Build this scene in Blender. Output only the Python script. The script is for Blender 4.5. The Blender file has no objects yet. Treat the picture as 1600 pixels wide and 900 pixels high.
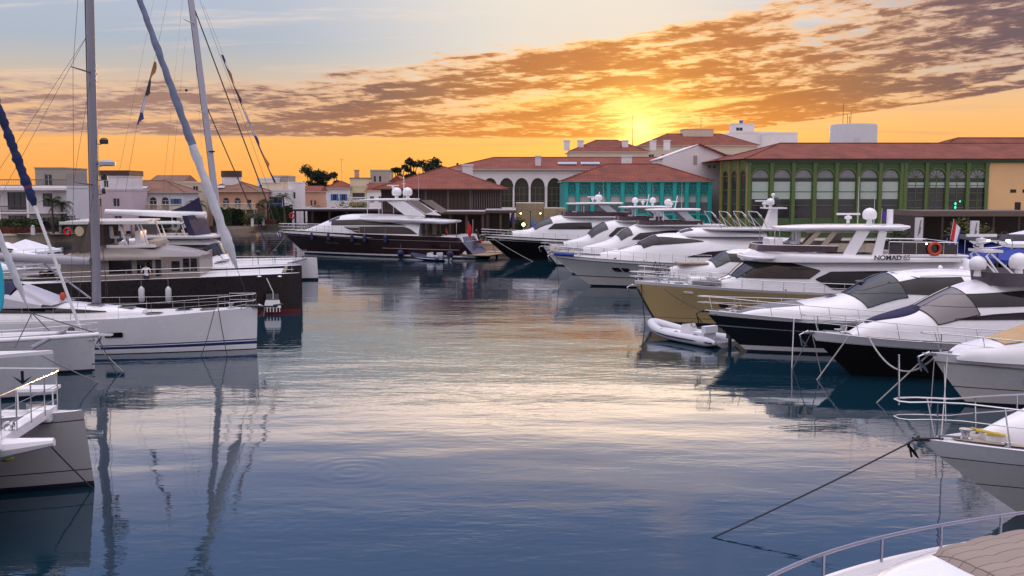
import bpy, math, random
from math import sin, cos, pi, radians as R
from mathutils import Vector, Matrix
random.seed(7)
SC = bpy.context.scene
COL = SC.collection
# ---------------------------------------------------------------- camera
CAMH = 8.0
PITCH = math.atan(150 / 1555.6)
cam = bpy.data.objects.new('camera', bpy.data.cameras.new('camera'))
COL.objects.link(cam)
cam.data.lens = 35.0; cam.data.sensor_width = 36.0
cam.data.clip_start = 0.1; cam.data.clip_end = 9000
cam.location = (0, 0, CAMH); cam.rotation_euler = (pi / 2 - PITCH, 0, 0)
SC.camera = cam

def _ray(px, py):
    dx, dv, f = px - 800, 450 - py, 1555.6
    return Vector((dx, f * cos(PITCH) + dv * sin(PITCH), -f * sin(PITCH) + dv * cos(PITCH)))
def G(px, py, z=0.0):
    """point of the level z seen at that place of the 1600 x 900 photograph"""
    d = _ray(px, py); t = (z - CAMH) / d.z
    return Vector((d.x * t, d.y * t, z))
def D(px, py, y):
    """point at the distance y seen at that place of the photograph"""
    d = _ray(px, py); t = y / d.y
    return Vector((d.x * t, y, CAMH + d.z * t))

# ---------------------------------------------------------------- sky, sun, exposure
SUN_AZ, SUN_EL = R(7.3), R(3.6)
SC.view_settings.view_transform = 'Standard'; SC.view_settings.look = 'None'
SC.view_settings.exposure = 0.0; SC.view_settings.gamma = 1.0
SC.view_settings.use_curve_mapping = False
SC.render.engine = 'CYCLES'
SC.cycles.use_denoising = True
SC.cycles.max_bounces = 6; SC.cycles.glossy_bounces = 3; SC.cycles.diffuse_bounces = 2
SC.cycles.transmission_bounces = 3; SC.cycles.transparent_max_bounces = 6
SC.cycles.caustics_reflective = False; SC.cycles.caustics_refractive = False
SC.cycles.sample_clamp_indirect = 6.0

class NT:
    """small helper to wire node trees"""
    def __init__(s, tree): s.t = tree; s.n = tree.nodes; s.l = tree.links
    def node(s, typ, **kw):
        n = s.n.new(typ)
        for k, v in kw.items():
            if k.startswith('_'): n.inputs[k[1:].replace('_', ' ')].default_value = v
            else: setattr(n, k, v)
        return n
    def put(s, inp, v):
        if isinstance(v, bpy.types.NodeSocket): s.l.new(v, inp)
        elif v is not None: inp.default_value = v
    def m(s, op, a, b=None, c=None, clamp=False):
        n = s.n.new('ShaderNodeMath'); n.operation = op; n.use_clamp = clamp
        s.put(n.inputs[0], a); s.put(n.inputs[1], b) if b is not None else None
        s.put(n.inputs[2], c) if c is not None else None
        return n.outputs[0]
    def ss(s, v, a, b, o0=0.0, o1=1.0):
        n = s.n.new('ShaderNodeMapRange'); n.interpolation_type = 'SMOOTHSTEP'; n.clamp = True
        s.put(n.inputs['Value'], v); s.put(n.inputs['From Min'], a); s.put(n.inputs['From Max'], b)
        s.put(n.inputs['To Min'], o0); s.put(n.inputs['To Max'], o1)
        return n.outputs['Result']
    def mix(s, f, a, b, blend='MIX'):
        n = s.n.new('ShaderNodeMix'); n.data_type = 'RGBA'; n.blend_type = blend
        s.put(n.inputs[0], f)
        for i, v in ((6, a), (7, b)):
            if isinstance(v, tuple) and len(v) == 3: v = (*v, 1)
            s.put(n.inputs[i], v)
        return n.outputs[2]
    def noise(s, vec, scale, detail=4, rough=.55, dist=0.0, lac=2.0):
        n = s.node('ShaderNodeTexNoise', _Scale=scale, _Detail=detail, _Roughness=rough, _Distortion=dist, _Lacunarity=lac)
        if vec is not None: s.l.new(vec, n.inputs['Vector'])
        return n.outputs['Fac']
    def ramp(s, v, stops, interp='LINEAR'):
        n = s.n.new('ShaderNodeValToRGB'); n.color_ramp.interpolation = interp
        e = n.color_ramp.elements
        e[0].position = stops[0][0]; e[0].color = (*stops[0][1], 1)
        e[1].position = stops[-1][0]; e[1].color = (*stops[-1][1], 1)
        for p, c in stops[1:-1]:
            x = e.new(p); x.color = (*c, 1)
        s.put(n.inputs[0], v)
        return n.outputs[0]

W = bpy.data.worlds.new('World'); SC.world = W; W.use_nodes = True
W.cycles.sampling_method = 'MANUAL'; W.cycles.sample_map_resolution = 512
w = NT(W.node_tree); w.n.clear()
tc = w.node('ShaderNodeTexCoord'); dirv = tc.outputs['Generated']
sp = w.node('ShaderNodeSeparateXYZ'); w.l.new(dirv, sp.inputs[0])
X, Y, Z = sp.outputs
az = w.m('MULTIPLY', w.m('ARCTAN2', X, Y), 57.2958)          # degrees, to the right of the view
el = w.m('MULTIPLY', w.m('ARCSINE', Z), 57.2958)
elp = w.m('MAXIMUM', el, 0.0)
# clear sky behind the clouds, by height above the horizon (x/40 deg)
base = w.ramp(w.m('DIVIDE', elp, 90.0), [
    (0.0, (.95, .36, .08)), (0.031, (.96, .47, .15)), (0.053, (.85, .52, .28)), (0.073, (.55, .50, .46)),
    (0.090, (.42, .48, .57)), (0.119, (.46, .52, .64)), (0.132, (2.1, 1.7, 1.6)), (0.146, (1.6, 1.4, 1.45)), (0.165, (.72, .74, 1.05)), (0.205, (.36, .48, .92)), (0.30, (.36, .48, .92)), (0.45, (.8, .80, 1.15)), (0.7, (1.8, 1.70, 1.95)), (1.0, (2.35, 2.22, 2.36))])
# the sunset colours live on the sun's side; the far side is plain dusk blue
sd = w.node('ShaderNodeVectorMath', operation='DOT_PRODUCT'); w.l.new(dirv, sd.inputs[0])
sd.inputs[1].default_value = (sin(SUN_AZ) * cos(SUN_EL), cos(SUN_AZ) * cos(SUN_EL), sin(SUN_EL))
ang = w.m('MULTIPLY', w.m('ARCCOSINE', w.m('MINIMUM', sd.outputs['Value'], 0.99999)), 57.2958)
far = w.ss(ang, 60, 130)
base = w.mix(far, base, w.ramp(w.m('DIVIDE', elp, 90.0), [(0, (.38, .34, .40)), (.2, (.66, .61, .71)), (.5, (1.35, 1.27, 1.44)), (1, (2.35, 2.22, 2.36))]))
# paler near the sun's column, as the photograph shows above the cloud bank
dcol = w.m('ABSOLUTE', w.m('SUBTRACT', az, 4.0))
pale = w.m('MULTIPLY', w.ss(dcol, 20, 2), w.ss(elp, 2.5, 7.0))
pale = w.m('MULTIPLY', pale, w.ss(elp, 20, 16))
base = w.mix(w.m('MULTIPLY', pale, .9), base, w.ramp(w.m('DIVIDE', elp, 20.0), [(0, (.80, .70, .55)), (.45, (.80, .74, .66)), (.54, (.85, .78, .68)), (.60, (4.2, 3.2, 2.4)), (.67, (2.8, 2.2, 1.8)), (.76, (1.0, .95, 1.15)), (1, (.5, .62, 1.05))]))
# glow round the sun
g1 = w.m('EXPONENT', w.m('MULTIPLY', ang, -1 / .85)); g2 = w.m('EXPONENT', w.m('MULTIPLY', ang, -1 / 3.2))
g3 = w.m('EXPONENT', w.m('MULTIPLY', ang, -1 / 14.0))
lowband = w.ss(elp, 8.5, 2.0)
base = w.mix(w.m('MULTIPLY', g3, w.m('MULTIPLY', lowband, .65)), base, (1.2, .58, .07))
base = w.mix(w.m('MULTIPLY', g2, 0.4), base, (1.5, .85, .14))
# clouds: a flat layer seen in perspective, so it draws together towards the horizon
def cloudvec(off, k=1.0):
    zz = w.m('ADD', w.m('MAXIMUM', Z, 0.0), 0.055)
    cx = w.m('DIVIDE', X, zz); cy = w.m('DIVIDE', Y, zz)
    c = w.node('ShaderNodeCombineXYZ')
    cx2 = w.m('ADD', w.m('MULTIPLY', cx, cos(off[2])), w.m('MULTIPLY', cy, sin(off[2])))
    cy2 = w.m('SUBTRACT', w.m('MULTIPLY', cy, cos(off[2])), w.m('MULTIPLY', cx, sin(off[2])))
    w.put(c.inputs[0], w.m('ADD', w.m('MULTIPLY', cx2, k), off[0])); w.put(c.inputs[1], w.m('ADD', cy2, off[1]))
    return c.outputs[0]
v1 = cloudvec((3.1, 1.7, R(-14)), 1.0)
v1b = cloudvec((3.1, 1.62, R(-14)), 1.0)
big = w.noise(v1, 0.55, 3, .5)
fine = w.noise(v1, 2.6, 7, .66, .4)
mot = w.noise(cloudvec((7.3, 2.9, R(-14)), 1.5), 7.5, 5, .60, .25)
mid_n = w.noise(v1, 4.6, 5, .6, .4)
fine = w.m('ADD', w.m('MULTIPLY', fine, .45), w.m('ADD', w.m('MULTIPLY', mid_n, .27), w.m('MULTIPLY', mot, .28)))
sv = w.node('ShaderNodeCombineXYZ'); w.put(sv.inputs[0], w.m('MULTIPLY', az, .075)); w.put(sv.inputs[1], w.m('MULTIPLY', w.m('SUBTRACT', el, w.m('MULTIPLY', az, .13)), .95))
streaks = w.noise(sv.outputs[0], 1.15, 8, .66, .5)
# bank of cloud: level underside, upper edge rising to the right
top_e = w.m('ADD', 6.0, w.m('MULTIPLY', w.m('MAXIMUM', w.m('ADD', az, 12.0), 0.0), 0.155))
wob = w.m('MULTIPLY', w.m('SUBTRACT', big, .5), 3.2)
edge_top = w.ss(w.m('SUBTRACT', w.m('ADD', elp, wob), top_e), 0.9, -0.9)
low_e = w.m('ADD', 3.0, w.m('MULTIPLY', w.m('MAXIMUM', w.m('SUBTRACT', az, 10.0), 0.0), 0.13))
edge_low = w.ss(w.m('SUBTRACT', w.m('ADD', elp, w.m('MULTIPLY', wob, .10)), low_e), -0.08, 0.12)
bank = w.m('MULTIPLY', edge_top, edge_low)
# left third: thinner streaks
leftthin = w.ss(az, -32, -8, .68, 1.0)
bank = w.m('MULTIPLY', bank, leftthin)
dens_in = w.m('ADD', w.m('MULTIPLY', bank, .34), w.m('ADD', w.m('MULTIPLY', fine, 1.55), w.m('MULTIPLY', streaks, .95)))
dens_in = w.m('SUBTRACT', dens_in, 1.44)
cloud = w.ss(dens_in, -.09, .17)
thick = w.ss(dens_in, .03, .24)
cloud = w.m('MULTIPLY', cloud, w.ss(elp, 2.6, 3.2))
cloud = w.m('MULTIPLY', cloud, w.ss(bank, 0.0, .25))
# thin wisps of the lower right sky under the bank and loose high streaks
wisp = w.noise(cloudvec((9, 2, R(-8)), .30), 2.2, 6, .62, .5)
wis = w.m('MULTIPLY', w.ss(wisp, .50, .68), w.ss(elp, 1.6, 3.0))
wis = w.m('MULTIPLY', wis, w.ss(elp, 40, 14, .25, .55))
wispcol = w.ramp(w.m('DIVIDE', elp, 20.0), [(0, (.75, .34, .12)), (.18, (.72, .38, .22)), (.3, (.90, .62, .42)), (.5, (.88, .74, .66)), (1, (.92, .70, .66))])
wispcol = w.mix(far, wispcol, (.62, .62, .92))
skyc = w.mix(wis, base, wispcol)
# higher sky, out of the frame but mirrored in the water: pink and cream patches
hi = w.noise(cloudvec((1.2, 5.0, 0.3), .8), 1.05, 5, .55, .6)
him = w.m('MULTIPLY', w.ss(hi, .50, .66), w.m('MULTIPLY', w.ss(elp, 11, 13), w.ss(elp, 60, 20, .2, .6)))
him = w.m('MULTIPLY', him, w.m('SUBTRACT', 1.0, far))
him = w.m('MULTIPLY', him, w.ss(az, -16, 14, .15, 1.0))
skyc = w.mix(him, skyc, (1.7, 1.25, 1.15))
# cloud body colour: glowing orange close to the sun, mauve to slate away from it and higher up
cd = w.ramp(w.m('DIVIDE', ang, 30.0), [(0, (.80, .28, .02)), (.13, (.56, .165, .02)), (.28, (.43, .13, .03)), (.42, (.27, .115, .07)), (.56, (.150, .075, .088)), (.8, (.098, .064, .100)), (1, (.085, .060, .100))])
left = w.ss(az, -6, -22)
cd = w.mix(w.m('MULTIPLY', left, .75), cd, (.44, .24, .18))
cl = w.ramp(w.m('DIVIDE', ang, 30.0), [(0, (1.1, .55, .06)), (.2, (.74, .29, .06)), (.5, (.52, .25, .14)), (.8, (.30, .18, .18)), (1, (.26, .17, .19))])
cd = w.mix(thick, cl, cd)
under = w.m('MULTIPLY', w.ss(w.m('SUBTRACT', elp, w.m('MULTIPLY', w.m('ABSOLUTE', az), .01)), 5.4, 3.4), w.ss(ang, 24, 6))
cd = w.mix(w.m('MULTIPLY', under, .6), cd, (.78, .26, .05))
skyc = w.mix(w.m('MULTIPLY', cloud, .94), skyc, cd)
rim = w.m('MULTIPLY', w.m('MULTIPLY', cloud, w.m('SUBTRACT', 1.0, cloud)), 2.6)
rimcol = w.ramp(w.m('DIVIDE', ang, 30.0), [(0, (1.9, 1.3, .35)), (.2, (1.5, .85, .25)), (.5, (1.0, .60, .32)), (1, (.72, .50, .42))])
skyc = w.mix(w.m('MULTIPLY', rim, .55), skyc, rimcol)
skyc = w.mix(w.m('MULTIPLY', g1, .95), skyc, (2.6, 1.9, .55))
# a bright veil where the sun burns through under the bank
belt = w.m('MULTIPLY', w.m('MULTIPLY', w.ss(elp, 4.2, 4.7), w.ss(elp, 5.7, 5.1)), w.ss(w.m('ABSOLUTE', w.m('SUBTRACT', az, 7.5)), 12, 1))
belt = w.m('MULTIPLY', belt, w.ss(streaks, .58, .44))
skyc = w.mix(w.m('MULTIPLY', belt, .6), skyc, (1.5, .85, .22))
# physical sky added for the light from overhead
nish = w.node('ShaderNodeTexSky', sky_type='NISHITA', sun_disc=False, sun_elevation=SUN_EL, sun_rotation=SUN_AZ)
add = w.mix(1.0, skyc, w.mix(.004, (0, 0, 0), nish.outputs[0]), 'ADD')
bg = w.node('ShaderNodeBackground', _Strength=1.0); w.l.new(add, bg.inputs[0])
SKYGAIN = bg
wo = w.node('ShaderNodeOutputWorld'); w.l.new(bg.outputs[0], wo.inputs[0])

sun = bpy.data.objects.new('sun', bpy.data.lights.new('sun', 'SUN')); COL.objects.link(sun)
sun.data.energy = 1.6; sun.data.color = (1.0, .55, .22); sun.data.angle = R(2.5)
sun.rotation_euler = Vector((-sin(SUN_AZ) * cos(SUN_EL), -cos(SUN_AZ) * cos(SUN_EL), -sin(SUN_EL))).to_track_quat('-Z', 'Y').to_euler()

# ---------------------------------------------------------------- materials
MATS = {}
def M(name, col, rough=.5, metal=0., coat=0., var=0., scale=3., bump=0., bscale=40., spec=.5, streak=0., emit=None, alpha=None, trans=0.):
    if name in MATS: return MATS[name]
    m = bpy.data.materials.new(name); m.use_nodes = True; MATS[name] = m
    t = NT(m.node_tree); p = t.n['Principled BSDF']
    p.inputs['Base Color'].default_value = (*col, 1); p.inputs['Roughness'].default_value = rough
    p.inputs['Metallic'].default_value = metal; p.inputs['Coat Weight'].default_value = coat
    p.inputs['Coat Roughness'].default_value = .08; p.inputs['Specular IOR Level'].default_value = spec
    tcn = t.node('ShaderNodeTexCoord')
    src = None
    if var:
        f = t.noise(tcn.outputs['Object'], scale, 6, .62)
        c = t.ramp(f, [(.28, tuple(x * (1 - var) for x in col)), (.72, tuple(min(1, x * (1 + var)) for x in col))]); src = c
        t.l.new(c, p.inputs['Base Color'])
        t.l.new(t.ss(f, .3, .7, max(0, rough - .08), min(1, rough + .12)), p.inputs['Roughness'])
    if streak:
        mp = t.node('ShaderNodeMapping'); mp.inputs['Scale'].default_value = (5, 5, .35); t.l.new(tcn.outputs['Object'], mp.inputs[0])
        f = t.noise(mp.outputs[0], 1.0, 5, .7)
        c = t.mix(t.ss(f, .55, .8, 0, streak), src if src else col, tuple(x * .62 for x in col)); t.l.new(c, p.inputs['Base Color'])
    if bump:
        b = t.node('ShaderNodeBump', _Strength=bump, _Distance=.02); t.l.new(t.noise(tcn.outputs['Object'], bscale, 4), b.inputs['Height'])
        t.l.new(b.outputs[0], p.inputs['Normal'])
    if emit:
        p.inputs['Emission Color'].default_value = (*emit[0], 1); p.inputs['Emission Strength'].default_value = emit[1]
    if trans: p.inputs['Transmission Weight'].default_value = trans
    if alpha is not None: p.inputs['Alpha'].default_value = alpha
    return m

def tile_mat(name, col, ax=0):
    """clay roof tiles: rows of rounded tiles, weathered"""
    m = bpy.data.materials.new(name); m.use_nodes = True; MATS[name] = m
    t = NT(m.node_tree); p = t.n['Principled BSDF']; p.inputs['Roughness'].default_value = .85
    tcn = t.node('ShaderNodeTexCoord')
    n1 = t.noise(tcn.outputs['Object'], .45, 5, .6); n2 = t.noise(tcn.outputs['Object'], 5, 3, .7)
    wv = t.node('ShaderNodeTexWave', _Scale=.62, _Distortion=.4); wv.bands_direction = 'X'; t.l.new(tcn.outputs['Object'], wv.inputs[0])
    wz = t.node('ShaderNodeTexWave', _Scale=1.25, _Distortion=.6); wz.bands_direction = 'Z'; t.l.new(tcn.outputs['Object'], wz.inputs[0])
    c = t.ramp(n1, [(.3, tuple(x * .62 for x in col)), (.7, tuple(x * 1.4 for x in col))])
    c = t.mix(t.ss(n2, .45, .75, 0, .55), c, tuple(x * .55 + .02 for x in col))
    c = t.mix(t.m('MULTIPLY', t.m('MAXIMUM', wv.outputs['Fac'], wz.outputs['Fac']), .38), c, tuple(x * .5 for x in col))
    t.l.new(c, p.inputs['Base Color'])
    b = t.node('ShaderNodeBump', _Strength=.7, _Distance=.06); t.l.new(t.m('ADD', wv.outputs['Fac'], wz.outputs['Fac']), b.inputs['Height']); t.l.new(b.outputs[0], p.inputs['Normal'])
    return m

def stone_mat(name, col, sx=2.2):
    m = bpy.data.materials.new(name); m.use_nodes = True; MATS[name] = m
    t = NT(m.node_tree); p = t.n['Principled BSDF']; p.inputs['Roughness'].default_value = .9
    tcn = t.node('ShaderNodeTexCoord')
    s = t.node('ShaderNodeSeparateXYZ'); t.l.new(tcn.outputs['Object'], s.inputs[0])
    c_ = t.node('ShaderNodeCombineXYZ'); t.put(c_.inputs[0], t.m('ADD', s.outputs[0], s.outputs[1])); t.put(c_.inputs[1], s.outputs[2])
    br = t.node('ShaderNodeTexBrick', _Scale=sx); t.l.new(c_.outputs[0], br.inputs[0])
    br.inputs['Color1'].default_value = (*col, 1); br.inputs['Color2'].default_value = (*[x * .84 for x in col], 1)
    br.inputs['Mortar'].default_value = (*[x * .62 for x in col], 1); br.inputs['Mortar Size'].default_value = .008
    n1 = t.noise(tcn.outputs['Object'], 1.3, 6, .65)
    c = t.mix(t.ss(n1, .42, .75, 0, .35), br.outputs[0], tuple(x * .55 for x in col)); t.l.new(c, p.inputs['Base Color'])
    b = t.node('ShaderNodeBump', _Strength=.5, _Distance=.05); t.l.new(n1, b.inputs['Height']); t.l.new(b.outputs[0], p.inputs['Normal'])
    return m

gel = M('gelcoat_white', (.84, .82, .83), .22, coat=.4, var=.04, scale=.8, streak=.10)
gel2 = M('gelcoat_ivory', (.72, .69, .66), .26, coat=.3, var=.05, scale=.8, streak=.12)
gelg = M('gelcoat_grey', (.40, .41, .44), .28, coat=.3, var=.06, scale=.8, streak=.12)
nonskid = M('nonskid_deck', (.62, .60, .59), .75, var=.10, scale=2.5, bump=.2, bscale=120)
teak = M('teak', (.36, .24, .15), .65, var=.25, scale=4)
navy = M('navy_hull', (.008, .010, .018), .16, spec=.3, coat=.15, var=.1)
black = M('black_hull', (.004, .0035, .004), .16, spec=.25, coat=.10, var=.1)
brown = M('brown_hull', (.026, .011, .011), .15, spec=.35, coat=.25, var=.1)
greyh = M('graphite_hull', (.026, .019, .019), .30, spec=.35, coat=.1, var=.12, streak=.2)
gold = M('gold_hull', (.58, .42, .19), .30, metal=.10, coat=.5, var=.06, scale=.6, streak=.15)
boot = M('boot_stripe', (.012, .014, .03), .3)
blue = M('blue_stripe', (.015, .025, .14), .3)
redm = M('red_antifouling', (.20, .02, .02), .6, var=.2)
antif = M('dark_antifouling', (.02, .022, .03), .7, var=.3)
glass = M('tinted_glass', (.014, .011, .013), .06, spec=.36, var=.75, scale=.55)
glassb = M('bronze_glass', (.045, .029, .022), .07, spec=.38, var=.6, scale=.5)
wglass = M('windshield_glass', (.022, .023, .032), .06, spec=.7)
steel = M('stainless_steel', (.62, .61, .62), .18, metal=1.)
alu = M('anodised_aluminium', (.27, .27, .32), .34, metal=.45, var=.05, scale=.7)
wpaint = M('white_paint', (.74, .73, .75), .35, var=.05)
blackp = M('black_plastic', (.02, .02, .022), .4, var=.1)
rubber = M('black_rubber', (.018, .018, .018), .8)
taupe = M('taupe_paint', (.23, .19, .165), .40, coat=.15, var=.10, streak=.15)
taupef = M('taupe_canvas', (.115, .090, .078), .9, var=.18, scale=2, bump=.4, bscale=20)
beigef = M('beige_cushion', (.42, .34, .27), .85, var=.08, bump=.3, bscale=30)
greyf = M('grey_cushion', (.20, .19, .21), .85, var=.10, bump=.3, bscale=30)
purplef = M('navy_canvas', (.022, .018, .060), .85, var=.2, bump=.4, bscale=18)
bluef = M('blue_canvas', (.020, .045, .28), .85, var=.2, bump=.4, bscale=18)
whitef = M('white_canvas', (.72, .72, .76), .9, var=.06, bump=.3, bscale=15)
maroon = M('maroon_screen', (.055, .022, .032), .2, coat=.3, var=.1)
smoke = M('smoked_screen', (.03, .024, .03), .12, coat=.4)
rope = M('mooring_rope', (.40, .37, .35), .9, var=.3, scale=30, bump=.5, bscale=90)
roped = M('dark_rope', (.035, .035, .045), .9, var=.3, scale=30, bump=.5, bscale=90)
rigm = M('rigging_wire', (.10, .09, .10), .4, metal=.7)
fend = M('fender_navy', (.015, .022, .075), .6, var=.1)
fenw = M('fender_white', (.66, .65, .66), .5, var=.08)
red = M('red_cloth', (.60, .02, .03), .8, var=.1)
orange = M('orange_plastic', (.50, .065, .02), .5, var=.1)
yellow = M('yellow_plastic', (.62, .44, .04), .5, var=.1)
tile = tile_mat('roof_tiles', (.235, .058, .030))
tileb = tile_mat('brown_roof_tiles', (.24, .12, .075))
stone = stone_mat('quay_stone', (.60, .48, .35), 1.1)
stoneb = stone_mat('grey_block', (.26, .25, .25), 1.4)
paving = M('paving', (.44, .39, .34), .9, var=.2, scale=.5, bump=.2)

def render_wall(name, col): return M(name, col, .9, var=.07, scale=.35, streak=.16, bump=.15, bscale=12)
w_white = render_wall('render_white', (.78, .74, .74)); w_pink = render_wall('render_pink', (.66, .52, .55))
w_beige = render_wall('render_beige', (.64, .54, .42)); w_peach = render_wall('render_peach', (.60, .34, .22))
w_cream = render_wall('render_cream', (.72, .46, .23)); w_grey = render_wall('render_grey', (.36, .32, .28))
w_blue = M('blue_paint', (.03, .16, .50), .5, var=.1)
teal = M('teal_paint', (.010, .35, .33), .5, var=.14, streak=.25)
teald = M('dark_teal_panel', (.008, .22, .22), .55, var=.14)  # darker teal for the wall body behind the lattice panels
green = M('green_paint', (.050, .105, .030), .5, var=.14, streak=.2)
greenl = M('olive_paint', (.090, .140, .040), .5, var=.12, streak=.2)
brownw = M('brown_timber', (.085, .050, .040), .75, var=.25, streak=.35)
brownd = M('dark_timber', (.040, .026, .024), .75, var=.25)
hglass = M('house_glass', (.035, .035, .045), .08, spec=.8)
blind = M('pale_blind', (.40, .48, .43), .8, var=.06, streak=.2)
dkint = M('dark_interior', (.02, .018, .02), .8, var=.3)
leafg = M('leaf_green', (.035, .060, .016), .75, var=.5, scale=1.2)
leafd = M('leaf_dark', (.016, .026, .012), .8, var=.5, scale=1.2)
leafy = M('leaf_olive', (.085, .085, .020), .75, var=.4, scale=1.2)
palmg = M('palm_leaf', (.050, .075, .022), .7, var=.4)
bark = M('bark', (.10, .065, .045), .9, var=.3, bump=.6, bscale=12)
lampon = M('lamp_glow', (1, .8, .4), .5, emit=((1.0, .70, .30), 14))
lampw = M('flood_light', (1, 1, .85), .5, emit=((1.0, .98, .75), 12))
neon = M('green_neon', (.1, .8, .5), .5, emit=((.05, .9, .45), 2.2))
skin = M('skin', (.38, .20, .14), .55, var=.05)
hairm = M('dark_hair', (.02, .014, .012), .7)
shirt = M('white_shirt', (.74, .74, .80), .85, var=.05)
trouser = M('dark_trousers', (.02, .022, .035), .85)
redshirt = M('red_shirt', (.55, .04, .03), .85, var=.1)

# ---------------------------------------------------------------- mesh helpers
class MB:
    def __init__(s): s.v = []; s.f = []; s.mi = []; s.T = Matrix()
    def add(s, vs, fs, mi=0):
        o = len(s.v); s.v += [tuple(s.T @ Vector(p)) for p in vs]
        s.f += [tuple(o + i for i in f) for f in fs]; s.mi += [mi] * len(fs) if isinstance(mi, int) else list(mi)
        return s
    def box(s, a, b, mi=0):
        (x0, y0, z0), (x1, y1, z1) = a, b
        vs = [(x0, y0, z0), (x1, y0, z0), (x1, y1, z0), (x0, y1, z0), (x0, y0, z1), (x1, y0, z1), (x1, y1, z1), (x0, y1, z1)]
        return s.add(vs, [(0, 3, 2, 1), (4, 5, 6, 7), (0, 1, 5, 4), (1, 2, 6, 5), (2, 3, 7, 6), (3, 0, 4, 7)], mi)
    def tube(s, pts, r, n=6, mi=0, cap=True):
        pts = [Vector(p) for p in pts]; k = len(pts)
        rr = r if isinstance(r, (list, tuple)) else [r] * k
        vs = []; up = None
        for i, p in enumerate(pts):
            d = (pts[min(i + 1, k - 1)] - pts[max(i - 1, 0)])
            if d.length < 1e-9: d = Vector((0, 0, 1))
            d.normalize()
            if up is None:
                up = Vector((0, 0, 1)) if abs(d.z) < .95 else Vector((0, 1, 0))
            a = d.cross(up)
            if a.length < 1e-4: a = d.cross(Vector((1, 0, 0)))
            a.normalize(); b = a.cross(d); up = b.copy()
            for j in range(n):
                t = 2 * pi * j / n; vs.append(p + (a * cos(t) + b * sin(t)) * rr[i])
        fs = [(i * n + j, i * n + (j + 1) % n, (i + 1) * n + (j + 1) % n, (i + 1) * n + j) for i in range(k - 1) for j in range(n)]
        if cap: fs += [tuple(range(n))[::-1], tuple((k - 1) * n + j for j in range(n))]
        return s.add(vs, fs, mi)
    def lathe(s, prof, c=(0, 0, 0), n=14, mi=0, sx=1, sy=1):
        vs = [(c[0] + r * cos(2 * pi * j / n) * sx, c[1] + r * sin(2 * pi * j / n) * sy, c[2] + z) for r, z in prof for j in range(n)]
        k = len(prof)
        fs = [(i * n + j, i * n + (j + 1) % n, (i + 1) * n + (j + 1) % n, (i + 1) * n + j) for i in range(k - 1) for j in range(n)]
        fs += [tuple(range(n))[::-1], tuple((k - 1) * n + j for j in range(n))]
        return s.add(vs, fs, mi)
    def ball(s, c, r, n=12, mi=0, sc=(1, 1, 1)):
        m = n // 2; pr = [(max(.001, sin(pi * i / m)), -cos(pi * i / m)) for i in range(m + 1)]
        vs = [(c[0] + a * cos(2 * pi * j / n) * r * sc[0], c[1] + a * sin(2 * pi * j / n) * r * sc[1], c[2] + z * r * sc[2]) for a, z in pr for j in range(n)]
        fs = [(i * n + j, i * n + (j + 1) % n, (i + 1) * n + (j + 1) % n, (i + 1) * n + j) for i in range(m) for j in range(n)]
        return s.add(vs, fs, mi)
    def prism(s, poly, vec, mi=0):
        """closed polygon (3D points) pushed along vec"""
        vec = Vector(vec); n = len(poly); a = [Vector(p) for p in poly]; b = [p + vec for p in a]
        fs = [tuple(range(n)), tuple(n + i for i in range(n))[::-1]] + [(i, n + i, n + (i + 1) % n, (i + 1) % n) for i in range(n)]
        return s.add(a + b, fs, mi)
    def grid(s, rows, mi=0, closed=False):
        n = len(rows[0]); vs = [p for r in rows for p in r]; fs = []; mm = []
        for i in range(len(rows) - 1):
            for j in range(n if closed else n - 1):
                fs.append((i * n + j, i * n + (j + 1) % n, (i + 1) * n + (j + 1) % n, (i + 1) * n + j))
                mm.append(mi if isinstance(mi, int) else mi(i, j))
        return s.add(vs, fs, mm)
    def build(s, name, mats, parent=None, smooth=True, ang=32):
        me = bpy.data.meshes.new(name); me.from_pydata(s.v, [], s.f)
        for m in (mats if isinstance(mats, (list, tuple)) else [mats]): me.materials.append(m)
        me.polygons.foreach_set('material_index', s.mi)
        if smooth:
            me.polygons.foreach_set('use_smooth', [True] * len(s.f)); me.set_sharp_from_angle(angle=R(ang))
        me.validate(); me.update()
        o = bpy.data.objects.new(name, me); COL.objects.link(o)
        if parent: o.parent = parent
        return o
def empty(name, loc=(0, 0, 0), rz=0., label=None, cat=None, group=None):
    o = bpy.data.objects.new(name, None); COL.objects.link(o); o.location = loc; o.rotation_euler = (0, 0, rz)
    o.empty_display_size = .3
    return tag(o, label, cat, group)
def tag(o, label=None, cat=None, group=None, kind=None):
    if label: o['label'] = label
    if cat: o['category'] = cat
    if group: o['group'] = group
    if kind: o['kind'] = kind
    return o
def copytree(o, parent=None):
    c = o.copy(); COL.objects.link(c)
    if parent: c.parent = parent
    for ch in list(o.children): copytree(ch, c)
    return c
def lerp(a, b, t): return a + (b - a) * t
def interp(pts, x):
    """smooth curve through (x, value) points"""
    if x <= pts[0][0]: return pts[0][1]
    if x >= pts[-1][0]: return pts[-1][1]
    for (a, va), (b, vb) in zip(pts, pts[1:]):
        if x <= b:
            t = (x - a) / (b - a); return va + (vb - va) * t
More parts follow.
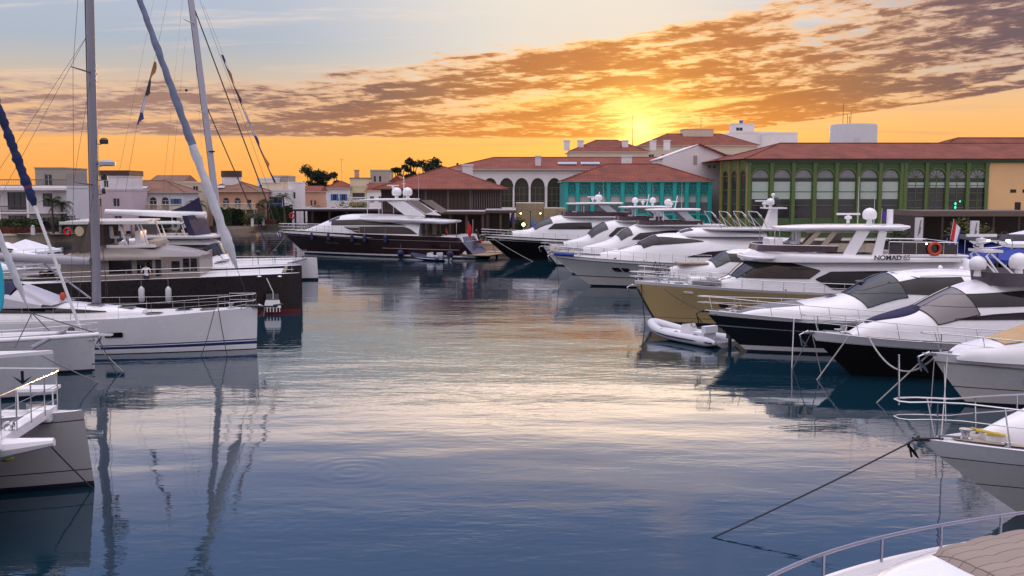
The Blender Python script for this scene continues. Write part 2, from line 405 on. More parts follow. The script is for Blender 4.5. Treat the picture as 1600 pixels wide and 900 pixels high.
def sinterp(pts, x):
    n = len(pts)
    if x <= pts[0][0]: return pts[0][1]
    if x >= pts[-1][0]: return pts[-1][1]
    for i in range(n - 1):
        a, va = pts[i]; b, vb = pts[i + 1]
        if x <= b:
            h = b - a; t = (x - a) / h
            def sl(j):
                if j <= 0: return (pts[1][1] - pts[0][1]) / (pts[1][0] - pts[0][0])
                if j >= n - 1: return (pts[-1][1] - pts[-2][1]) / (pts[-1][0] - pts[-2][0])
                l = (pts[j][1] - pts[j - 1][1]) / (pts[j][0] - pts[j - 1][0]); r = (pts[j + 1][1] - pts[j][1]) / (pts[j + 1][0] - pts[j][0])
                return 0 if l * r <= 0 else 2 * l * r / (l + r)
            m0, m1 = sl(i) * h, sl(i + 1) * h
            return (2*t**3-3*t*t+1)*va + (t**3-2*t*t+t)*m0 + (-2*t**3+3*t*t)*vb + (t**3-t*t)*m1
def text(s, size, name, mat, parent, loc, rot, depth=.01, space=1.0):
    c = bpy.data.curves.new(name, 'FONT'); c.body = s; c.size = size; c.extrude = depth; c.offset = .012; c.space_character = space
    o = bpy.data.objects.new(name + '_tmp', c); COL.objects.link(o)
    me = bpy.data.meshes.new_from_object(o.evaluated_get(bpy.context.evaluated_depsgraph_get()))
    bpy.data.objects.remove(o); me.materials.clear(); me.materials.append(mat)
    q = bpy.data.objects.new(name, me); COL.objects.link(q); q.parent = parent; q.location = loc; q.rotation_euler = rot
    return q

# ---------------------------------------------------------------- water and land
def make_water():
    m = bpy.data.materials.new('water'); m.use_nodes = True; t = NT(m.node_tree); p = t.n['Principled BSDF']
    p.inputs['Base Color'].default_value = (.004, .024, .040, 1); p.inputs['Roughness'].default_value = .03
    p.inputs['IOR'].default_value = 1.47; p.inputs['Specular IOR Level'].default_value = .5
    tcn = t.node('ShaderNodeTexCoord'); gm = t.node('ShaderNodeNewGeometry')
    def sc(x, y, rot=0):
        mp = t.node('ShaderNodeMapping'); mp.inputs['Scale'].default_value = (x, y, 1); mp.inputs['Rotation'].default_value = (0, 0, rot)
        t.l.new(gm.outputs['Position'], mp.inputs[0]); return mp.outputs[0]
    a = t.noise(sc(.75, 1.9, .10), 1.0, 3, .5, .5)          # wind ripples, crests across the view
    b = t.noise(sc(1.9, 4.2, -.25), 1.0, 3, .55, .3)
    c = t.noise(sc(.10, .22, .3), 1.0, 2, .5)
    calm = t.noise(sc(.035, .06, .4), 1.0, 2, .5)
    amp = t.ss(calm, .38, .62, .30, 1.25)
    h = t.m('ADD', t.m('MULTIPLY', a, .0088), t.m('MULTIPLY', b, .0030))
    h = t.m('ADD', t.m('MULTIPLY', h, amp), t.m('MULTIPLY', c, .052))
    # fading rings where something touched the water
    for (x, y, s_, k) in ((-4.6, 28.0, 5.5, .0006), (-6.0, 23.5, 6.5, .0004)):
        vm = t.node('ShaderNodeVectorMath', operation='DISTANCE'); t.l.new(gm.outputs['Position'], vm.inputs[0]); vm.inputs[1].default_value = (x, y, 0)
        d = vm.outputs['Value']
        ring = t.m('MULTIPLY', t.m('SINE', t.m('MULTIPLY', d, s_ * 2.4)), t.m('MULTIPLY', t.ss(d, 2.6, .3), k))
        h = t.m('ADD', h, ring)
    bp = t.node('ShaderNodeBump', _Strength=1.0, _Distance=1.0); t.l.new(h, bp.inputs['Height']); t.l.new(bp.outputs[0], p.inputs['Normal'])
    return m
wm = make_water()
mb = MB(); mb.add([(-3000, -400, 0), (3000, -400, 0), (3000, 4000, 0), (-3000, 4000, 0)], [(0, 1, 2, 3)])
o = mb.build('water', wm, smooth=False); tag(o, kind='structure')
QZ = 1.6
basin = [(-90, -300), (-88, 120), (-77, 146), (-70, 170), (-61, 205), (-57, 240), (-44, 248), (-36, 215), (-30, 178), (-13, 134), (-8, 127), (6, 126), (20, 131), (33, 118), (33, -300)]
outer_ = [(2800, -300), (2800, 3800), (-2800, 3800), (-2800, -300)]
def land():
    from mathutils.geometry import tessellate_polygon
    pts = [(x, y, QZ) for x, y in basin + outer_]
    mb = MB(); fs = []
    for t in tessellate_polygon([[Vector(p) for p in pts]]):
        a, b_, c = (Vector(pts[i]) for i in t)
        if (b_ - a).cross(c - a).z < 0: t = t[::-1]
        fs.append(tuple(t))
    mb.add(pts, fs); tag(mb.build('ground', paving, smooth=False), kind='structure')
land()
def quay_wall():
    mb = MB(); n = len(basin)
    for (x0, y0), (x1, y1) in zip(basin, basin[1:]):
        d = Vector((x1 - x0, y1 - y0, 0)).normalized(); nrm = Vector((d.y, -d.x, 0))
        mb.add([(x0, y0, -1.5), (x1, y1, -1.5), (x1, y1, QZ + .002), (x0, y0, QZ + .002)], [(0, 1, 2, 3)])
        a, b = Vector((x0, y0, 0)), Vector((x1, y1, 0))
        mb.prism([a + nrm * .12 + Vector((0, 0, QZ - .22)), b + nrm * .12 + Vector((0, 0, QZ - .22)), b + nrm * .12 + Vector((0, 0, QZ + .06)), a + nrm * .12 + Vector((0, 0, QZ + .06))], nrm * -.75, 1)
    o = mb.build('quay_wall', [stone, M('quay_coping', (.62, .53, .45), .85, var=.15, bump=.3)], smooth=False); tag(o, kind='structure')
quay_wall()

# ================================================================ buildings
def wall(mb, p0, p1, z0, z1, ops=(), t=.3, mi=0):
    """upright wall p0 -> p1 seen with p0 on the left; ops: (s0, s1, za, zb, arched) real openings"""
    p0, p1 = Vector((p0[0], p0[1], 0)), Vector((p1[0], p1[1], 0)); L = (p1 - p0).length
    u = (p1 - p0) / L; n = Vector((u.y, -u.x, 0)) * -1      # inward
    def slab(poly): mb.prism([p0 + u * s + Vector((0, 0, z)) for s, z in poly], n * t, mi)
    xs = sorted({0., L} | {round(v, 4) for o in ops for v in o[:2]})
    for a, b in zip(xs, xs[1:]):
        m = (a + b) / 2; cuts = sorted([o for o in ops if o[0] - 1e-3 <= m <= o[1] + 1e-3], key=lambda o: o[2]); z = z0
        for o in cuts:
            if o[2] > z + 1e-3: slab([(a, z), (b, z), (b, o[2]), (a, o[2])])
            z = o[3]
            if len(o) > 4 and o[4]:
                r = (o[1] - o[0]) / 2; h = o[4] if not isinstance(o[4], bool) else r; c = (o[0] + o[1]) / 2; k = 7
                arc = [(c - r * cos(pi * i / (2 * k)), o[3] - h + h * sin(pi * i / (2 * k))) for i in range(k + 1)]
                if abs(a - o[0]) < 1e-3:
                    for (xa, za), (xb, zb) in zip(arc, arc[1:]): slab([(xa, za), (xb, zb), (xb, o[3]), (xa, o[3])])
                if abs(b - o[1]) < 1e-3:
                    for (xa, za), (xb, zb) in zip(arc, arc[1:]): slab([(2 * c - xb, zb), (2 * c - xa, za), (2 * c - xa, o[3]), (2 * c - xb, o[3])])
        if z < z1 - 1e-3: slab([(a, z), (b, z), (b, z1), (a, z1)])
def window(parent, p0, p1, o, fm, gm=None, t=.16, nx=2, ny=2, bars=.06, name='window', fan=False, blind_to=None, shutters=None, fanl=False):
    """frame with glass set back in an opening of wall()"""
    p0, p1 = Vector((p0[0], p0[1], 0)), Vector((p1[0], p1[1], 0)); u = (p1 - p0).normalized(); n = Vector((-u.y, u.x, 0))
    a, b, za, zb = o[:4]; arched = len(o) > 4 and o[4]
    r = (b - a) / 2; c = (a + b) / 2; h = (r if isinstance(o[4], bool) else o[4]) if arched else 0
    P = lambda s, z, d: p0 + u * s + n * d + Vector((0, 0, z))
    gl = MB(); out = [(a, za), (b, za)] + ([(c + r * cos(pi * i / 12), zb - h + h * sin(pi * i / 12)) for i in range(13)] if arched else [(b, zb), (a, zb)])
    gl.add([P(s, z, t + .03) for s, z in out], [tuple(range(len(out)))])
    fr = MB()
    def bar(x0, z0, x1, z1, wd=bars):
        d = Vector((x1 - x0, z1 - z0)); d.normalize(); q = Vector((-d.y, d.x)) * wd / 2
        fr.prism([P(x0 + q.x, z0 + q.y, t - .04), P(x1 + q.x, z1 + q.y, t - .04), P(x1 - q.x, z1 - q.y, t - .04), P(x0 - q.x, z0 - q.y, t - .04)], n * .06)
    for (x0, z0), (x1, z1) in zip(out, out[1:] + out[:1]): bar(x0, z0, x1, z1, bars * 1.6)
    zt = zb - h
    for i in range(1, nx): bar(lerp(a, b, i / nx), za, lerp(a, b, i / nx), zt)
    for i in range(1, ny + (1 if arched else 0)): bar(a, lerp(za, zt, i / ny), b, lerp(za, zt, i / ny))
    if fan:
        for k in (30, 60, 90, 120, 150): bar(c, zt, c + r * cos(R(k)), zt + h * sin(R(k)), bars * .8)
    f = fr.build(name, fm, parent, smooth=False)
    gl.build('pane', gm or hglass, f, smooth=False)
    if blind_to:
        bl = MB(); bl.add([P(a + .05, blind_to[0], t + .005), P(b - .05, blind_to[0], t + .005), P(b - .05, blind_to[1], t + .005), P(a + .05, blind_to[1], t + .005)], [(0, 1, 2, 3)])
        bl.build('blind', blind, f, smooth=False)
    if fanl:
        fl = MB(); pts = [(b - .02, zt + .03)] + [(c + (r - .02) * cos(pi * i / 12), zt + .03 + (h - .04) * sin(pi * i / 12)) for i in range(13)] + [(a + .02, zt + .03)]; fl.add([P(s, z, t + .02) for s, z in pts], [tuple(range(len(pts)))]); fl.build('fanlight', M('fanlight_glass', (.20, .21, .24), .15, spec=.9, var=.3, scale=.3), f, smooth=False)
    if shutters:
        sh = MB(); wd = (b - a) * .5
        for x0 in (a - wd, b): sh.prism([P(x0, za, -.05), P(x0 + wd, za, -.05), P(x0 + wd, zb, -.05), P(x0, zb, -.05)], n * .045)
        sh.build('shutter', shutters, f, smooth=False)
    return f
def hip(mb, x0, x1, y0, y1, z, h, ov=.5, mi=0, ridge=None, th=.16):
    """hipped tiled roof over a rectangle; ridge along the longer side"""
    x0 -= ov; x1 += ov; y0 -= ov; y1 += ov; w_, d = x1 - x0, y1 - y0
    if w_ >= d: q = d / 2; a, b = (x0 + q, (y0 + y1) / 2), (x1 - q, (y0 + y1) / 2)
    else: q = w_ / 2; a, b = ((x0 + x1) / 2, y0 + q), ((x0 + x1) / 2, y1 - q)
    if w_ >= d: fs = [(0, 1, 5, 4), (1, 2, 5), (2, 3, 4, 5), (3, 0, 4)]
    else: fs = [(0, 1, 4), (1, 2, 5, 4), (2, 3, 5), (3, 0, 4, 5)]
    mb.add([(x0, y0, z), (x1, y0, z), (x1, y1, z), (x0, y1, z), (*a, z + h), (*b, z + h)], fs + [(3, 2, 1, 0)], mi)
    mb.add([(x0, y0, z - th), (x1, y0, z - th), (x1, y1, z - th), (x0, y1, z - th), (x0, y0, z - .002), (x1, y0, z - .002), (x1, y1, z - .002), (x0, y1, z - .002)],
           [(0, 3, 2, 1), (0, 1, 5, 4), (1, 2, 6, 5), (2, 3, 7, 6), (3, 0, 4, 7)], mi + 1)
    # ridge caps
    for p, q_ in ((a, b), ((x0, y0), a), ((x0, y1), a), ((x1, y0), b), ((x1, y1), b)):
        zp = z + h if p in (a, b) else z
        if (Vector(p) - Vector(q_)).length > .1: mb.tube([(*p, zp + .03), (*q_, z + h + .03)], .10, 5, mi)
def gable(mb, x0, x1, y0, y1, z, h, ov=.4, mi=0, axis='x'):
    x0 -= ov; x1 += ov; y0 -= ov; y1 += ov
    if axis == 'x': a, b = (x0, (y0 + y1) / 2, z + h), (x1, (y0 + y1) / 2, z + h); fs = [(0, 1, 5, 4), (2, 3, 4, 5), (1, 2, 5), (3, 0, 4)]
    else: a, b = ((x0 + x1) / 2, y0, z + h), ((x0 + x1) / 2, y1, z + h); fs = [(1, 2, 5, 4), (3, 0, 4, 5), (0, 1, 4), (2, 3, 5)]
    mb.add([(x0, y0, z), (x1, y0, z), (x1, y1, z), (x0, y1, z), a, b], fs + [(3, 2, 1, 0)], mi)
    mb.box((x0, y0, z - .15), (x1, y1, z - .004), mi + 1)
eave = M('eave_board', (.50, .44, .38), .8, var=.1)

def balustrade(parent, p0, p1, z, h=.95, mat=None, step=.22, name='balustrade', r=.055):
    p0, p1 = Vector((*p0[:2], z)), Vector((*p1[:2], z)); L = (p1 - p0).length; n = max(2, int(L / step)); mb = MB(); Zv = Vector((0, 0, 1))
    mb.tube([p0 + Zv * h, p1 + Zv * h], .075, 4); mb.tube([p0 + Zv * .08, p1 + Zv * .08], .06, 4)
    for i in range(n + 1):
        p = p0.lerp(p1, i / n); mb.tube([p + Zv * .08, p + Zv * .45, p + Zv * h], [r, r * 1.1, r * .8], 5)
    return mb.build(name, mat, parent)

def house(name, x0, x1, y0, y1, h, m, rz=0, roof=('flat',), fronts=(), label='', base=QZ, right=(), fm=None, extras=None, cat='house', group='harbour houses', roofm=None):
    """box house: front wall faces the water (-y); fronts / right: openings with options"""
    cx, cy = (x0 + x1) / 2, (y0 + y1) / 2
    e = empty(name, (cx, cy, base), rz, label, cat, group)
    X0, X1, Y0, Y1 = x0 - cx, x1 - cx, y0 - cy, y1 - cy
    mb = MB(); pl = (X0, Y0), (X1, Y0); pr = (X1, Y0 + .3), (X1, Y1)
    wall(mb, *pl, -.3, h, [f[:5] for f in fronts]); wall(mb, *pr, -.3, h, [f[:5] for f in right])
    mb.box((X0, Y0 + .3, -.3), (X0 + .3, Y1, h)); mb.box((X0 + .3, Y1 - .3, -.3), (X1 - .3, Y1, h))
    mb.box((X0 + .3, Y0 + .9, -.3), (X1 - .3, Y0 + 1.0, h - .02), 1)
    mb.box((X0 + .3, Y0 + .3, h - .25), (X1 - .3, Y1 - .3, h - .04))
    mb.build('wall', [m, dkint], e, smooth=False)
    fm = fm or wpaint
    for f in fronts:
        k = f[5] if len(f) > 5 else {}
        if k.get('open'): continue
        window(e, *pl, f, k.get('fm', fm), k.get('gm'), nx=k.get('nx', 2), ny=k.get('ny', 1), name=k.get('name', 'window'), shutters=k.get('sh'))
    for f in right:
        k = f[5] if len(f) > 5 else {}
        window(e, *pr, f, k.get('fm', fm), k.get('gm'), nx=k.get('nx', 2), ny=k.get('ny', 1))
    rm = roofm or tileb
    if roof[0] == 'hip': r = MB(); hip(r, X0, X1, Y0, Y1, h + .17, roof[1]); r.build('roof', [rm, eave], e, smooth=False)
    elif roof[0] == 'gable': r = MB(); gable(r, X0, X1, Y0, Y1, h + .16, roof[1], axis=roof[2] if len(roof) > 2 else 'x'); r.build('roof', [rm, eave], e, smooth=False)
    elif roof[0] == 'flat':
        r = MB(); t = .18; z = h + .004
        for a, b in (((X0 - .06, Y0 - .06), (X1 + .06, Y0 + t)), ((X0 - .06, Y1 - t), (X1 + .06, Y1 + .06)), ((X0 - .06, Y0 + t), (X0 + t, Y1 - t)), ((X1 - t, Y0 + t), (X1 + .06, Y1 - t))):
            r.box((*a, z), (*b, z + (roof[1] if len(roof) > 1 else .35)))
        r.build('parapet', m, e, smooth=False)
    if extras: extras(e, X0, X1, Y0, Y1, h)
    return e
def row(n, s0, s1, za, zb, wd, arch=False, **k):
    return [(c - wd / 2, c + wd / 2, za, zb, arch, k) for c in (lerp(s0, s1, (i + .5) / n) for i in range(n))]
def tower(e, x0, x1, y0, y1, z0, z1, m, name='roof_tower', cap=None, win=()):
    mb = MB(); wall(mb, (x0, y0), (x1, y0), z0, z1, win); mb.box((x0, y0 + .3, z0), (x1, y1, z1)); mb.box((x0 - .1, y0 - .1, z1 + .003), (x1 + .1, y1 + .1, z1 + .2))
    t = mb.build(name, m, e, smooth=False)
    for f in win: window(t, (x0, y0), (x1, y0), f, wpaint, nx=2, ny=1)
    if cap: cb = MB(); cb.box((x0 - .15, y0 - .15, z1 + .21), (x1 + .15, y1 + .15, z1 + .21 + cap)); cb.build('roof_screen', brownw, t, smooth=False)
    return t
def skylight(e, c, w_, h_, tilt, yz=0):
    mb = MB(); mb.box((-w_ / 2, -h_ / 2, 0), (w_ / 2, h_ / 2, .12)); mb.box((-w_ / 2 + .08, -h_ / 2 + .08, .122), (w_ / 2 - .08, h_ / 2 - .08, .14), 1)
    o = mb.build('skylight', [wpaint, M('sky_pane', (.45, .46, .50), .1, spec=.9)], e, smooth=False); o.location = c; o.rotation_euler = (tilt, 0, yz); return o
def chimney(e, x, y, z, w_=.9, h=1.5, m=None, name='chimney'):
    mb = MB(); mb.box((x - w_ / 2, y - w_ / 2, z), (x + w_ / 2, y + w_ / 2, z + h)); mb.box((x - w_ / 2 - .12, y - w_ / 2 - .12, z + h + .002), (x + w_ / 2 + .12, y + w_ / 2 + .12, z + h + .22))
    return mb.build(name, m or w_white, e, smooth=False)

# ---- left shore -------------------------------------------------
def px2x(px, y): return (px - 800) / 1555.6 * y
def zof(py, y): return D(800, py, y).z
def ex_modern(e, X0, X1, Y0, Y1, h):
    t = tower(e, X1 - 5.2, X1 - .5, Y0 + 1.0, Y1 - 1, h + .005, h + 3.1, w_grey, win=[(1.4, 2.6, h + .3, h + 2.2, False)])
    mb = MB(); mb.box((X0 - .3, Y0 - 1.25, 3.02), (X1 + .2, Y0 - .005, 3.25)); mb.box((X0 - .3, Y0 - 1.25, h - .32), (X1 + .2, Y0 - .005, h - .06))
    for x in (X0 + .2, X0 + 4.6, X0 + 9.0): mb.box((x - .17, Y0 - 1.15, -.3), (x + .17, Y0 - .85, 3.015)); mb.box((x - .17, Y0 - 1.15, 3.255), (x + .17, Y0 - .85, h - .325))
    mb.build('loggia', w_white, e, smooth=False)
    balustrade(e, (X0, Y0 + .1), (X1, Y0 + .1), h + .38, .95, rigm, .35, 'roof_railing', .02)
    balustrade(e, (X0 + .4, Y0 - 1.1), (X0 + 8.8, Y0 - 1.1), 3.27, .9, rigm, .18, 'railing', .02)
y = 158
house('modern_villa', px2x(-40, y), px2x(104, y), y, y + 11, 7.0, w_white, R(2), ('flat', .4),
      [(1.0, 4.0, .2, 2.7, False, dict(nx=3, fm=blackp)), (5.4, 8.3, .2, 2.7, False, dict(nx=3, fm=blackp)), (10.8, 13.2, .1, 2.4, False, dict(nx=3, fm=blackp)),
       (1.0, 4.0, 3.6, 6.4, False, dict(nx=3, fm=blackp)), (5.4, 8.3, 3.6, 6.4, False, dict(nx=3, fm=blackp)), (10.9, 12.4, 4.1, 6.2, False, dict(nx=2, fm=blackp))],
      'white flat-roofed modern villa with black framed windows and a grey block on its roof', extras=ex_modern, cat='house')
y = 172
def ex_lav(e, X0, X1, Y0, Y1, h):
    tower(e, X0 + 4.9, X1 - .6, Y0 + .7, Y1 - 2, h + .005, h + 2.4, w_white, cap=.9, win=[(.7, 1.5, h + .6, h + 1.8, False)])
    balustrade(e, (X0, Y0 - 1.0), (X0 + 3, Y0 - 1.0), 3.1, .9, brownd, .18, 'railing', .02)
    mb = MB(); mb.box((X0 - .2, Y0 - 1.2, 2.95), (X0 + 3.4, Y0 - .005, 3.09)); mb.build('balcony', w_pink, e, smooth=False)
house('lavender_house', px2x(112, y), px2x(208, y), y, y + 9, 6.6, w_pink, 0, ('flat', .3),
      [(.6, 2.4, .2, 2.5, False), (3.8, 5.0, .6, 2.2, False), (.6, 2.6, 3.4, 5.4, False, dict(fm=brownd)), (4.6, 5.4, 3.9, 5.3, False), (7.5, 8.8, .3, 2.3, False), (7.4, 8.5, 3.9, 5.3, False)],
      'lavender pink house with a white roof turret and brown slatted screen', extras=ex_lav)
y = 180
def ex_arch(col):
    def f(e, X0, X1, Y0, Y1, h):
        mb = MB(); mb.box((X0 + 4.5, Y0 - 1.5, 3.0), (X1 + .3, Y0 - .005, 3.2)); 
        for x in (X1 - 3.4, X1 - 1.7, X1): mb.lathe([(.17, 0), (.14, 3.0)], (x, Y0 - 1.2, -.1), 8)
        mb.build('balcony', w_beige, e, smooth=True)
        balustrade(e, (X0 + 4.5, Y0 - 1.42), (X1 + .2, Y0 - 1.42), 3.2, .95, w_beige, .2)
        skylight(e, (X0 + 5.5, Y0 + 1.1, h + .95), 1.6, .9, R(24))
    return f
house('arched_house', px2x(175, y), px2x(288, y), y, y + 9, 6.2, w_white, 0, ('hip', 2.1),
      [(5.0, 6.3, 3.2, 5.5, True), (7.0, 8.3, 3.2, 5.5, True), (9.2, 10.5, 3.2, 5.5, True), (11.3, 12.3, 3.9, 5.2, False, dict(sh=w_blue, fm=w_blue)),
       (5.2, 6.1, .5, 2.2, False, dict(sh=w_blue)), (9.9, 11.8, .1, 2.4, False, dict(fm=brownd)), (1.5, 2.5, .6, 2.2, False)],
      'white house with brown hipped roof, three arches and a balustraded balcony', extras=ex_arch(0), roofm=tileb)
y = 192
house('beige_house', px2x(234, y), px2x(318, y), y, y + 9, 8.0, w_beige, 0, ('flat', .3),
      [(6.9, 7.9, 3.9, 5.5, False, dict(fm=brownd)), (8.3, 9.4, .4, 2.4, False), (3.2, 5.0, 6.2, 7.6, False, dict(fm=brownd, sh=brownd)), (8.6, 9.6, 6.2, 7.5, False)],
      'tall beige house with a small brown gable behind the arched white house',
      extras=lambda e, X0, X1, Y0, Y1, h: (lambda r: (gable(r, X0 + .6, X0 + 6.4, Y0 + .5, Y1 - .5, h + .5, 1.2), r.build('roof', [tileb, eave], e, smooth=False)))(MB()))
y = 196
def ex_peach(e, X0, X1, Y0, Y1, h):
    ex_arch(0)(e, X0 - 2, X1, Y0, Y1, h)
    mb = MB(); mb.lathe([(1.9, h + .5), (1.9, h + 3.0)], (X0 + 4.6, Y0 + 4.5, 0), 20); mb.lathe([(2.05, h + 3.0), (2.05, h + 4.2)], (X0 + 4.6, Y0 + 4.5, 0), 20, 1); mb.build('roof_tower', [w_white, brownw], e)
house('peach_house', px2x(318, y), px2x(404, y), y, y + 9, 6.4, w_peach, R(-3), ('hip', 1.9),
      [(2.0, 3.0, 3.4, 5.0, False, dict(fm=brownd)), (4.2, 5.5, 3.2, 5.3, True), (6.5, 7.8, 3.2, 5.3, True), (9.0, 9.9, 3.4, 4.9, False, dict(fm=w_blue)),
       (2.2, 3.6, .1, 2.2, True), (5.3, 6.6, .1, 2.3, False), (8.4, 9.6, .3, 2.2, False)],
      'peach house with arched balcony, hipped roof and round roof tower', extras=ex_peach)
y = 205
house('terraced_house', px2x(400, y), px2x(453, y), y, y + 9, 6.6, w_white, 0, ('flat', .3),
      [(1.0, 5.6, 3.3, 5.4, False, dict(nx=5, fm=w_blue)), (.8, 2.2, .2, 2.3, False), (3.4, 5.6, .2, 2.3, False)],
      'white terraced house with a blue-green balcony rail beside the tall plain stair tower',
      extras=lambda e, X0, X1, Y0, Y1, h: (balustrade(e, (X0 + .5, Y0 - 1), (X1, Y0 - 1), 3.1, .95, w_blue, .2, 'railing', .025), (lambda m_: (m_.box((X0 + .4, Y0 - 1.15, 2.92), (X1, Y0 - .005, 3.08)), m_.build('balcony', w_white, e, smooth=False)))(MB()), tower(e, X0 + 1, X0 + 5, Y0 + 2, Y1 - 1, h + .005, h + 1.6, w_beige)))
house('stair_tower', px2x(452, 208), px2x(472, 208), 208, 212, 8.2, w_white, 0, ('flat', .3), [(1.0, 1.5, 5.0, 6.4, False, dict(nx=1)), (1.0, 1.5, 1.6, 3.0, False, dict(nx=1))], 'tall narrow white stair tower with slit windows', cat='tower')
house('salmon_house', px2x(478, 218), px2x(500, 218), 218, 226, 6.4, w_peach, 0, ('gable', 1.2), [(1.1, 1.6, 3.4, 4.6, False, dict(nx=1)), (1.9, 2.4, 3.4, 4.6, False, dict(nx=1)), (.4, 2.4, .2, 2.2, False)], 'small salmon house with low red roof in front of dark trees', roofm=tile)
y = 236
house('blue_shuttered_house', px2x(511, y), px2x(548, y), y, y + 8, 7.2, w_white, 0, ('hip', 1.6),
      [(1.5, 2.4, 4.4, 5.9, False, dict(sh=w_blue, fm=w_blue)), (3.6, 4.5, 4.4, 5.9, False, dict(sh=w_blue, fm=w_blue)), (.6, 2.3, .2, 2.9, 1.5), (3.2, 4.9, .2, 2.9, 1.5)],
      'white house with bright blue shutters and two pointed arches', roofm=tile)
house('yellow_house', px2x(548, y), px2x(574, y), y + .4, y + 8, 7.6, render_wall('render_yellow', (.60, .52, .32)), 0, ('flat', .3),
      [(.5, 3.4, 4.6, 6.2, False, dict(nx=3, fm=brownd)), (.5, 3.4, .4, 3.0, False, dict(nx=3))], 'yellow house with wide balcony windows between white neighbours',
      extras=lambda e, X0, X1, Y0, Y1, h: (chimney(e, X0 + 1.0, Y0 + 4, h + .3, 1.0, 3.6, w_peach), tower(e, X0 - .5, X1, Y0 + 3, Y1, h + .005, h + 1.8, w_beige, cap=.2), balustrade(e, (X0 + .1, Y0 - .9), (X1 - .1, Y0 - .9), 4.2, .9, wpaint, .25), (lambda m_: (m_.box((X0, Y0 - 1.0, 4.0), (X1, Y0 - .005, 4.18)), m_.build('balcony', w_beige, e, smooth=False)))(MB())))
house('red_roofed_house', px2x(574, y), px2x(612, y), y + .2, y + 8, 6.6, w_white, 0, ('gable', 1.9, 'x'),
      [(.7, 1.7, 3.9, 5.4, False), (2.7, 3.7, 3.9, 5.4, False), (4.3, 5.2, 3.9, 5.4, False), (1.0, 2.8, .3, 2.6, False, dict(nx=3))], 'white house with red gabled roof beside the brown pavilion', roofm=tile)
house('grey_tower_house', px2x(580, 262), px2x(610, 262), 262, 270, 12.2, w_grey, 0, ('flat', .4), [(.8, 1.5, 9.4, 11, False, dict(nx=1)), (2.2, 2.9, 9.4, 11, False, dict(nx=1))], 'grey flat-topped tower house with slit windows behind the red roofs', base=1.2)
house('white_cube_house', px2x(627, 262), px2x(656, 262), 262, 270, 9.0, w_white, 0, ('flat', .4), [(1.0, 2.0, 6.6, 7.9, False), (2.8, 3.8, 6.6, 7.9, False)], 'small white cube house under the big dark tree', base=1.2)
for i, (a, b, yy, h, m, lb) in enumerate(((104, 134, 196, 7.4, w_grey, 'grey house half hidden between the modern villa and the lavender house'), (404, 430, 226, 9.2, w_white, 'white block with flat roof behind the terraced house'), (428, 452, 232, 9.8, w_grey, 'grey block with stepped roof behind the stair tower'),
                              (610, 632, 240, 8.6, w_beige, 'beige gabled house wedged beside the pavilion roof'), (774, 838, 262, 11.6, w_white, 'long low white block with roof tanks beyond the arcade roof'))):
    house('background_house', px2x(a, yy), px2x(b, yy), yy, yy + 8, h, m, 0, ('flat', .4) if i != 3 else ('gable', 1.6, 'y'), row(3, .3, (b - a) / 1555 * yy - .3, h - 2.4, h - 1.2, .7, nx=1), lb, roofm=tile)

# garden walls and hedge line along the left quay
def plain_wall(name, p0, p1, z0, z1, t, m, label, cap=True):
    e = empty(name, (*p0, z0), 0, label, 'wall'); mb = MB(); q = (p1[0] - p0[0], p1[1] - p0[1]); wall(mb, (0, 0), q, 0, z1 - z0, t=t); mb.build('wall_body', m, e, smooth=False)
    if cap: c = MB(); wall(c, (0, 0), q, z1 - z0 + .002, z1 - z0 + .12, t=t + .08); c.build('coping', MATS['quay_coping'], e, smooth=False)
    return e
plain_wall('garden_wall', (-93, 150), (-69, 182), QZ, 2.5, .4, stone, 'low stone garden wall in front of the white modern villa')
plain_wall('terrace_wall', (-66, 187), (-58, 226), QZ, 2.35, .4, stone, 'low stone terrace wall before the peach and lavender houses')
plain_wall('ramp_wall', (px2x(455, 200) - 1, 200), (px2x(492, 215), 222), QZ, 4.8, .4, w_white, 'tall white curved wall at the end of the left shore')

# ---- brown timber pavilion -------------------------------------
def pavilion(name, x0, x1, y0, y1, z0, z1, rh, label, wallm, postm, nf, ns, base=QZ, roofm=tile, ov=1.0):
    cx, cy = (x0 + x1) / 2, (y0 + y1) / 2; e = empty(name, (cx, cy, base), 0, label, 'building')
    X0, X1, Y0, Y1 = x0 - cx, x1 - cx, y0 - cy, y1 - cy; z0 -= base; z1 -= base
    r = MB(); hip(r, X0, X1, Y0, Y1, z1 + .2, rh, ov); rf = r.build('roof', [roofm, wallm], e, smooth=False)
    return e, X0, X1, Y0, Y1, z0, z1, rf
y = 140
px0, px1 = px2x(596, y), px2x(782, y)
e, X0, X1, Y0, Y1, z0, z1, rf = pavilion('timber_pavilion', px0, px1, y, y + 17, zof(328, y), zof(297, y), 3.2, 'dark brown timber pavilion with broad red hipped roof behind the black yacht', brownw, brownd, 4, 3)
for i in range(4):                                               # panelled front bays
    a, b = lerp(X0, X1 - 4.2, i / 4), lerp(X0, X1 - 4.2, (i + 1) / 4)
    mb = MB(); mb.box((a + .12, Y0 + .2, z0), (b - .12, Y0 + .3, z1 - .35)); n = 5
    for k in range(n + 1): xx = lerp(a + .2, b - .2, k / n); mb.box((xx - .05, Y0 + .12, z0 + .1), (xx + .05, Y0 + .198, z1 - .4), 1)
    mb.build('wall_panel', [brownw, brownd], e, smooth=False)
    mb = MB(); mb.box((b - .17, Y0 - .02, z0), (b + .17, Y0 + .11, z1)); mb.build('post', M('timber_post', (.15, .115, .10), .8, var=.2), e, smooth=False)
mb = MB(); mb.box((X1 - 4.0, Y0 + .2, z0), (X1, Y0 + .3, z1 - .35))
for k in range(13): xx = lerp(X1 - 3.9, X1 - .05, k / 12); mb.box((xx - .07, Y0 + .05, z0 + .1), (xx + .07, Y0 + .198, z1 - .36), 1)
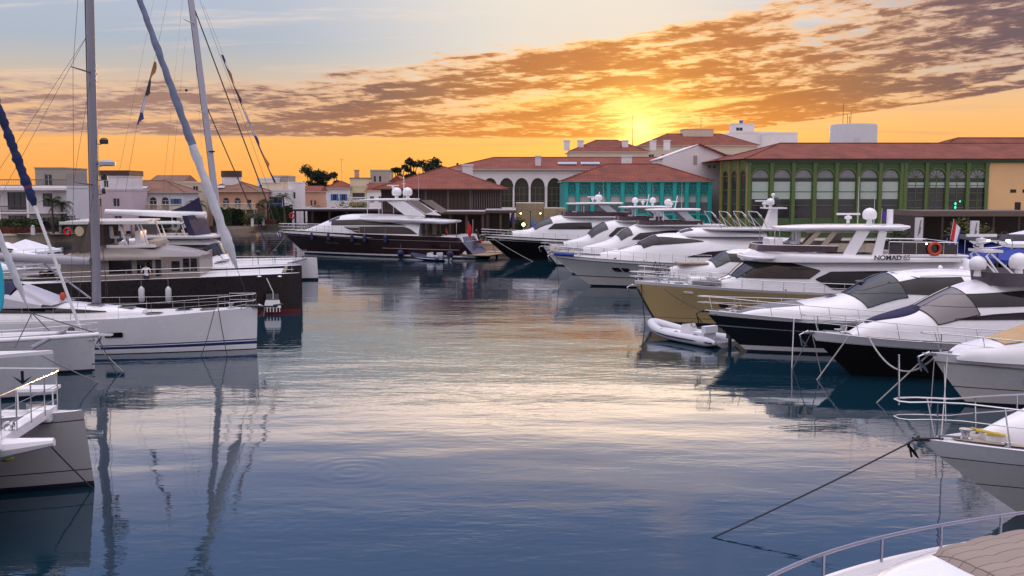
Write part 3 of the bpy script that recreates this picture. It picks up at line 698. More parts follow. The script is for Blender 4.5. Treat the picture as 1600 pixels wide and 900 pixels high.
mb.build('slatted_screen', [brownd, M('slat_timber', (.16, .12, .11), .8, var=.2)], e, smooth=False)
mb = MB(); mb.box((X0, Y0, z1 - .34), (X1, Y0 + .19, z1 + .03)); mb.box((X0 - .1, Y0 + .31, -.2), (X1 + .1, Y1, z0 - .004), 1); mb.box((X0, Y0 + .31, z0), (X1, Y1, z1 + .02)); mb.box((X0 - .3, Y0 - .1, z0 - .35), (X1 + .3, Y0 + .3, z0 - .004)); mb.build('wall', [brownw, dkint], e, smooth=False)
chimney(e, X1 - 5.0, 1.0, z1 + .6, 1.5, 3.0)
# low flat canopies on the quay in front of it
def canopy(x0, x1, y0, y1, z, label, posts=3, m=brownw):
    e = empty('quay_canopy', ((x0 + x1) / 2, (y0 + y1) / 2, QZ), 0, label, 'canopy', 'flat canopies by the timber pavilion'); hx, hy = (x1 - x0) / 2, (y1 - y0) / 2
    mb = MB(); mb.box((-hx, -hy, z - QZ), (hx, hy, z - QZ + .12), 0); mb.box((-hx - .1, -hy - .1, z - QZ - .32), (hx + .1, -hy + .1, z - QZ - .003), 1)
    mb.build('canopy_roof', [M('canopy_sheet', (.42, .40, .42), .6, var=.15), m], e, smooth=False)
    for i in range(posts):
        for s in (-1, 1):
            p = MB(); xx = lerp(-hx + .3, hx - .3, i / (posts - 1)); p.box((xx - .14, s * (hy - .3) - .14, 0), (xx + .14, s * (hy - .3) + .14, z - QZ - .325)); p.build('post', m, e, smooth=False)
    b = MB(); b.box((-hx + .8, hy - .29, 0), (hx - .8, hy - .2, z - QZ - .4)); b.build('back_panel', brownd, e, smooth=False)
canopy(px2x(674, 129), px2x(758, 129), 129, 136, zof(331, 129), 'pale flat canopy roof on brown posts behind the yacht stern', 4)
canopy(px2x(758, 131), px2x(806, 131), 131, 139, zof(329, 131), 'brown pergola canopy at the end of the timber pavilion', 3, brownw)
canopy(px2x(478, 178), px2x(600, 170), 168, 176, zof(327, 168), 'long low canopy roof at the back quay beyond the yacht bow', 6, brownd)

# ---- long arcade building --------------------------------------
y = 176
x0, x1 = px2x(700, y), px2x(1140, y); cx = (x0 + x1) / 2
e = empty('arcade_building', (cx, y + 8, QZ), 0, 'long cream building with big pointed arches under a red tiled roof', 'building')
X0, X1, Y0, Y1 = x0 - cx, x1 - cx, -8, 8
za, zt, ze = zof(324, y) - QZ, zof(278, y) - QZ, zof(266, y) - QZ
ops = []
for c in (766, 791.5, 815, 840, 866):
    s = px2x(c, y) - x0; ops.append((s - 1.25, s + 1.25, za, zt, 1.7))
mb = MB(); wall(mb, (X0, Y0), (X1, Y0), -.3, ze, ops, .45)
for s in (-1.42, 1.42):
    for c in ((766, 791.5, 815, 840, 866) if s < 0 else (866,)):
        xx = px2x(c, y) - cx + s; mb.lathe([(.16, za), (.14, zt - 1.7), (.24, zt - 1.55)], (xx, Y0 - .1, 0), 8)
mb.box((X0, Y0 + 4, -.3), (X1, Y1, ze), 0); mb.box((X0 + .4, Y0 + .46, za - .3), (X1, Y0 + 3.99, za - .004), 0); mb.box((X0, Y0 - .12, ze - .5), (X1, Y0 - .004, ze - .3), 0)
mb.build('arcade_wall', [w_white], e, smooth=False)
for o in ops: window(e, (X0, Y0), (X1, Y0), o, M('arch_frame', (.16, .17, .15), .6), M('arcade_glass', (.045, .040, .022), .12), t=.5, nx=3, ny=3)
r = MB(); hip(r, X0, X1, Y0, Y1, ze + .2, 2.3, .7); r.build('roof', [tile, eave], e, smooth=False)
for c in (887, 923): skylight(e, (px2x(c, y) - cx, Y0 + 2.6, ze + 1.25), 3.3, 1.3, R(16))
for c in (841, 980): chimney(e, px2x(c, y) - cx, Y0 + 2.2, ze + .5, 1.0 if c < 900 else 1.7, 1.9)
# sandstone terrace in front of the arcade
plain_wall('sandstone_terrace', (px2x(806, 150), 150), (px2x(850, 150), 150), QZ, zof(318, 150), 6., stone_mat('sandstone', (.40, .31, .19), 1.6), 'sandstone terrace block below the arches')
plain_wall('sandstone_parapet', (px2x(850, 149), 149), (px2x(884, 149), 149), QZ, zof(326, 149), 5., MATS['sandstone'], 'lower sandstone parapet between the arches and the teal pavilion')

# ---- teal pavilion ---------------------------------------------
y = 150
x0, x1 = px2x(881, y), px2x(1110, y)
e, X0, X1, Y0, Y1, z0, z1, rf = pavilion('teal_pavilion', x0, x1, y, y + 14, zof(335, y), zof(285, y), 2.7, 'bright teal pavilion with lattice panels and red hipped roof', teal, teal, 11, 3, ov=.35)
H = z1 - z0; n = 11
edges = [px2x(v, y) - (x0 + x1) / 2 for v in (884, 902, 925, 950, 972, 993, 1013, 1033, 1053, 1072, 1090, 1108)]
for i in range(n + 1):
    xx = edges[i]; mb = MB(); mb.box((xx - .26, Y0 - .1, z0 - 1.5), (xx + .26, Y0 + .18, z1 - .01)); mb.box((xx - .36, Y0 - .16, z1 - .35), (xx + .36, Y0 - .103, z1 - .02)); mb.build('post', teal, e, smooth=False)
for i in range(n):
    a, b = edges[i] + .27, edges[i + 1] - .27; f = MB()
    zl0, zl1 = z0 + H * .60, z1 - .45
    def st(p, q, r=.055): f.tube([(p[0], Y0 + .06, p[1]), (q[0], Y0 + .06, q[1])], r, 4)
    for v in (zl0, zl1, z0 + .02): st((a, v), (b, v), .09)
    for v in (a, b): st((v, z0), (v, zl1), .06)
    for k in range(2):
        m0, m1 = lerp(a, b, k / 2), lerp(a, b, (k + 1) / 2); st((m0, zl0), (m1, zl1)); st((m0, zl1), (m1, zl0)); st((m0, lerp(zl0, zl1, .5)), ((m0 + m1) / 2, zl1)); st((m1, lerp(zl0, zl1, .5)), ((m0 + m1) / 2, zl0))
    fo = f.build('lattice_panel', teal, e)
    g = MB(); g.add([(a, Y0 + .3, z0), (b, Y0 + .3, z0), (b, Y0 + .3, z1), (a, Y0 + .3, z1)], [(0, 1, 2, 3)]); g.build('pane', M('teal_glass', (.10, .13, .14), .15), fo, smooth=False)
    g = MB(); g.add([(a + .03, Y0 + .28, z0 + H * .38), (b - .03, Y0 + .28, z0 + H * .38), (b - .03, Y0 + .28, z0 + H * .62), (a + .03, Y0 + .28, z0 + H * .62)], [(0, 1, 2, 3)]); g.build('blind', M('grey_blind', (.42, .44, .44), .8, var=.1), fo, smooth=False)
    balustrade(e, (a, Y0 - .02), (b, Y0 - .02), z0 - 1.45, 1.35, teal, .2, 'railing', .03)
mb = MB(); mb.box((X0 - .1, Y0 - .14, z1 + .0), (X1 + .1, Y0 + .3, z1 + .19)); mb.box((X0, Y0 + .42, z0 - 1.5), (X1, Y1, z1 - .02), 1); mb.box((X0 - .2, Y0 - .6, -.3), (X1 + .2, Y1, z0 - 1.55), 2); mb.build('wall', [teal, teald, w_beige], e, smooth=False)
# ---- white gable house right of it -----------------------------
y = 158
x0, x1 = px2x(1034, y), px2x(1150, y)
e = empty('gabled_building', ((x0 + x1) / 2, y + 6, QZ), 0, 'large white gabled building between the teal and the green facades', 'building')
w2 = (x1 - x0) / 2; mb = MB(); zr, zl = zof(227, y) - QZ, zof(262, y) - QZ; ap = -w2 + (1090 - 1034) / 1555.6 * y
prof = [(-w2, -.3), (w2, -.3), (w2, zof(252, y) - QZ), (ap, zr), (-w2, zof(247, y) - QZ)]
mb.prism([(a, -6, b) for a, b in prof], (0, 12, 0)); mb.box((-.9 + ap, -6.06, zr - 3.0), (-.3 + ap, -6.003, zr - 1.6), 1)
for dx in (1.4, 2.2): mb.box((ap + dx, -6.05, zr - 3.6), (ap + dx + .4, -6.003, zr - 3.1), 1)
mb.build('wall', [w_white, w_grey], e, smooth=False)
r = MB(); r.prism([(ap - .1, -6.4, zr + .05), (w2 + .4, -6.4, zof(252, y) - QZ - .1), (w2 + .4, -6.4, zof(252, y) - QZ + .15), (ap - .1, -6.4, zr + .3)], (0, 12.8, 0)); r.prism([(ap - .1, -6.0, zr + .05), (-w2 - .3, -6.0, zof(247, y) - QZ - .1), (-w2 - .3, -6.0, zof(247, y) - QZ + .05), (ap - .1, -6.0, zr + .2)], (0, 12.4, 0), 1)
r.build('roof', [tile, w_white], e, smooth=False)

# ---- green building --------------------------------------------
y = 140
def GX(px): return px2x(px, y)
gx0, gx1, gxe = GX(1166), GX(1540), GX(1720); cx = (gx0 + gxe) / 2
e = empty('green_building', (cx, y + 10, QZ), 0, 'long green painted building with tall arched windows and red tiled roof', 'building')
Yf = -10; zb_, zs, ze = zof(352, y) - QZ, zof(268, y) - QZ, zof(249, y) - QZ
ops = []; cs = [1186, 1220, 1253, 1287, 1321, 1355, 1388]; cs2 = [1428, 1460, 1492, 1524]
hw = 1.22
for c in cs + cs2: s = GX(c) - gx0; ops.append((s - hw, s + hw, zof(336, y) - QZ if c in cs2 else zb_ + .9, zof(264.5, y) - QZ, True))
p0, p1 = (gx0 - cx, Yf), (gx1 - cx, Yf)
mb = MB(); wall(mb, p0, p1, -.3, ze, ops, .3)
mb.box((gx0 - cx, Yf + 3.5, -.3), (gxe - cx, Yf + 20, ze)); mb.box((gx0 - cx + .3, Yf + .31, zb_ - .3), (gx1 - cx - .3, Yf + 3.49, zb_ - .01))
mb.build('facade', green, e, smooth=False)
for i, o in enumerate(ops):
    if i < 7: window(e, p0, p1, o, greenl, M('green_house_glass', (.035, .035, .04), .10, spec=.7, var=.5, scale=.25), t=.14, nx=1, ny=3, bars=.10, blind_to=(zof(311, y) - QZ, zof(284, y) - QZ), fanl=True)
    else:
        f = window(e, p0, p1, o, greenl, MATS['green_house_glass'], t=.14, nx=2, ny=5, bars=.09, fan=True, blind_to=(zof(293, y) - QZ, zof(285, y) - QZ), fanl=True)
# pilasters and hoods
pil = [1168, 1203, 1237, 1270, 1304, 1338, 1372, 1405, 1411, 1444, 1476, 1508, 1537]
for c in pil:
    mb = MB(); xx = GX(c) - cx; mb.box((xx - .24, Yf - .22, -.3), (xx + .24, Yf - .003, ze - .5)); mb.box((xx - .3, Yf - .28, ze - .9), (xx + .3, Yf - .223, ze - .52)); mb.build('pilaster', greenl, e, smooth=False)
for o in ops:
    mb = MB(); c = (o[0] + o[1]) / 2 + gx0 - cx; pts = [(c + (hw + .12) * cos(pi * i / 14), Yf - .06, o[3] - hw + (hw + .12) * sin(pi * i / 14)) for i in range(15)]
    mb.tube(pts, .12, 5); mb.build('arch_moulding', greenl, e)
mb = MB()
for zz in (ze - .5, ze - .22): mb.box((gx0 - cx - .25, Yf - .35 - (.2 if zz > ze - .3 else 0), zz + .003), (gxe - cx, Yf - .003, zz + .26))
mb.build('cornice', M('green_cornice', (.045, .085, .04), .5, var=.1), e, smooth=False)
# angled corner bay with narrow arches
q0, q1 = (GX(1125) * 1.05 - cx, Yf + 7.2), (gx0 - cx - .02, Yf)
L = (Vector(q1) - Vector(q0)).length; cops = [(L * (i + .5) / 3 - .75, L * (i + .5) / 3 + .75, zb_ + .9, zof(266, y) - QZ, True) for i in range(3)]
mb = MB(); wall(mb, q0, q1, -.3, ze, cops, .3); mb.build('corner_facade', greenl, e, smooth=False)
for o in cops: window(e, q0, q1, o, greenl, MATS['green_house_glass'], t=.14, nx=1, ny=3, bars=.1)
for i in range(4):
    u = (Vector(q1) - Vector(q0)) / 3; pnt = Vector(q0) + u * i * .985; mb = MB(); mb.box((pnt.x - .16, pnt.y - .3, -.3), (pnt.x + .16, pnt.y - .02, ze - .1)); mb.build('pilaster', M('ochre_trim', (.30, .20, .06), .6), e, smooth=False)
for i in range(13 - 2):
    a, b = GX(pil[i]) - cx + .25, GX(pil[i + 1] if i != 7 else 1411) - cx - .25
    if b - a > 1 and pil[i] < 1400: balustrade(e, (a, Yf - .15), (b, Yf - .15), zb_ - .9, 1.15, green, .3, 'balustrade', .06)
mb = MB(); mb.box((gx1 - cx + .002, Yf + .02, -.3), (gxe - cx, Yf + 3.4, ze)); 
for (a, b, c, d) in ((1575, 1584, 296, 301), (1594, 1604, 296, 301), (1583, 1592, 316, 332)): mb.box((GX(a) - cx, Yf - .03, zof(d, y) - QZ), (GX(b) - cx, Yf + .017, zof(c, y) - QZ), 1)
mb.build('cream_wall', [w_cream, dkint], e, smooth=False)
r = MB(); ov = 1.0; xa, xb = q0[0] - .9, gxe - cx + 6; yb, yf = Yf + 21, Yf - ov; zr = ze + .08; hr = 3.0
xm = GX(1236) - cx
vs = [(gx0 - cx - .7, yf, zr), (xb, yf, zr), (xb, yb, zr), (xa, yb, zr), (xa, Yf + 7.0, zr), (xm, Yf + 7, zr + hr * .82), (xb, Yf + 7, zr + hr * .82), (xb, Yf + 12, zr + hr * .82), (xm, Yf + 12, zr + hr * .82)]
r.add(vs, [(0, 1, 6, 5), (0, 5, 4), (4, 5, 8, 3), (5, 6, 7, 8), (8, 7, 2, 3), (4, 3, 2, 1, 0)])
for a, b in ((0, 5), (4, 5), (5, 6)): r.tube([Vector(vs[a]) + Vector((0, 0, .03)), Vector(vs[b]) + Vector((0, 0, .03))], .11, 5)
r.build('roof', [tile, eave], e, smooth=False)
r = MB(); hip(r, GX(1438) - cx + 3, gxe - cx + 20, Yf + 5, Yf + 19, zr + 1.0, 2.5, .6); r.build('upper_roof', [tile, eave], e, smooth=False)
mb = MB(); mb.tube([(GX(1450) - cx, Yf - .3, ze - .3), (GX(1448) - cx, Yf - .3, ze - 2), (GX(1447) - cx, Yf - .3, 0)], .06, 6); mb.build('drainpipe', green, e)
# green neon sign inside the glass
nb = MB(); zc = zof(327, y) - QZ
for k in range(4): nb.ball((GX(1491) - cx, Yf + .10, zc + (k - 1.5) * .52), .17, 8, sc=(.7, .2, 1.2))
nb.ball((GX(1498) - cx, Yf + .10, zc + 1.1), .14, 8, sc=(.8, .2, .8)); nb.build('neon_sign', neon, e)

# ---- things on the skyline -------------------------------------
y = 250
def ex_hotel(e, X0, X1, Y0, Y1, h):
    for a in (X0 + 14, X0 + 21, X0 + 24.5, X1 - 20, X1 - 16.5): chimney(e, a, Y0 + 3, h + .6, 1.5, 2.3)
    mb = MB(); mb.tube([(X0 + 16, Y0 + 4, h + 1), (X0 + 16, Y0 + 4, h + 9.5)], [.09, .05], 5); mb.build('mast', rigm, e)
house('hotel_wing', px2x(890, y), px2x(1010, y), y, y + 14, zof(238, y) - QZ, w_beige, 0, ('hip', 3.2), row(7, 1, 18, 13.2, 15.0, 1.3), 'beige hotel wing with red roof and row of chimneys below the sun', extras=ex_hotel, cat='hotel', group=None, roofm=tile)
house('hotel_block', px2x(1000, 262), px2x(1180, 262), 262, 278, zof(228, 262) - QZ, w_beige, 0, ('hip', 3.4), row(8, 1, 28, 14.5, 16.2, 1.4), 'larger hotel block with red hipped roof behind the white gable', extras=lambda e, X0, X1, Y0, Y1, h: (tower(e, X0 + 12, X0 + 20, Y0 + 6, Y1 - 5, h + 2, h + 4.6, w_beige), None), cat='hotel', group=None, roofm=tile)
house('white_apartment_block', px2x(1141, 300), px2x(1212, 300), 300, 312, zof(208, 300) - QZ, w_white, 0, ('flat', .5), row(5, 1, 12, 17.0, 18.4, 1.1), 'white flat-roofed apartment block with rooftop cabin on the skyline', extras=lambda e, X0, X1, Y0, Y1, h: (tower(e, X0 + .5, X0 + 7, Y0 + 2, Y0 + 7, h + .01, h + 2.8, w_white, win=[(1, 3, h + .8, h + 1.8, False)]), chimney(e, X0 + 3.4, Y0 + 4, h + 3.0, .9, .8, w_blue, 'roof_tank')), cat='apartment block', group=None)
house('low_white_block', px2x(1196, 292), px2x(1242, 292), 292, 300, zof(209, 292) - QZ, w_white, 0, ('flat', .4), row(3, 1, 8, 16, 17.2, .9), 'lower white block joined beside the apartment block', cat='building', group=None)
y = 205; cxp = px2x(1328, y)
e = empty('water_tank', (cxp, y, QZ), 0, 'round white water tank tower with antennas above the green building', 'tank'); rr = 35 / 1555.6 * y
mb = MB(); mb.lathe([(rr, 0), (rr, zof(198, y) - QZ), (rr * .97, zof(195, y) - QZ)], (0, 0, 0), 40); mb.box((-1.2, -rr - .02, zof(222, y) - QZ - .5), (-.3, -rr + .4, zof(217, y) - QZ)); mb.build('tank_body', M('tank_paint', (.55, .54, .56), .6, var=.08, streak=.25), e)
for dx, hh in ((-2.2, 4.6), (-1.3, 2.4), (-.6, 3.0), (-.9, 2.0)):
    mb = MB(); zt = zof(195, y) - QZ - .3; mb.tube([(dx, 0, zt), (dx, 0, zt + hh)], .05, 5); mb.build('antenna', rigm, e)

# ---- kiosk on the right quay -----------------------------------
y = 96; x0, x1 = px2x(1440, y), px2x(1640, y)
e = empty('quay_kiosk', ((x0 + x1) / 2, y + 4, QZ), 0, 'brown timber kiosk with wide flat roof under the cream wall', 'kiosk'); hx = (x1 - x0) / 2; zt = zof(338, y) - QZ
mb = MB(); mb.box((-hx, -4, zt), (hx, 4, zt + .5)); mb.build('roof', M('kiosk_roof', (.12, .085, .07), .8, var=.2), e, smooth=False)
mb = MB(); mb.box((-hx + .2, -1, -.2), (hx - .2, 3.6, zt - .003)); mb.box((-hx, -3.8, -.2), (-hx + .3, 3.5, zt - .003)); mb.box((-hx + .3, -3.6, -.2), (hx, -3.4, 1.2), 1); mb.build('wall', [brownd, brownw], e, smooth=False)
for k in range(5): mb = MB(); xx = lerp(-hx + 2, hx - .5, k / 4); mb.box((xx - .1, -3.9, -.2), (xx + .1, -3.7, zt - .004)); mb.build('post', brownd, e, smooth=False)

# ================================================================ trees and plants
def leaves(n, centers, size, seed, squash=.8, flat=False):
    rnd = random.Random(seed); vs, fs = [], []
    tot = sum(c[3] ** 2 for c in centers)
    for (x, y, z, r) in centers:
        for _ in range(int(n * r * r / tot)):
            a, b = rnd.uniform(0, 2 * pi), math.acos(rnd.uniform(-1, 1)); q = r * rnd.uniform(.25, 1.15) * (1 + .35 * sin(a * 3 + x) * sin(b * 4))
            p = Vector((x + q * sin(b) * cos(a), y + q * sin(b) * sin(a), z + q * cos(b) * squash)); s = size * rnd.uniform(.6, 1.4)
            u = Vector((rnd.gauss(0, 1), rnd.gauss(0, 1), rnd.gauss(0, .6))).normalized(); v = u.cross(Vector((rnd.gauss(0, 1), rnd.gauss(0, 1), rnd.gauss(0, 1)))).normalized()
            k = len(vs); vs += [p - u * s, p + v * s * .45, p + u * s, p - v * s * .45]; fs.append((k, k + 1, k + 2, k + 3))
    return vs, fs
def tree(loc, h, w_, m, label, seed, n=2600, size=.28, trunk=.45, group='trees behind the houses', name='tree', squash=.75, cat='tree', gaps=7):
    rnd = random.Random(seed); e = empty(name, loc, 0, label, cat, group)
    t = MB(); top = h * trunk; t.tube([(0, 0, -.2), (.05 * h * rnd.uniform(-1, 1), 0, top * .6), (0, 0, top), (rnd.uniform(-.1, .1) * w_, 0, h * .8)], [.035 * h, .028 * h, .022 * h, .008 * h], 7)
    cs = []
    for i in range(gaps):
        a = rnd.uniform(0, 2 * pi); q = w_ * .5 * rnd.uniform(.25, .72); z = lerp(top, h * .86, rnd.random()); r = w_ * rnd.uniform(.10, .21)
        cs.append((q * cos(a), q * sin(a), z, r)); t.tube([(0, 0, top * .8), (q * cos(a) * .5, q * sin(a) * .5, (z + top) / 2 - .05 * h), (q * cos(a), q * sin(a), z)], [.014 * h, .010 * h, .004 * h], 5)
    t.build('trunk', bark, e); c = MB(); c.add(*leaves(n, cs, size, seed, squash)); c.build('crown', m, e, smooth=False); return e
def bush(x, y, z, r, h, m, label, seed, n=700, size=.13, group='garden bushes', name='bush', cat='bush'):
    e = empty(name, (x, y, z), 0, label, cat, group); rnd = random.Random(seed)
    cs = [(rnd.uniform(-.5, .5) * r, rnd.uniform(-.5, .5) * r, h * rnd.uniform(.3, .7), r * rnd.uniform(.45, .7)) for _ in range(5)]
    t = MB(); [t.tube([(0, 0, -.1), (c[0], c[1], c[2])], [.05, .015], 5) for c in cs]; t.build('stem', bark, e)
    c = MB(); c.add(*leaves(n, cs, size, seed, h / (2 * r) + .2)); c.build('foliage', m, e, smooth=False); return e
def hedge(p0, p1, z, h, t, m, label, seed, n=2500, size=.11, name='hedge'):
    d = Vector((p1[0] - p0[0], p1[1] - p0[1], 0)); L = d.length; u = d / L; nn = Vector((u.y, -u.x, 0)); rnd = random.Random(seed)
    e = empty(name, (*p0, z), 0, label, 'hedge'); mb = MB(); vs, fs = [], []
    for _ in range(n):
        s = rnd.uniform(0, L); q = rnd.random(); hh = h * (1 + .06 * sin(s * 2.1) + .04 * sin(s * 5))
        if q < .6: p = u * s + nn * (t / 2 + rnd.uniform(-.15, .05)) + Vector((0, 0, rnd.uniform(0, hh)))
        elif q < .9: p = u * s + nn * rnd.uniform(-t / 2, t / 2) + Vector((0, 0, hh + rnd.uniform(-.12, .08)))
        else: p = u * rnd.choice((0, L)) + nn * rnd.uniform(-t / 2, t / 2) + Vector((0, 0, rnd.uniform(0, hh)))
        sz = size * rnd.uniform(.6, 1.5); a = Vector((rnd.gauss(0, 1), rnd.gauss(0, 1), rnd.gauss(0, 1))).normalized(); b = a.cross(Vector((rnd.gauss(0, 1), rnd.gauss(0, 1), rnd.gauss(0, 1)))).normalized()
        k = len(vs); vs += [p - a * sz, p + b * sz * .6, p + a * sz, p - b * sz * .6]; fs.append((k, k + 1, k + 2, k + 3))
    mb.add(vs, fs); c = nn * (t / 2 - .12); mb.prism([c + Vector((0, 0, 0)), c + u * L, c + u * L + Vector((0, 0, h - .12)), c + Vector((0, 0, h - .12))], nn * -(t - .24)); mb.build('foliage', m, e, smooth=False); return e
def palm(x, y, h, label, seed, fr=17, L=2.4, z=QZ):
    rnd = random.Random(seed); e = empty('palm_tree', (x, y, z), 0, label, 'palm tree', 'palms on the left quay'); t = MB(); lean = rnd.uniform(-.3, .3)
    t.tube([(0, 0, -.1), (lean * .3, 0, h * .4), (lean, 0, h)], [.24, .17, .15], 8); t.build('trunk', bark, e); c = MB()
    for i in range(fr):
        a = 2 * pi * i / fr + rnd.uniform(-.2, .2); el0 = rnd.uniform(-.1, 1.2); pts = []
        for k in range(8):
            s = k / 7; an = el0 - 1.5 * s * s; pts.append((s * L * cos(el0 * (1 - s * .3)) * (1 - .15 * s), L * (sin(el0) * s - .62 * s * s * 1.1)))
        u = Vector((cos(a), sin(a), 0)); v = Vector((-sin(a), cos(a), 0)); P = [Vector((lean, 0, h)) + u * q + Vector((0, 0, zz)) for q, zz in pts]
        c.tube(P, [.03, .028, .025, .02, .018, .014, .01, .005], 4)
        for k in range(1, 8):
            for f_ in (0, .33, .66):
                p = P[k - 1].lerp(P[k], f_); ll = .55 * sin(pi * min(1, (k + f_) / 8.2)) + .08
                for sgn in (-1, 1): q = p + v * sgn * ll + u * .25 + Vector((0, 0, -.28 * ll - .05)); c.add([p, p + u * .09, q], [(0, 1, 2)])
    c.build('crown', palmg, e, smooth=False); return e
def treepix(px, pytop, y, w_px, m, label, seed, **k):
    h = zof(pytop, y) - 1.2; return tree((px2x(px, y), y, 1.2), h, w_px / 1555.6 * y, m, label, seed, **k)
treepix(487, 253, 272, 46, leafd, 'dark round tree behind the salmon house', 1, n=3600, size=.34, trunk=.35, gaps=12)
treepix(508, 258, 275, 40, leafd, 'dark spreading tree right of the salmon house', 2, n=3200, size=.34, trunk=.35, gaps=12)
treepix(527, 262, 272, 26, leafd, 'smaller dark tree by the thin cypress', 12, n=1500, size=.4, trunk=.35)
treepix(626, 243, 268, 34, leafd, 'loose dark pine with open crown next to the big pine', 3, n=1500, size=.34, trunk=.6, squash=.6, gaps=6)
treepix(645, 236, 272, 30, leafd, 'tall dark pine rising above the white cube house', 4, n=2000, size=.34, trunk=.55, squash=.8, gaps=8)
treepix(668, 237, 270, 56, leafd, 'broadest dark pine on the skyline above the pavilion', 5, n=3600, size=.36, trunk=.5, squash=.7, gaps=12)
treepix(686, 242, 275, 30, leafd, 'dark pine at the right end of the skyline clump', 6, n=1600, size=.34, trunk=.5)
treepix(718, 242, 280, 13, leafd, 'small pine with narrow top, first of three on the skyline', 7, n=600, size=.36, trunk=.5)
treepix(743, 241, 282, 12, leafd, 'small ragged pine, middle one of three on the skyline', 8, n=450, size=.36, trunk=.55)
treepix(758, 240, 280, 10, leafd, 'slim upright pine, last of three on the skyline', 9, n=600, size=.34, trunk=.4)
treepix(852, 238, 290, 22, leafd, 'dark shrubby tree beyond the arcade roof', 10, n=900, size=.4, trunk=.4)
treepix(895, 238, 285, 20, leafd, 'dark tree beside the hotel wing', 11, n=900, size=.4, trunk=.4)
treepix(1245, 212, 300, 20, leafd, 'dark tree top at the foot of the white apartment block', 13, n=600, size=.4)
def mast_(px, py, y, label):
    e = empty('antenna_mast', (px2x(px, y), y, 1.2), 0, label, 'antenna'); mb = MB(); h = zof(py, y) - 1.2; mb.tube([(0, 0, 0), (0, 0, h)], [.10, .05], 5)
    for k in (.97, .94): mb.tube([(-.6, 0, h * k), (.6, 0, h * k)], .03, 4)
    mb.build('pole', rigm, e)
mast_(536, 246, 262, 'thin antenna mast beside the dark cypress'); mast_(1092, 180, 270, 'thin antenna mast rising from the hotel roof')
hedge((px2x(0, 153), 153.5), (px2x(96, 161), 161), QZ, 2.1, 1.2, leafg, 'clipped green hedge in front of the modern villa', 21, n=3500)
hedge((px2x(203, 176), 175), (px2x(262, 176), 177), QZ, 2.9, 1.2, leafg, 'tall dark hedge under the arched white house', 22, n=3000)
hedge((px2x(334, 188), 188), (px2x(362, 189), 189), QZ, 3.3, 1.4, leafg, 'square dark hedge below the peach house', 23, n=2400)
hedge((px2x(363, 190), 190), (px2x(380, 191), 191), QZ, 3.0, 1.4, leafd, 'darker hedge next to the square hedge', 24, n=1800)
hedge((px2x(424, 198), 198), (px2x(457, 200), 200), QZ, 3.5, 1.4, leafg, 'tall rounded hedge beside the white curved wall', 25, n=2600)
for i, (px, y, h, lb) in enumerate(((84, 157, 5.0, 'leafy palm by the corner of the modern villa'), (99, 158, 4.6, 'second palm beside the modern villa'), (308, 182, 4.2, 'palm in front of the beige house'), (446, 196, 5.6, 'tall palm above the rounded hedge'),
                               (404, 197, 4.0, 'short palm before the terraced house'), (420, 200, 4.4, 'bushy palm left of the rounded hedge'), (395, 199, 3.6, 'low palm by the peach house corner'))): palm(px2x(px, y), y, h, lb, 40 + i)
for i, (px, y, r, h, m, lb) in enumerate(((107, 157, 2.0, 3.4, leafg, 'round green bush right of the modern villa'), (25, 153, 1.0, 1.8, leafg, 'small bush on the lawn of the modern villa'), (53, 153, .9, 2.0, leafg, 'second small bush on the villa lawn'),
        (122, 160, 1.6, 2.0, leafy, 'yellowish bush beside the round green bush'), (388, 190, 2.2, 3.0, leafy, 'olive bush between the hedges'), (405, 192, 2.0, 2.6, leafg, 'low green bush by the short palm'), (497, 205, 2.0, 4.4, leafy, 'upright olive bush by the white curved wall'),
        (541, 215, 2.4, 5.6, leafg, 'dark climbing bush at the pointed arches'), (560, 216, 2.2, 4.2, leafg, 'bush below the yellow house'), (571, 200, 1.6, 4.8, leafg, 'tall shrub beside the brown pavilion'), (795, 141, 1.5, 3.4, leafg, 'green shrub at the pergola canopy'), (880, 146, 2.0, 4.0, leafg, 'leafy shrub at the foot of the teal pavilion'),
        (812, 142, 1.3, 2.6, leafg, 'small shrub near the double street lamp'), (1406, 92, 1.6, 3.6, leafg, 'green bush top behind the dark bimini'))):
    bush(px2x(px, y), y, QZ, r, h, m, lb, 60 + i, n=900, size=.16)
tree((px2x(1524, 84), 84, QZ), zof(341, 84) - QZ, 4.6, leafy, 'olive coloured tree in front of the brown kiosk', 80, n=4200, size=.15, trunk=.4, gaps=11, squash=.8, group=None)
# red flower beds along the back quay
for px, y, lb in ((395, 192, 'row of reddish flowers in front of the peach house'), (520, 196, 'bed of red flowers on the back quay'), (20, 151.5, 'reddish flower border under the villa hedge')):
    p = (px2x(px, y)); hedge((p - 4.5, y - 1), (p + 4.5, y + 1), QZ + .2, .85, .9, M('red_foliage', (.12, .030, .014), .8, var=.5), lb, 90 + px, n=700, size=.1, name='flower_bed')

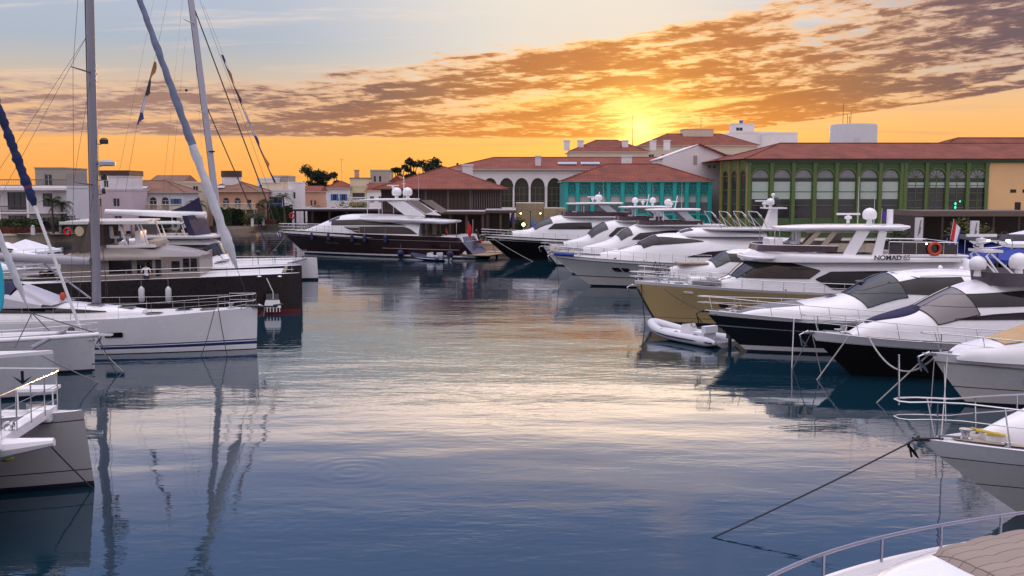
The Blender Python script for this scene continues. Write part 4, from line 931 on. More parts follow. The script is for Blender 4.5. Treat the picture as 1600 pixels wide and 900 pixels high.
# ================================================================ boat kit
def shape(u, p, u0, tr):
    if u < u0: return tr + (1 - tr) * sin(pi / 2 * u / u0)
    return max(0., 1 - ((u - u0) / (1 - u0)) ** p)
class Boat:
    """local frame: stern centre at the waterline is the origin, +x to the bow, +y to port"""
    def __init__(s, name, label, cat, bow, L, B, head, rake, group=None):
        s.L, s.B, s.rake, s.h = L, B, rake, R(head)
        b = G(*bow); d = Vector((cos(s.h), sin(s.h), 0)); s.o = b - d * (L - rake)
        s.e = empty(name, s.o, s.h, label, cat, group); s.ns = 1 if cos(s.h) < 0 else -1
        s.inv = Matrix.Rotation(-s.h, 4, 'Z') @ Matrix.Translation(-s.o)
    def loc(s, px, py, yl):
        c = s.inv @ Vector((0, 0, CAMH)); d = s.inv.to_3x3() @ _ray(px, py); yl *= s.ns
        t = (yl - c.y) / d.y; p = c + d * t; return p.x, p.z
    def curve(s, pts, yl=None):
        return sorted(s.loc(p[0], p[1], p[2] if len(p) > 2 else yl) for p in pts)
    def world(s, x, y, z): return s.inv.inverted() @ Vector((x, y, z))
    def hull(s, sheer, draft=.7, pd=2.6, pw=1.7, u0=.42, tr=.86, kw=.86, bands=None, mats=None, bul=.35, deckm=None, transom=.25, flare=1.3, nu=30, inner=None, stemk=1.15):
        """sheer: (x, z) list. bands: levels ('z' height or 'f' share of the topside) with the material slot above them"""
        L, B = s.L, s.B; s.sheer = sheer; zb = sinterp(sheer, L); s.pd, s.u0, s.tr = pd, u0, tr
        s.zs = lambda u: sinterp(sheer, u * L)
        def stem(z): q = max(0, min(1, z / zb)); return L - s.rake * (1 - q) ** stemk - (max(0, -z) * 1.6)
        def wd(u): return B / 2 * shape(u, pd, u0, tr)
        def ww(u): return B / 2 * kw * shape(u, pw, u0 * .8, tr * .96)
        s.wd = wd
        bands = bands or [('z', .0, 1), ('z', .16, 2)]; mats = mats or [antif, boot, gel]
        def P(u, kind, val, side):
            S = s.zs(u); zlast = max([b[1] for b in bands if b[0] == 'z'] + [.1])
            z = val if kind == 'z' else lerp(zlast, S, val)
            x0 = transom * (1 - max(0, z) / S) * -1
            x = x0 + u * (stem(z) - x0) if True else 0
            if z >= 0: q = min(1, z / S); y = lerp(ww(u), wd(u), q ** flare)
            else: y = ww(u) * max(0, 1 - (-z / draft) ** 1.6)
            return (x, side * y, z)
        s.P = P
        lv = [('z', -draft, 0), ('z', -draft * .8, 0), ('z', -draft * .4, 0)]; allb = list(bands)
        fs = sorted({b[1] for b in bands if b[0] == 'f'} | {.12, .25, .4, .55, .7, .85, 1.0})
        zs_ = sorted({b[1] for b in bands if b[0] == 'z'})
        def slot(kind, val):
            m = 0
            for b in bands:
                if (b[0] == kind and b[1] <= val + 1e-6) or (b[0] == 'z' and kind == 'f'): m = b[2]
            return m
        for z in zs_: lv.append(('z', z, slot('z', z)))
        for f in fs: lv.append(('f', f, slot('f', f)))
        us = [i / nu for i in range(nu)] ; us = [1 - (1 - u) ** 1.25 for u in us] + [1.0]
        mb = MB()
        for side in (1, -1):
            rows = [[P(u, k, v, side) for u in us] for k, v, _ in lv]
            if side > 0: rows = rows[::-1]; sl = [x[2] for x in lv][::-1][1:]
            else: sl = [x[2] for x in lv]
            mb.grid(rows, mi=lambda i, j, sl=sl: sl[i])
        tp = [P(0, k, v, 1) for k, v, _ in lv]; tm = [P(0, k, v, -1) for k, v, _ in lv]
        mb.add(tp + tm, [(i, i + 1, len(tp) + i + 1, len(tp) + i) for i in range(len(tp) - 1)], [l[2] for l in lv][:-1])
        s.hullo = mb.build('hull', mats, s.e, ang=40)
        # deck with bulwark
        s.bul = bul; rows = [[], [], [], [], [], [], []]
        for u in us:
            x = u * L; z = s.zs(u); y = wd(u); i1 = max(0, y - .10); i2 = max(0, y - .13); b = bul if u < .985 else bul * max(0, (1 - u) / .015) 
            for r, (yy, zz) in zip(rows, ((y, z), (i1, z + .012), (i2, z - b), (0, z - b + .05), (-i2, z - b), (-i1, z + .012), (-y, z))): r.append((x if yy else min(x, L - .02), yy, zz))
        d = MB(); d.grid(rows, mi=lambda i, j: 1 if i in (2, 3) else 0); d.build('deck', [inner or gel, deckm or nonskid], s.e, ang=30)
        return s
    def rub(s, f, r=.04, m=None, name='rub_rail', u0=0.0, u1=1.0):
        mb = MB()
        for side in (1, -1):
            pts = [s.P(lerp(u0, u1, i / 30), 'f', f, side) for i in range(31)]; mb.tube([(p[0], p[1] + side * r * .6, p[2]) for p in pts], r, 5)
        return mb.build(name, m or steel, s.e)
    def portholes(s, us, f, w_=.5, h_=.2, m=None, side=None):
        for u in us:
            for sd in ((s.ns,) if side is None else (side,)):
                a, b, c, d = (Vector(s.P(u + du / s.L, 'f', f + df, sd)) for du, df in ((-w_/2, -h_/2), (w_/2, -h_/2), (w_/2, h_/2), (-w_/2, h_/2)))
                n = (b - a).cross(d - a).normalized(); n = n if n.y * sd > 0 else -n
                mb = MB(); ce = (a + b + c + d) / 4; q = [lerp(ce, v, 1.0) + n * .045 for v in (a, b, c, d)]; o = []
                for i in range(4):
                    p0, p1, p2 = q[i - 1], q[i], q[(i + 1) % 4]
                    for t in (0, .33, .66, 1): o.append((p1 + (p0 - p1) * .10 * (1 - t)).lerp(p1 + (p2 - p1) * .10, t))
                mb.prism(o, n * -.12); mb.build('porthole', m or glass, s.e)
    def rail(s, xa, h=.65, inset=.12, n=9, wrap=True, mid=True, r=.022, ext=.0, name='guard_rail', xb=None, bowlift=.0, m=None, stan=True, lean=0.):
        """guard rail following the deck edge round the bow"""
        L = s.L; xb = xb or L; mb = MB(); N = 26
        def e(x, side, dz):
            u = min(1, x / L); y = max(.0, s.wd(u) - inset + lean * dz); return Vector((x, side * y, s.zs(u) + dz))
        xs = [lerp(xa, xb, 1 - (1 - i / N) ** 1.6) for i in range(N + 1)]
        for dz in ([h, h * .5] if mid else [h]):
            pp = [e(x, 1, dz + bowlift * max(0, (x - xa) / (xb - xa))) for x in xs]; pm = [Vector((p.x, -p.y, p.z)) for p in pp]
            if wrap:
                if ext: 
                    tip = Vector((xb + ext, 0, pp[-1].z)); w0 = .28
                    pp = [Vector((p.x, max(p.y, w0), p.z)) for p in pp]; pm = [Vector((p.x, -p.y, p.z)) for p in pp]
                    mid_ = [Vector((xb + ext * .7, w0, tip.z)), Vector((xb + ext, w0 * .5, tip.z)), Vector((xb + ext, -w0 * .5, tip.z)), Vector((xb + ext * .7, -w0, tip.z))]
                else: mid_ = []
                mb.tube(pp + mid_ + pm[::-1], r if dz == h else r * .6, 6)
            else:
                for q in (pp, pm): mb.tube(q, r if dz == h else r * .6, 6)
        if stan:
            for i in range(n + 1):
                x = lerp(xa, xb - .25, i / n)
                for sd in (1, -1):
                    p = e(x, sd, h + bowlift * (x - xa) / (xb - xa)); q = e(x, sd, 0); 
                    if ext and abs(p.y) < .28: p.y = .28 * sd
                    mb.tube([q - Vector((.12 * (1 if lean else 0), 0, 0)), p], r * .85, 5)
        return mb.build(name, m or steel, s.e)
    def anchor(s, dz=-.1, sc=1.0, m=None):
        x, z = s.L, s.zs(1) + dz; mb = MB()
        mb.box((x - .7 * sc, -.09, z), (x + .25 * sc, .09, z + .08)); mb.tube([(x + .05, 0, z + .12), (x + .42 * sc, 0, z - .05), (x + .30 * sc, 0, z - .55 * sc)], .035 * sc, 6)
        for sd in (1, -1): mb.add([(x + .50 * sc, 0, z - .02), (x + .32 * sc, sd * .30 * sc, z - .28 * sc), (x + .05 * sc, sd * .05, z - .62 * sc), (x + .2 * sc, 0, z - .50 * sc)], [(0, 1, 2, 3), (3, 2, 1, 0)])
        for sd in (1, -1): mb.lathe([(.06 * sc, -.02), (.06 * sc, .02)], (x + .2 * sc, sd * .10, z + .05), 10)
        a = mb.build('anchor', m or steel, s.e); w_ = MB(); w_.lathe([(.16, 0), (.17, .08), (.10, .12), (.10, .22), (.15, .26), (.15, .3)], (x - 1.5 * sc, 0, s.zs(1 - 1.5 / s.L) - s.bul + .04), 14)
        w_.tube([(x - 1.35 * sc, 0, s.zs(1 - 1.4 / s.L) - s.bul + .12), (x - .6 * sc, 0, z + .12)], .03, 5, 1); w_.build('windlass', [steel, M('chain', (.25, .25, .26), .5, metal=.8)], s.e); return a
    def cleats(s, xs_):
        for x in xs_:
            for sd in (1, -1):
                u = x / s.L; y = sd * (s.wd(u) - .25); z = s.zs(u) + .02; mb = MB(); mb.tube([(x - .16, y, z + .09), (x + .16, y, z + .09)], .022, 6); mb.box((x - .05, y - .02, z - .02), (x + .05, y + .02, z + .08)); mb.build('cleat', steel, s.e)
    def hatch(s, x, y, w_=.55, z=None, l=.55):
        u = x / s.L; z = z if z is not None else s.zs(u) - s.bul + .05; mb = MB(); mb.box((x - l / 2, y - w_ / 2, z), (x + l / 2, y + w_ / 2, z + .05)); mb.box((x - l / 2 + .05, y - w_ / 2 + .05, z + .051), (x + l / 2 - .05, y + w_ / 2 - .05, z + .065), 1)
        return mb.build('hatch', [alu, glass], s.e, smooth=False)
class Loft:
    """deckhouse shell: curves of (x, value) for base, top and half width; superellipse sections"""
    def __init__(s, boat, z0, z1, w_, n=3.4, tum=.12, sweep=0., nx=64, lin=False):
        s.b, s.Z0, s.Z1, s.W, s.n, s.tum, s.sweep, s.nx = boat, z0, z1, w_, n, tum, sweep, 72
        s.xa, s.xb = z1[0][0], z1[-1][0]; s.ip = interp if lin else sinterp; s.wm = max(q for _, q in w_)
    def pt(s, x, th, side=1, off=0.):
        def raw(x, th):
            w_, a, b = sinterp(s.W, x), sinterp(s.Z0, x), s.ip(s.Z1, x); c, q = max(0., cos(th)), max(0., sin(th))
            y = w_ * c ** (2 / s.n); z = a + (b - a) * q ** (2 / s.n); y *= 1 - s.tum * (z - a) / max(.3, s.b_h)
            return Vector((x - s.sweep * (y / max(.01, s.wm)) ** 2 * max(0, (x - s.xa) / (s.xb - s.xa)), y, z))
        s.b_h = 2.0
        p = raw(x, th)
        if off:
            e = .02; dx = raw(min(s.xb, x + e), th) - raw(max(s.xa, x - e), th); t0, t1 = max(.001, th - .02), min(pi / 2 - .001, th + .02); dt = raw(x, t1) - raw(x, t0)
            n = dx.cross(dt)
            if n.length > 1e-9:
                n.normalize(); n = -n if (n.y < 0 if th < .8 else n.z < 0) else n
                p = p + n * off
        return Vector((p.x, p.y * side, p.z))
    def body(s, name, mats, m=16, aft=True):
        mb = MB(); rows = []
        for i in range(s.nx + 1):
            x = lerp(s.xa, s.xb, i / s.nx); r = [s.pt(x, (pi / 2) * (j / m) ** 1.0, 1) for j in range(m + 1)]; rows.append(r + [Vector((p.x, -p.y, p.z)) for p in r[:-1][::-1]])
        mb.grid([r[::-1] for r in rows]); 
        if aft: mb.add(rows[0], [tuple(range(len(rows[0])))])
        k = len(rows[-1]); mb.add(rows[-1], [tuple(range(k))[::-1]])
        return mb.build(name, mats, s.b.e, ang=38)
    def inv_x(s, xt):
        x = xt
        for _ in range(12): x = min(s.xb, xt + s.sweep * max(0, (x - s.xa) / (s.xb - s.xa)))
        return x
    def side(s, lo, hi, name='window', m=None, off=.030, n=36, both=True, k=7, thick=True):
        """glass between two (x, z) curves on the flank"""
        xa, xb = max(lo[0][0], hi[0][0]), min(lo[-1][0], hi[-1][0]); out = []
        for sd in ((1, -1) if both else (s.b.ns,)):
            mb = MB(); rows = []
            for i in range(n + 1):
                xt = lerp(xa, xb, i / n); x = s.inv_x(xt); a, b = sinterp(s.Z0, x), s.ip(s.Z1, x); r = []
                z0_, z1_ = interp(lo, xt), interp(hi, xt)
                for j in range(k + 1):
                    z = lerp(z0_, z1_, j / k); f = min(.985, max(.0, (z - a) / max(.01, b - a))); th = math.asin(min(1, f ** (s.n / 2))); r.append(s.pt(x, th, sd, off))
                rows.append(r)
            mb.grid(rows if sd > 0 else [r[::-1] for r in rows]); gl = mb.build(name, m or glass, s.b.e, ang=60); out.append(gl); fr = MB(); fr.tube([r[0] for r in rows] + [r[-1] for r in rows[::-1]] + [rows[0][0]], .016, 4); fr.build('window_frame', rubber, gl)
        return out
    def front(s, xa, xb, g=.93, panels=2, m=None, off=.035, name='windshield', gap=.025, g0=0.):
        """raked glass over the rising front of the shell"""
        o = []
        for p in range(panels):
            mb = MB(); rows = []; ya, yb = lerp(-g, g, p / panels) + gap, lerp(-g, g, (p + 1) / panels) - gap
            for i in range(21):
                x = lerp(xa, xb, i / 20); r = []
                for j in range(15):
                    y = lerp(ya, yb, j / 14); th = math.acos(min(1, abs(y) ** (s.n / 2))); r.append(s.pt(x, th, 1 if y > 0 else -1, off))
                rows.append(r)
            mb.grid(rows); gl = mb.build(name, m or wglass, s.b.e, ang=60); o.append(gl); fr = MB(); fr.tube(rows[0] + [r[-1] for r in rows] + rows[-1][::-1] + [r[0] for r in rows[::-1]], .022, 4); fr.build('window_frame', rubber, gl)
        return o
def slab_plan(x0, x1, w_, p=3., n=36, aft=.5, wa=None):
    """rounded plan outline: front at x1 rounder than the back"""
    pts = []; cx = (x0 + x1) / 2; hx = (x1 - x0) / 2
    for i in range(n):
        t = 2 * pi * i / n; c, q = cos(t), sin(t); pw = p if c > 0 else p * 2.2
        pts.append((cx + hx * math.copysign(abs(c) ** (2 / pw), c), w_ * math.copysign(abs(q) ** (2 / pw), q)))
    return pts
def slab(boat, name, x0, x1, w_, z, th, m, p=3., camber=.0, drop=0., edge=.6, aftdrop=0.):
    pl = slab_plan(x0, x1, w_, p); n = len(pl); mb = MB(); cx = (x0 + x1) / 2; L = (x1 - x0)
    def zz(x, y, t): return z + t + camber * (1 - (y / w_) ** 2) - drop * max(0, (x - cx) / L * 2) ** 2 - aftdrop * max(0, (cx - x) / L * 2) ** 2
    def ring(k, t): return [(cx + (x - cx) * k, y * k, zz(cx + (x - cx) * k, y * k, t)) for x, y in pl]
    k2 = 1 - .12 * edge
    rows = [ring(.001, -th), ring(.5, -th), ring(k2, -th), ring(1, -th * .45), ring(1, -th * .1), ring(1 - .03, 0), ring(.5, 0), ring(.001, 0)]
    rows = [r for r in rows]; mb.grid(rows, closed=True); return mb.build(name, m, boat.e, ang=45)
def coaming(boat, name, x0, x1, w_, z0, z1, m, p=3., t=.05, lean=.12, aft=True, zaft=None, rimm=None):
    """curved screen round the front of a flybridge, open aft"""
    pl = [q for q in slab_plan(x0, x1, w_, p, 48)]; cx = (x0 + x1) / 2
    pl = sorted([q for q in pl], key=lambda q: math.atan2(q[1], q[0] - cx)); pl = [q for q in pl if q[0] > x0 + .02]
    mb = MB(); rows = []
    def top(x): return z1 if zaft is None else lerp(zaft, z1, min(1, (x - x0) / (x1 - x0) * 1.5))
    def ln(q, k): d = (Vector((q[0] - cx, q[1])) * 1.0); d = d / max(.01, d.length); return (q[0] - k, q[1])
    rows = [[(x, y, z0) for x, y in pl], [(x - lean, y * .985, top(x)) for x, y in pl], [(x - lean - t * (1 if x > cx else 0), y * .985 - math.copysign(t, y), top(x)) for x, y in pl], [(x - t, y - math.copysign(t, y), z0) for x, y in pl]]
    mb.grid(rows); o = mb.build(name, m, boat.e, ang=50)
    if rimm: r = MB(); r.tube([(a, b, c + .015) for a, b, c in rows[1]], .022, 5); r.build('screen_rim', rimm, boat.e)
    return o
def dome(boat, x, y, z, r=.4, name='satellite_dome', m=None, parent=None, ped=.25):
    mb = MB(); mb.lathe([(r * .45, -ped - r * .75), (r * .35, -r * .7), (r * .8, -r * .62), (r * .98, -r * .35), (r, 0), (r * .95, r * .35), (r * .75, r * .68), (r * .42, r * .9), (.01, r)], (x, y, z), 20); return mb.build(name, m or gel, parent or boat.e, ang=50)
def radar_bar(boat, x, y, z, w_=1.3, parent=None):
    mb = MB(); mb.lathe([(.10, -.35), (.10, -.1), (.22, -.08), (.22, .06), (.08, .1), (.08, .14)], (x, y, z), 12); mb.box((x - w_ / 2, y - .06, z + .15), (x + w_ / 2, y + .06, z + .27)); return mb.build('radar_scanner', gel, parent or boat.e)
def whip(boat, x, y, z, h, name='whip_antenna'):
    mb = MB(); mb.tube([(x, y, z), (x, y, z + h * .1), (x, y, z + h)], [.03, .018, .008], 5); return mb.build(name, wpaint, boat.e)
def post(boat, p, q, r=.03, name='support_post', m=None):
    mb = MB(); mb.tube([p, q], r, 7); return mb.build(name, m or steel, boat.e)
def plate(boat, quad, t, m, name='arch', yy=None):
    """slanted side plates (x, z) outlines at both flanks; yy: (y bottom, y top)"""
    zs = [q[1] for q in quad]; z0, z1 = min(zs), max(zs)
    for sd in (1, -1):
        mb = MB(); mb.prism([(x, sd * (lerp(yy[0], yy[1], (z - z0) / max(.01, z1 - z0))), z) for x, z in quad], (0, -sd * t, 0)); o = mb.build(name, m, boat.e, smooth=False)
    return o
def cushion(boat, name, x0, x1, y0, y1, z, h, m, seams=0):
    mb = MB(); r = min(.06, h * .45); k = seams + 1
    for i in range(k):
        a, b = lerp(x0, x1, i / k) + .008, lerp(x0, x1, (i + 1) / k) - .008
        rows = []
        for (dx, zz) in ((0, z), (0, z + h - r), (r * .3, z + h - r * .3), (r, z + h)):
            rows.append([(a + dx, y0 + dx, zz), (b - dx, y0 + dx, zz), (b - dx, y1 - dx, zz), (a + dx, y1 - dx, zz)])
        mb.grid(rows, closed=True); o = len(mb.v); mb.f.append((o - 4, o - 3, o - 2, o - 1)); mb.mi.append(0)
    return mb.build(name, m, boat.e, ang=60)
def helm_seat(boat, x, y, z, m=None, sc=1.):
    mb = MB(); mb.lathe([(.16, 0), (.07, .05), (.07, .4)], (x, y, z), 8, 1); mb.box((x - .25 * sc, y - .27 * sc, z + .4), (x + .27 * sc, y + .27 * sc, z + .55)); mb.prism([(x - .27 * sc, y - .27 * sc, z + .5), (x - .13 * sc, y - .27 * sc, z + .5), (x - .20 * sc, y - .25 * sc, z + 1.2), (x - .30 * sc, y - .25 * sc, z + 1.2)], (0, .54 * sc, 0)); return mb.build('helm_seat', [m or whitef, steel], boat.e)
def sag(p, q, s_, n=14):
    p, q = Vector(p), Vector(q); return [p.lerp(q, i / n) + Vector((0, 0, -s_ * 4 * (i / n) * (1 - i / n))) for i in range(n + 1)]
def line(p, q, label, r=.018, sg=0., m=None, group='mooring lines', name='mooring_line'):
    e = MB(); e.tube(sag(p, q, sg), r, 6); o = e.build(name, m or rope); return tag(o, label, 'rope', group)
def fender(p, label, m=None, r=.16, h=.75, group='hanging fenders', top=None):
    e = MB(); e.lathe([(.03, h / 2 + .06), (r * .6, h / 2 - .02), (r, h / 2 - .14), (r, -h / 2 + .14), (r * .6, -h / 2 + .02), (.03, -h / 2 - .05)], (0, 0, 0), 14)
    e.tube([(0, 0, h / 2), (0, 0, h / 2 + (top or .7))], .012, 5, 1); o = e.build('fender', [m or fend, rope]); o.location = p; return tag(o, label, 'fender', group)
def ballfender(p, label, r=.32, m=None):
    e = MB(); e.ball((0, 0, 0), r, 14); e.lathe([(.08, r * .9), (.05, r * 1.25)], (0, 0, 0), 8); e.tube([(0, 0, r), (0, 0, r + .7)], .012, 5, 1); o = e.build('ball_fender', [m or fend, rope]); o.location = p; return tag(o, label, 'fender', 'hanging fenders')
def flag(p, h, size, mats, label, lean=(0, 0), stripes=None, seed=1, group=None, cat='flag'):
    """pole with hanging cloth"""
    e = empty('flag', p, 0, label, cat, group); t = Vector((lean[0], lean[1], h)); mb = MB(); mb.tube([(0, 0, 0), t], .018, 6); mb.build('pole', steel, e)
    rnd = random.Random(seed); rows = []; W_, H_ = size; ax = Vector((-1 if lean[0] <= 0 else 1, .2, 0)).normalized(); down = t.normalized()
    for i in range(9):
        r = []
        for j in range(9):
            u, v = i / 8, j / 8; p_ = t - down * (v * H_ + .05) + ax * u * W_ * (.62) + Vector((0, .09 * sin(u * 7 + v * 2) * (.3 + u), -u * H_ * .55)); r.append(p_)
        rows.append(r)
    nm = len(mats); mb = MB(); mb.grid(rows, mi=(lambda i, j: min(nm - 1, (j if stripes == 'h' else i) * nm // 8))); mb.build('cloth', mats, e, ang=80); return e
def superst(b, zc, lo, hi): pass
def quilt():
    m = bpy.data.materials.new('tan_quilt'); m.use_nodes = True; t = NT(m.node_tree); p = t.n['Principled BSDF']; p.inputs['Roughness'].default_value = .8
    tcn = t.node('ShaderNodeTexCoord'); br = t.node('ShaderNodeTexBrick', _Scale=1.0); t.l.new(tcn.outputs['Object'], br.inputs[0]); br.offset = 0
    br.inputs['Color1'].default_value = (.31, .24, .195, 1); br.inputs['Color2'].default_value = (.27, .21, .175, 1); br.inputs['Mortar'].default_value = (.15, .12, .10, 1)
    br.inputs['Mortar Size'].default_value = .007; br.inputs['Mortar Smooth'].default_value = .6; br.inputs['Brick Width'].default_value = 1.9; br.inputs['Row Height'].default_value = .24
    t.l.new(br.outputs[0], p.inputs['Base Color']); b_ = t.node('ShaderNodeBump', _Strength=.9, _Distance=.03); t.l.new(t.m('SUBTRACT', 1.0, br.outputs['Fac']), b_.inputs['Height']); t.l.new(b_.outputs[0], p.inputs['Normal']); return m

# ================================================================ motor yachts on the right
def yacht_far(name, label, bow, tip, L, B, head, hm, roof, coam, ht, win, wsh, base, group, domes=(), hullbands=None, poles=(), rake=None, rails=True, coamm=None, mats=None, sunm=beigef, winm=None, aft=None):
    """three storey flybridge yacht from its side profile"""
    d = G(*bow).y; rk = rake if rake is not None else abs(G(tip[0], tip[1], 0).x * 0 + (bow[0] - tip[0]) / 1555.6 * d)
    b = Boat(name, label, 'yacht', bow, L, B, head, rk, group); zt = b.loc(*tip, 0)[1]
    sh = [(0, zt * .74), (L * .45, zt * .80), (L * .8, zt * .92), (L, zt)]
    b.hull(sh, pd=2.7, pw=1.6, bands=hullbands or [('z', 0, 1), ('z', .14, 2), ('f', .80, 3)], mats=mats or [antif, boot, hm, hm])
    b.rub(.78, .035); yn = B / 2 * .82
    z0 = [(x, sinterp(sh, x) - b.bul) for x in (0, L * .3, L * .6, L * .8, L)]
    pr = b.curve(base + roof, 0); L0 = Loft(b, z0, pr, [(pr[0][0], B / 2 * .80), (pr[0][0] + .55 * (pr[-1][0] - pr[0][0]), B / 2 * .80), (pr[-1][0] - .18 * (pr[-1][0] - pr[0][0]), B / 2 * .60), (pr[-1][0], B / 2 * .22)], n=3.2, tum=.10, sweep=1.2)
    L0.body('deckhouse', gel); b.l0 = L0
    for lo, hi in win: L0.side(b.curve(lo, yn), b.curve(hi, yn), m=winm or glass)
    if wsh: L0.front(b.loc(*wsh[1], 0)[0], b.loc(*wsh[0], 0)[0], .86, 3)
    if coam:
        (xa, za), (xb, zb) = b.loc(*coam[0], B * .3), b.loc(*coam[1], B * .3); xa, xb = sorted((xa, xb)); coaming(b, 'flybridge_screen', xa, xb, B * .36, coam[2], coam[3], coamm or maroon, p=3)
        mb = MB(); slab(b, 'flybridge_deck', xa - 2.2, xb + .15, B * .37, coam[2] + .02, .22, gel)
        helm_seat(b, xb - 1.6, .5, coam[2] + .05); cushion(b, 'sofa', xa + .3, xa + 1.6, -B * .3, B * .3, coam[2] + .03, .45, sunm)
    if ht:
        (xa, za), (xb, zb) = b.loc(*ht[0], 0), b.loc(*ht[1], 0); xa, xb = sorted((xa, xb)); z = (za + zb) / 2; slab(b, 'hardtop', xa, xb, B * .34, z, .20, gel, camber=.08, drop=.08)
        b.htz = z; q = xb - xa
        plate(b, [(xa + q * .02, coam[2]), (xa + q * .20, coam[2]), (xa + q * .48, z - .12), (xa + q * .30, z - .12)], .12, gelg, 'radar_arch', (B * .35, B * .30))
        for sd in (1, -1): post(b, (xb - q * .30, sd * B * .27, coam[2]), (xb - q * .30, sd * B * .27, z - .1), .045, m=gel)
        for dx, dy in domes: dome(b, xa + q * dx, dy, z + .62, .36)
        if domes: radar_bar(b, xa + q * .52, 0, z + .5); whip(b, xa + q * .35, .9, z, 2.6); mb = MB(); mb.tube([(xa + q * .45, 0, z), (xa + q * .40, 0, z + 1.3)], .05, 6); mb.tube([(xa + q * .41, -.3, z + 1.0), (xa + q * .41, .3, z + 1.0)], .02, 5); mb.build('light_mast', gel, b.e)
    if rails: b.rail(L * .42, .62, n=10, ext=.25)
    b.anchor(); b.cleats([L * .9, L * .55]); b.hatch(L * .86, 0)
    cushion(b, 'sunpad', pr[-1][0] - .4, pr[-1][0] + 1.6, -B * .18, B * .18, sinterp(sh, L * .78) - b.bul + .06, .22, sunm, 2)
    return b
g_y = 'motor yachts moored on the right quay'
bA = yacht_far('motor_yacht', 'black hulled yacht with maroon flybridge screen, nearest the dock figures', (798, 405), (755, 366), 24, 6.0, 181, black,
    roof=[(840, 348), (858, 340), (878, 336), (930, 336), (985, 338), (1040, 345)], base=[(800, 361), (826, 358)], coam=[(878, 335), (992, 335), 5.15, 5.65], ht=[(884, 317), (972, 317)],
    win=[([(864, 358.5), (900, 358.5), (928, 358)], [(864, 358), (874, 350), (892, 348.5), (942, 348)]), ([(950, 366), (1000, 368)], [(950, 360), (1000, 360)])],
    wsh=[(832, 357), (858, 343)], group=g_y, domes=((.42, -1.0), (.42, 1.0)), mats=[antif, boot, black, greyh], hullbands=[('z', 0, 1), ('z', .14, 2), ('f', .82, 3)])
bB = yacht_far('motor_yacht', 'white flybridge yacht between the black hulled yacht and its white twin', (872, 415), (848, 384), 20, 5.2, 180, gel,
    roof=[(926, 357), (944, 347), (966, 344), (1000, 345), (1060, 348)], base=[(880, 378), (914, 368)], coam=[(964, 340), (1040, 341), 4.95, 5.4], ht=[(966, 322), (1046, 323)],
    win=[([(956, 370), (1010, 372)], [(956, 368), (970, 356), (1010, 354)])], wsh=[(918, 366), (943, 348)], group=g_y, domes=((.30, -1.1), (.65, -1.0)))
bC = yacht_far('motor_yacht', 'white flybridge yacht with long sunken foredeck seats, beside the big white yacht', (895, 428), (862, 392), 20.5, 5.3, 180, gel,
    roof=[(962, 367), (974, 358), (996, 351), (1040, 350), (1110, 354)], base=[(910, 386), (952, 374)], coam=[(996, 347), (1100, 348), 4.85, 5.25], ht=[(1008, 326), (1092, 327)],
    win=[([(994, 375), (1030, 374), (1090, 372)], [(994, 374), (1006, 365), (1050, 361), (1090, 360)])], wsh=[(962, 370), (980, 357)], group=g_y, domes=((.55, -.9),))
# tall light mast of the second yacht's neighbour is on its hardtop already

# D: large white yacht
L, B = 22.5, 5.7
b = Boat('motor_yacht', 'large all white yacht with curved dark windows and folding flybridge hoops', 'yacht', (924, 447), L, B, 179, 3.3, g_y)
sh = [(0, 1.95), (L * .5, 2.15), (L * .85, 2.5), (L, 2.75)]
b.hull(sh, pd=2.5, pw=1.5, bands=[('z', 0, 1), ('z', .14, 2), ('f', .28, 3), ('f', .31, 2), ('f', .86, 3), ('f', .875, 2)], mats=[antif, boot, gel2, boot], kw=.84, bul=.25)
b.portholes([.81, .775, .655, .60, .575], .60, .62, .14)
z0 = [(0, 1.7), (L * .5, 1.9), (L, 2.4)]
hp = b.curve([(938, 395), (960, 391), (985, 384), (1003, 375), (1024, 366.5), (1050, 364), (1100, 365), (1170, 368), (1240, 372)], 0)
l = Loft(b, z0, hp, [(hp[0][0], 2.35), (hp[0][0] + 8, 2.4), (hp[-1][0] - 3.6, 1.85), (hp[-1][0] - 1.2, 1.1), (hp[-1][0], .3)], n=2.8, tum=.10, sweep=1.5); l.body('deckhouse', gel)
l.side(b.curve([(994, 383), (1030, 384.5), (1060, 382), (1108, 378)], 2.2), b.curve([(994, 382), (1016, 372), (1055, 371.5), (1090, 374.5), (1108, 377.5)], 2.2)); l.side(b.curve([(1078, 402), (1160, 402)], 2.35), b.curve([(1078, 401.5), (1110, 394), (1160, 390)], 2.35))
l.front(b.loc(1022, 367, 0)[0], b.loc(996, 380, 0)[0], .84, 2, m=glass)
fp = b.curve([(1054, 366), (1066, 359), (1085, 355.5), (1110, 357), (1190, 362)], 0); l2 = Loft(b, [(0, 4.3), (L, 4.3)], fp, [(fp[0][0], 2.0), (fp[-1][0] - 1, 1.6), (fp[-1][0], .8)], n=3, sweep=.8); l2.body('flybridge', gel)
l2.front(b.loc(1075, 357, 0)[0], b.loc(1060, 363, 0)[0], .8, 1, m=wglass)
x1 = b.loc(1100, 350, 0)[0]; slab(b, 'flybridge_deck', x1 - 6.4, x1 + .5, 2.3, 5.0, .2, gel)
for k in range(4):                                               # folded bimini hoops
    xx = x1 - .4 - k * 1.25; mb = MB(); mb.tube([(xx - .7, 2.1, 5.0), (xx - .2, 2.1, 6.0), (xx + .1, 1.7, 6.35), (xx + .1, -1.7, 6.35), (xx - .2, -2.1, 6.0), (xx - .7, -2.1, 5.0)], .03, 6); mb.build('bimini_hoop', steel, b.e)
    for sd in (1, -1): post(b, (xx - 1.2, sd * 2.1, 5.0), (xx + .02, sd * 2.0, 6.1), .02)
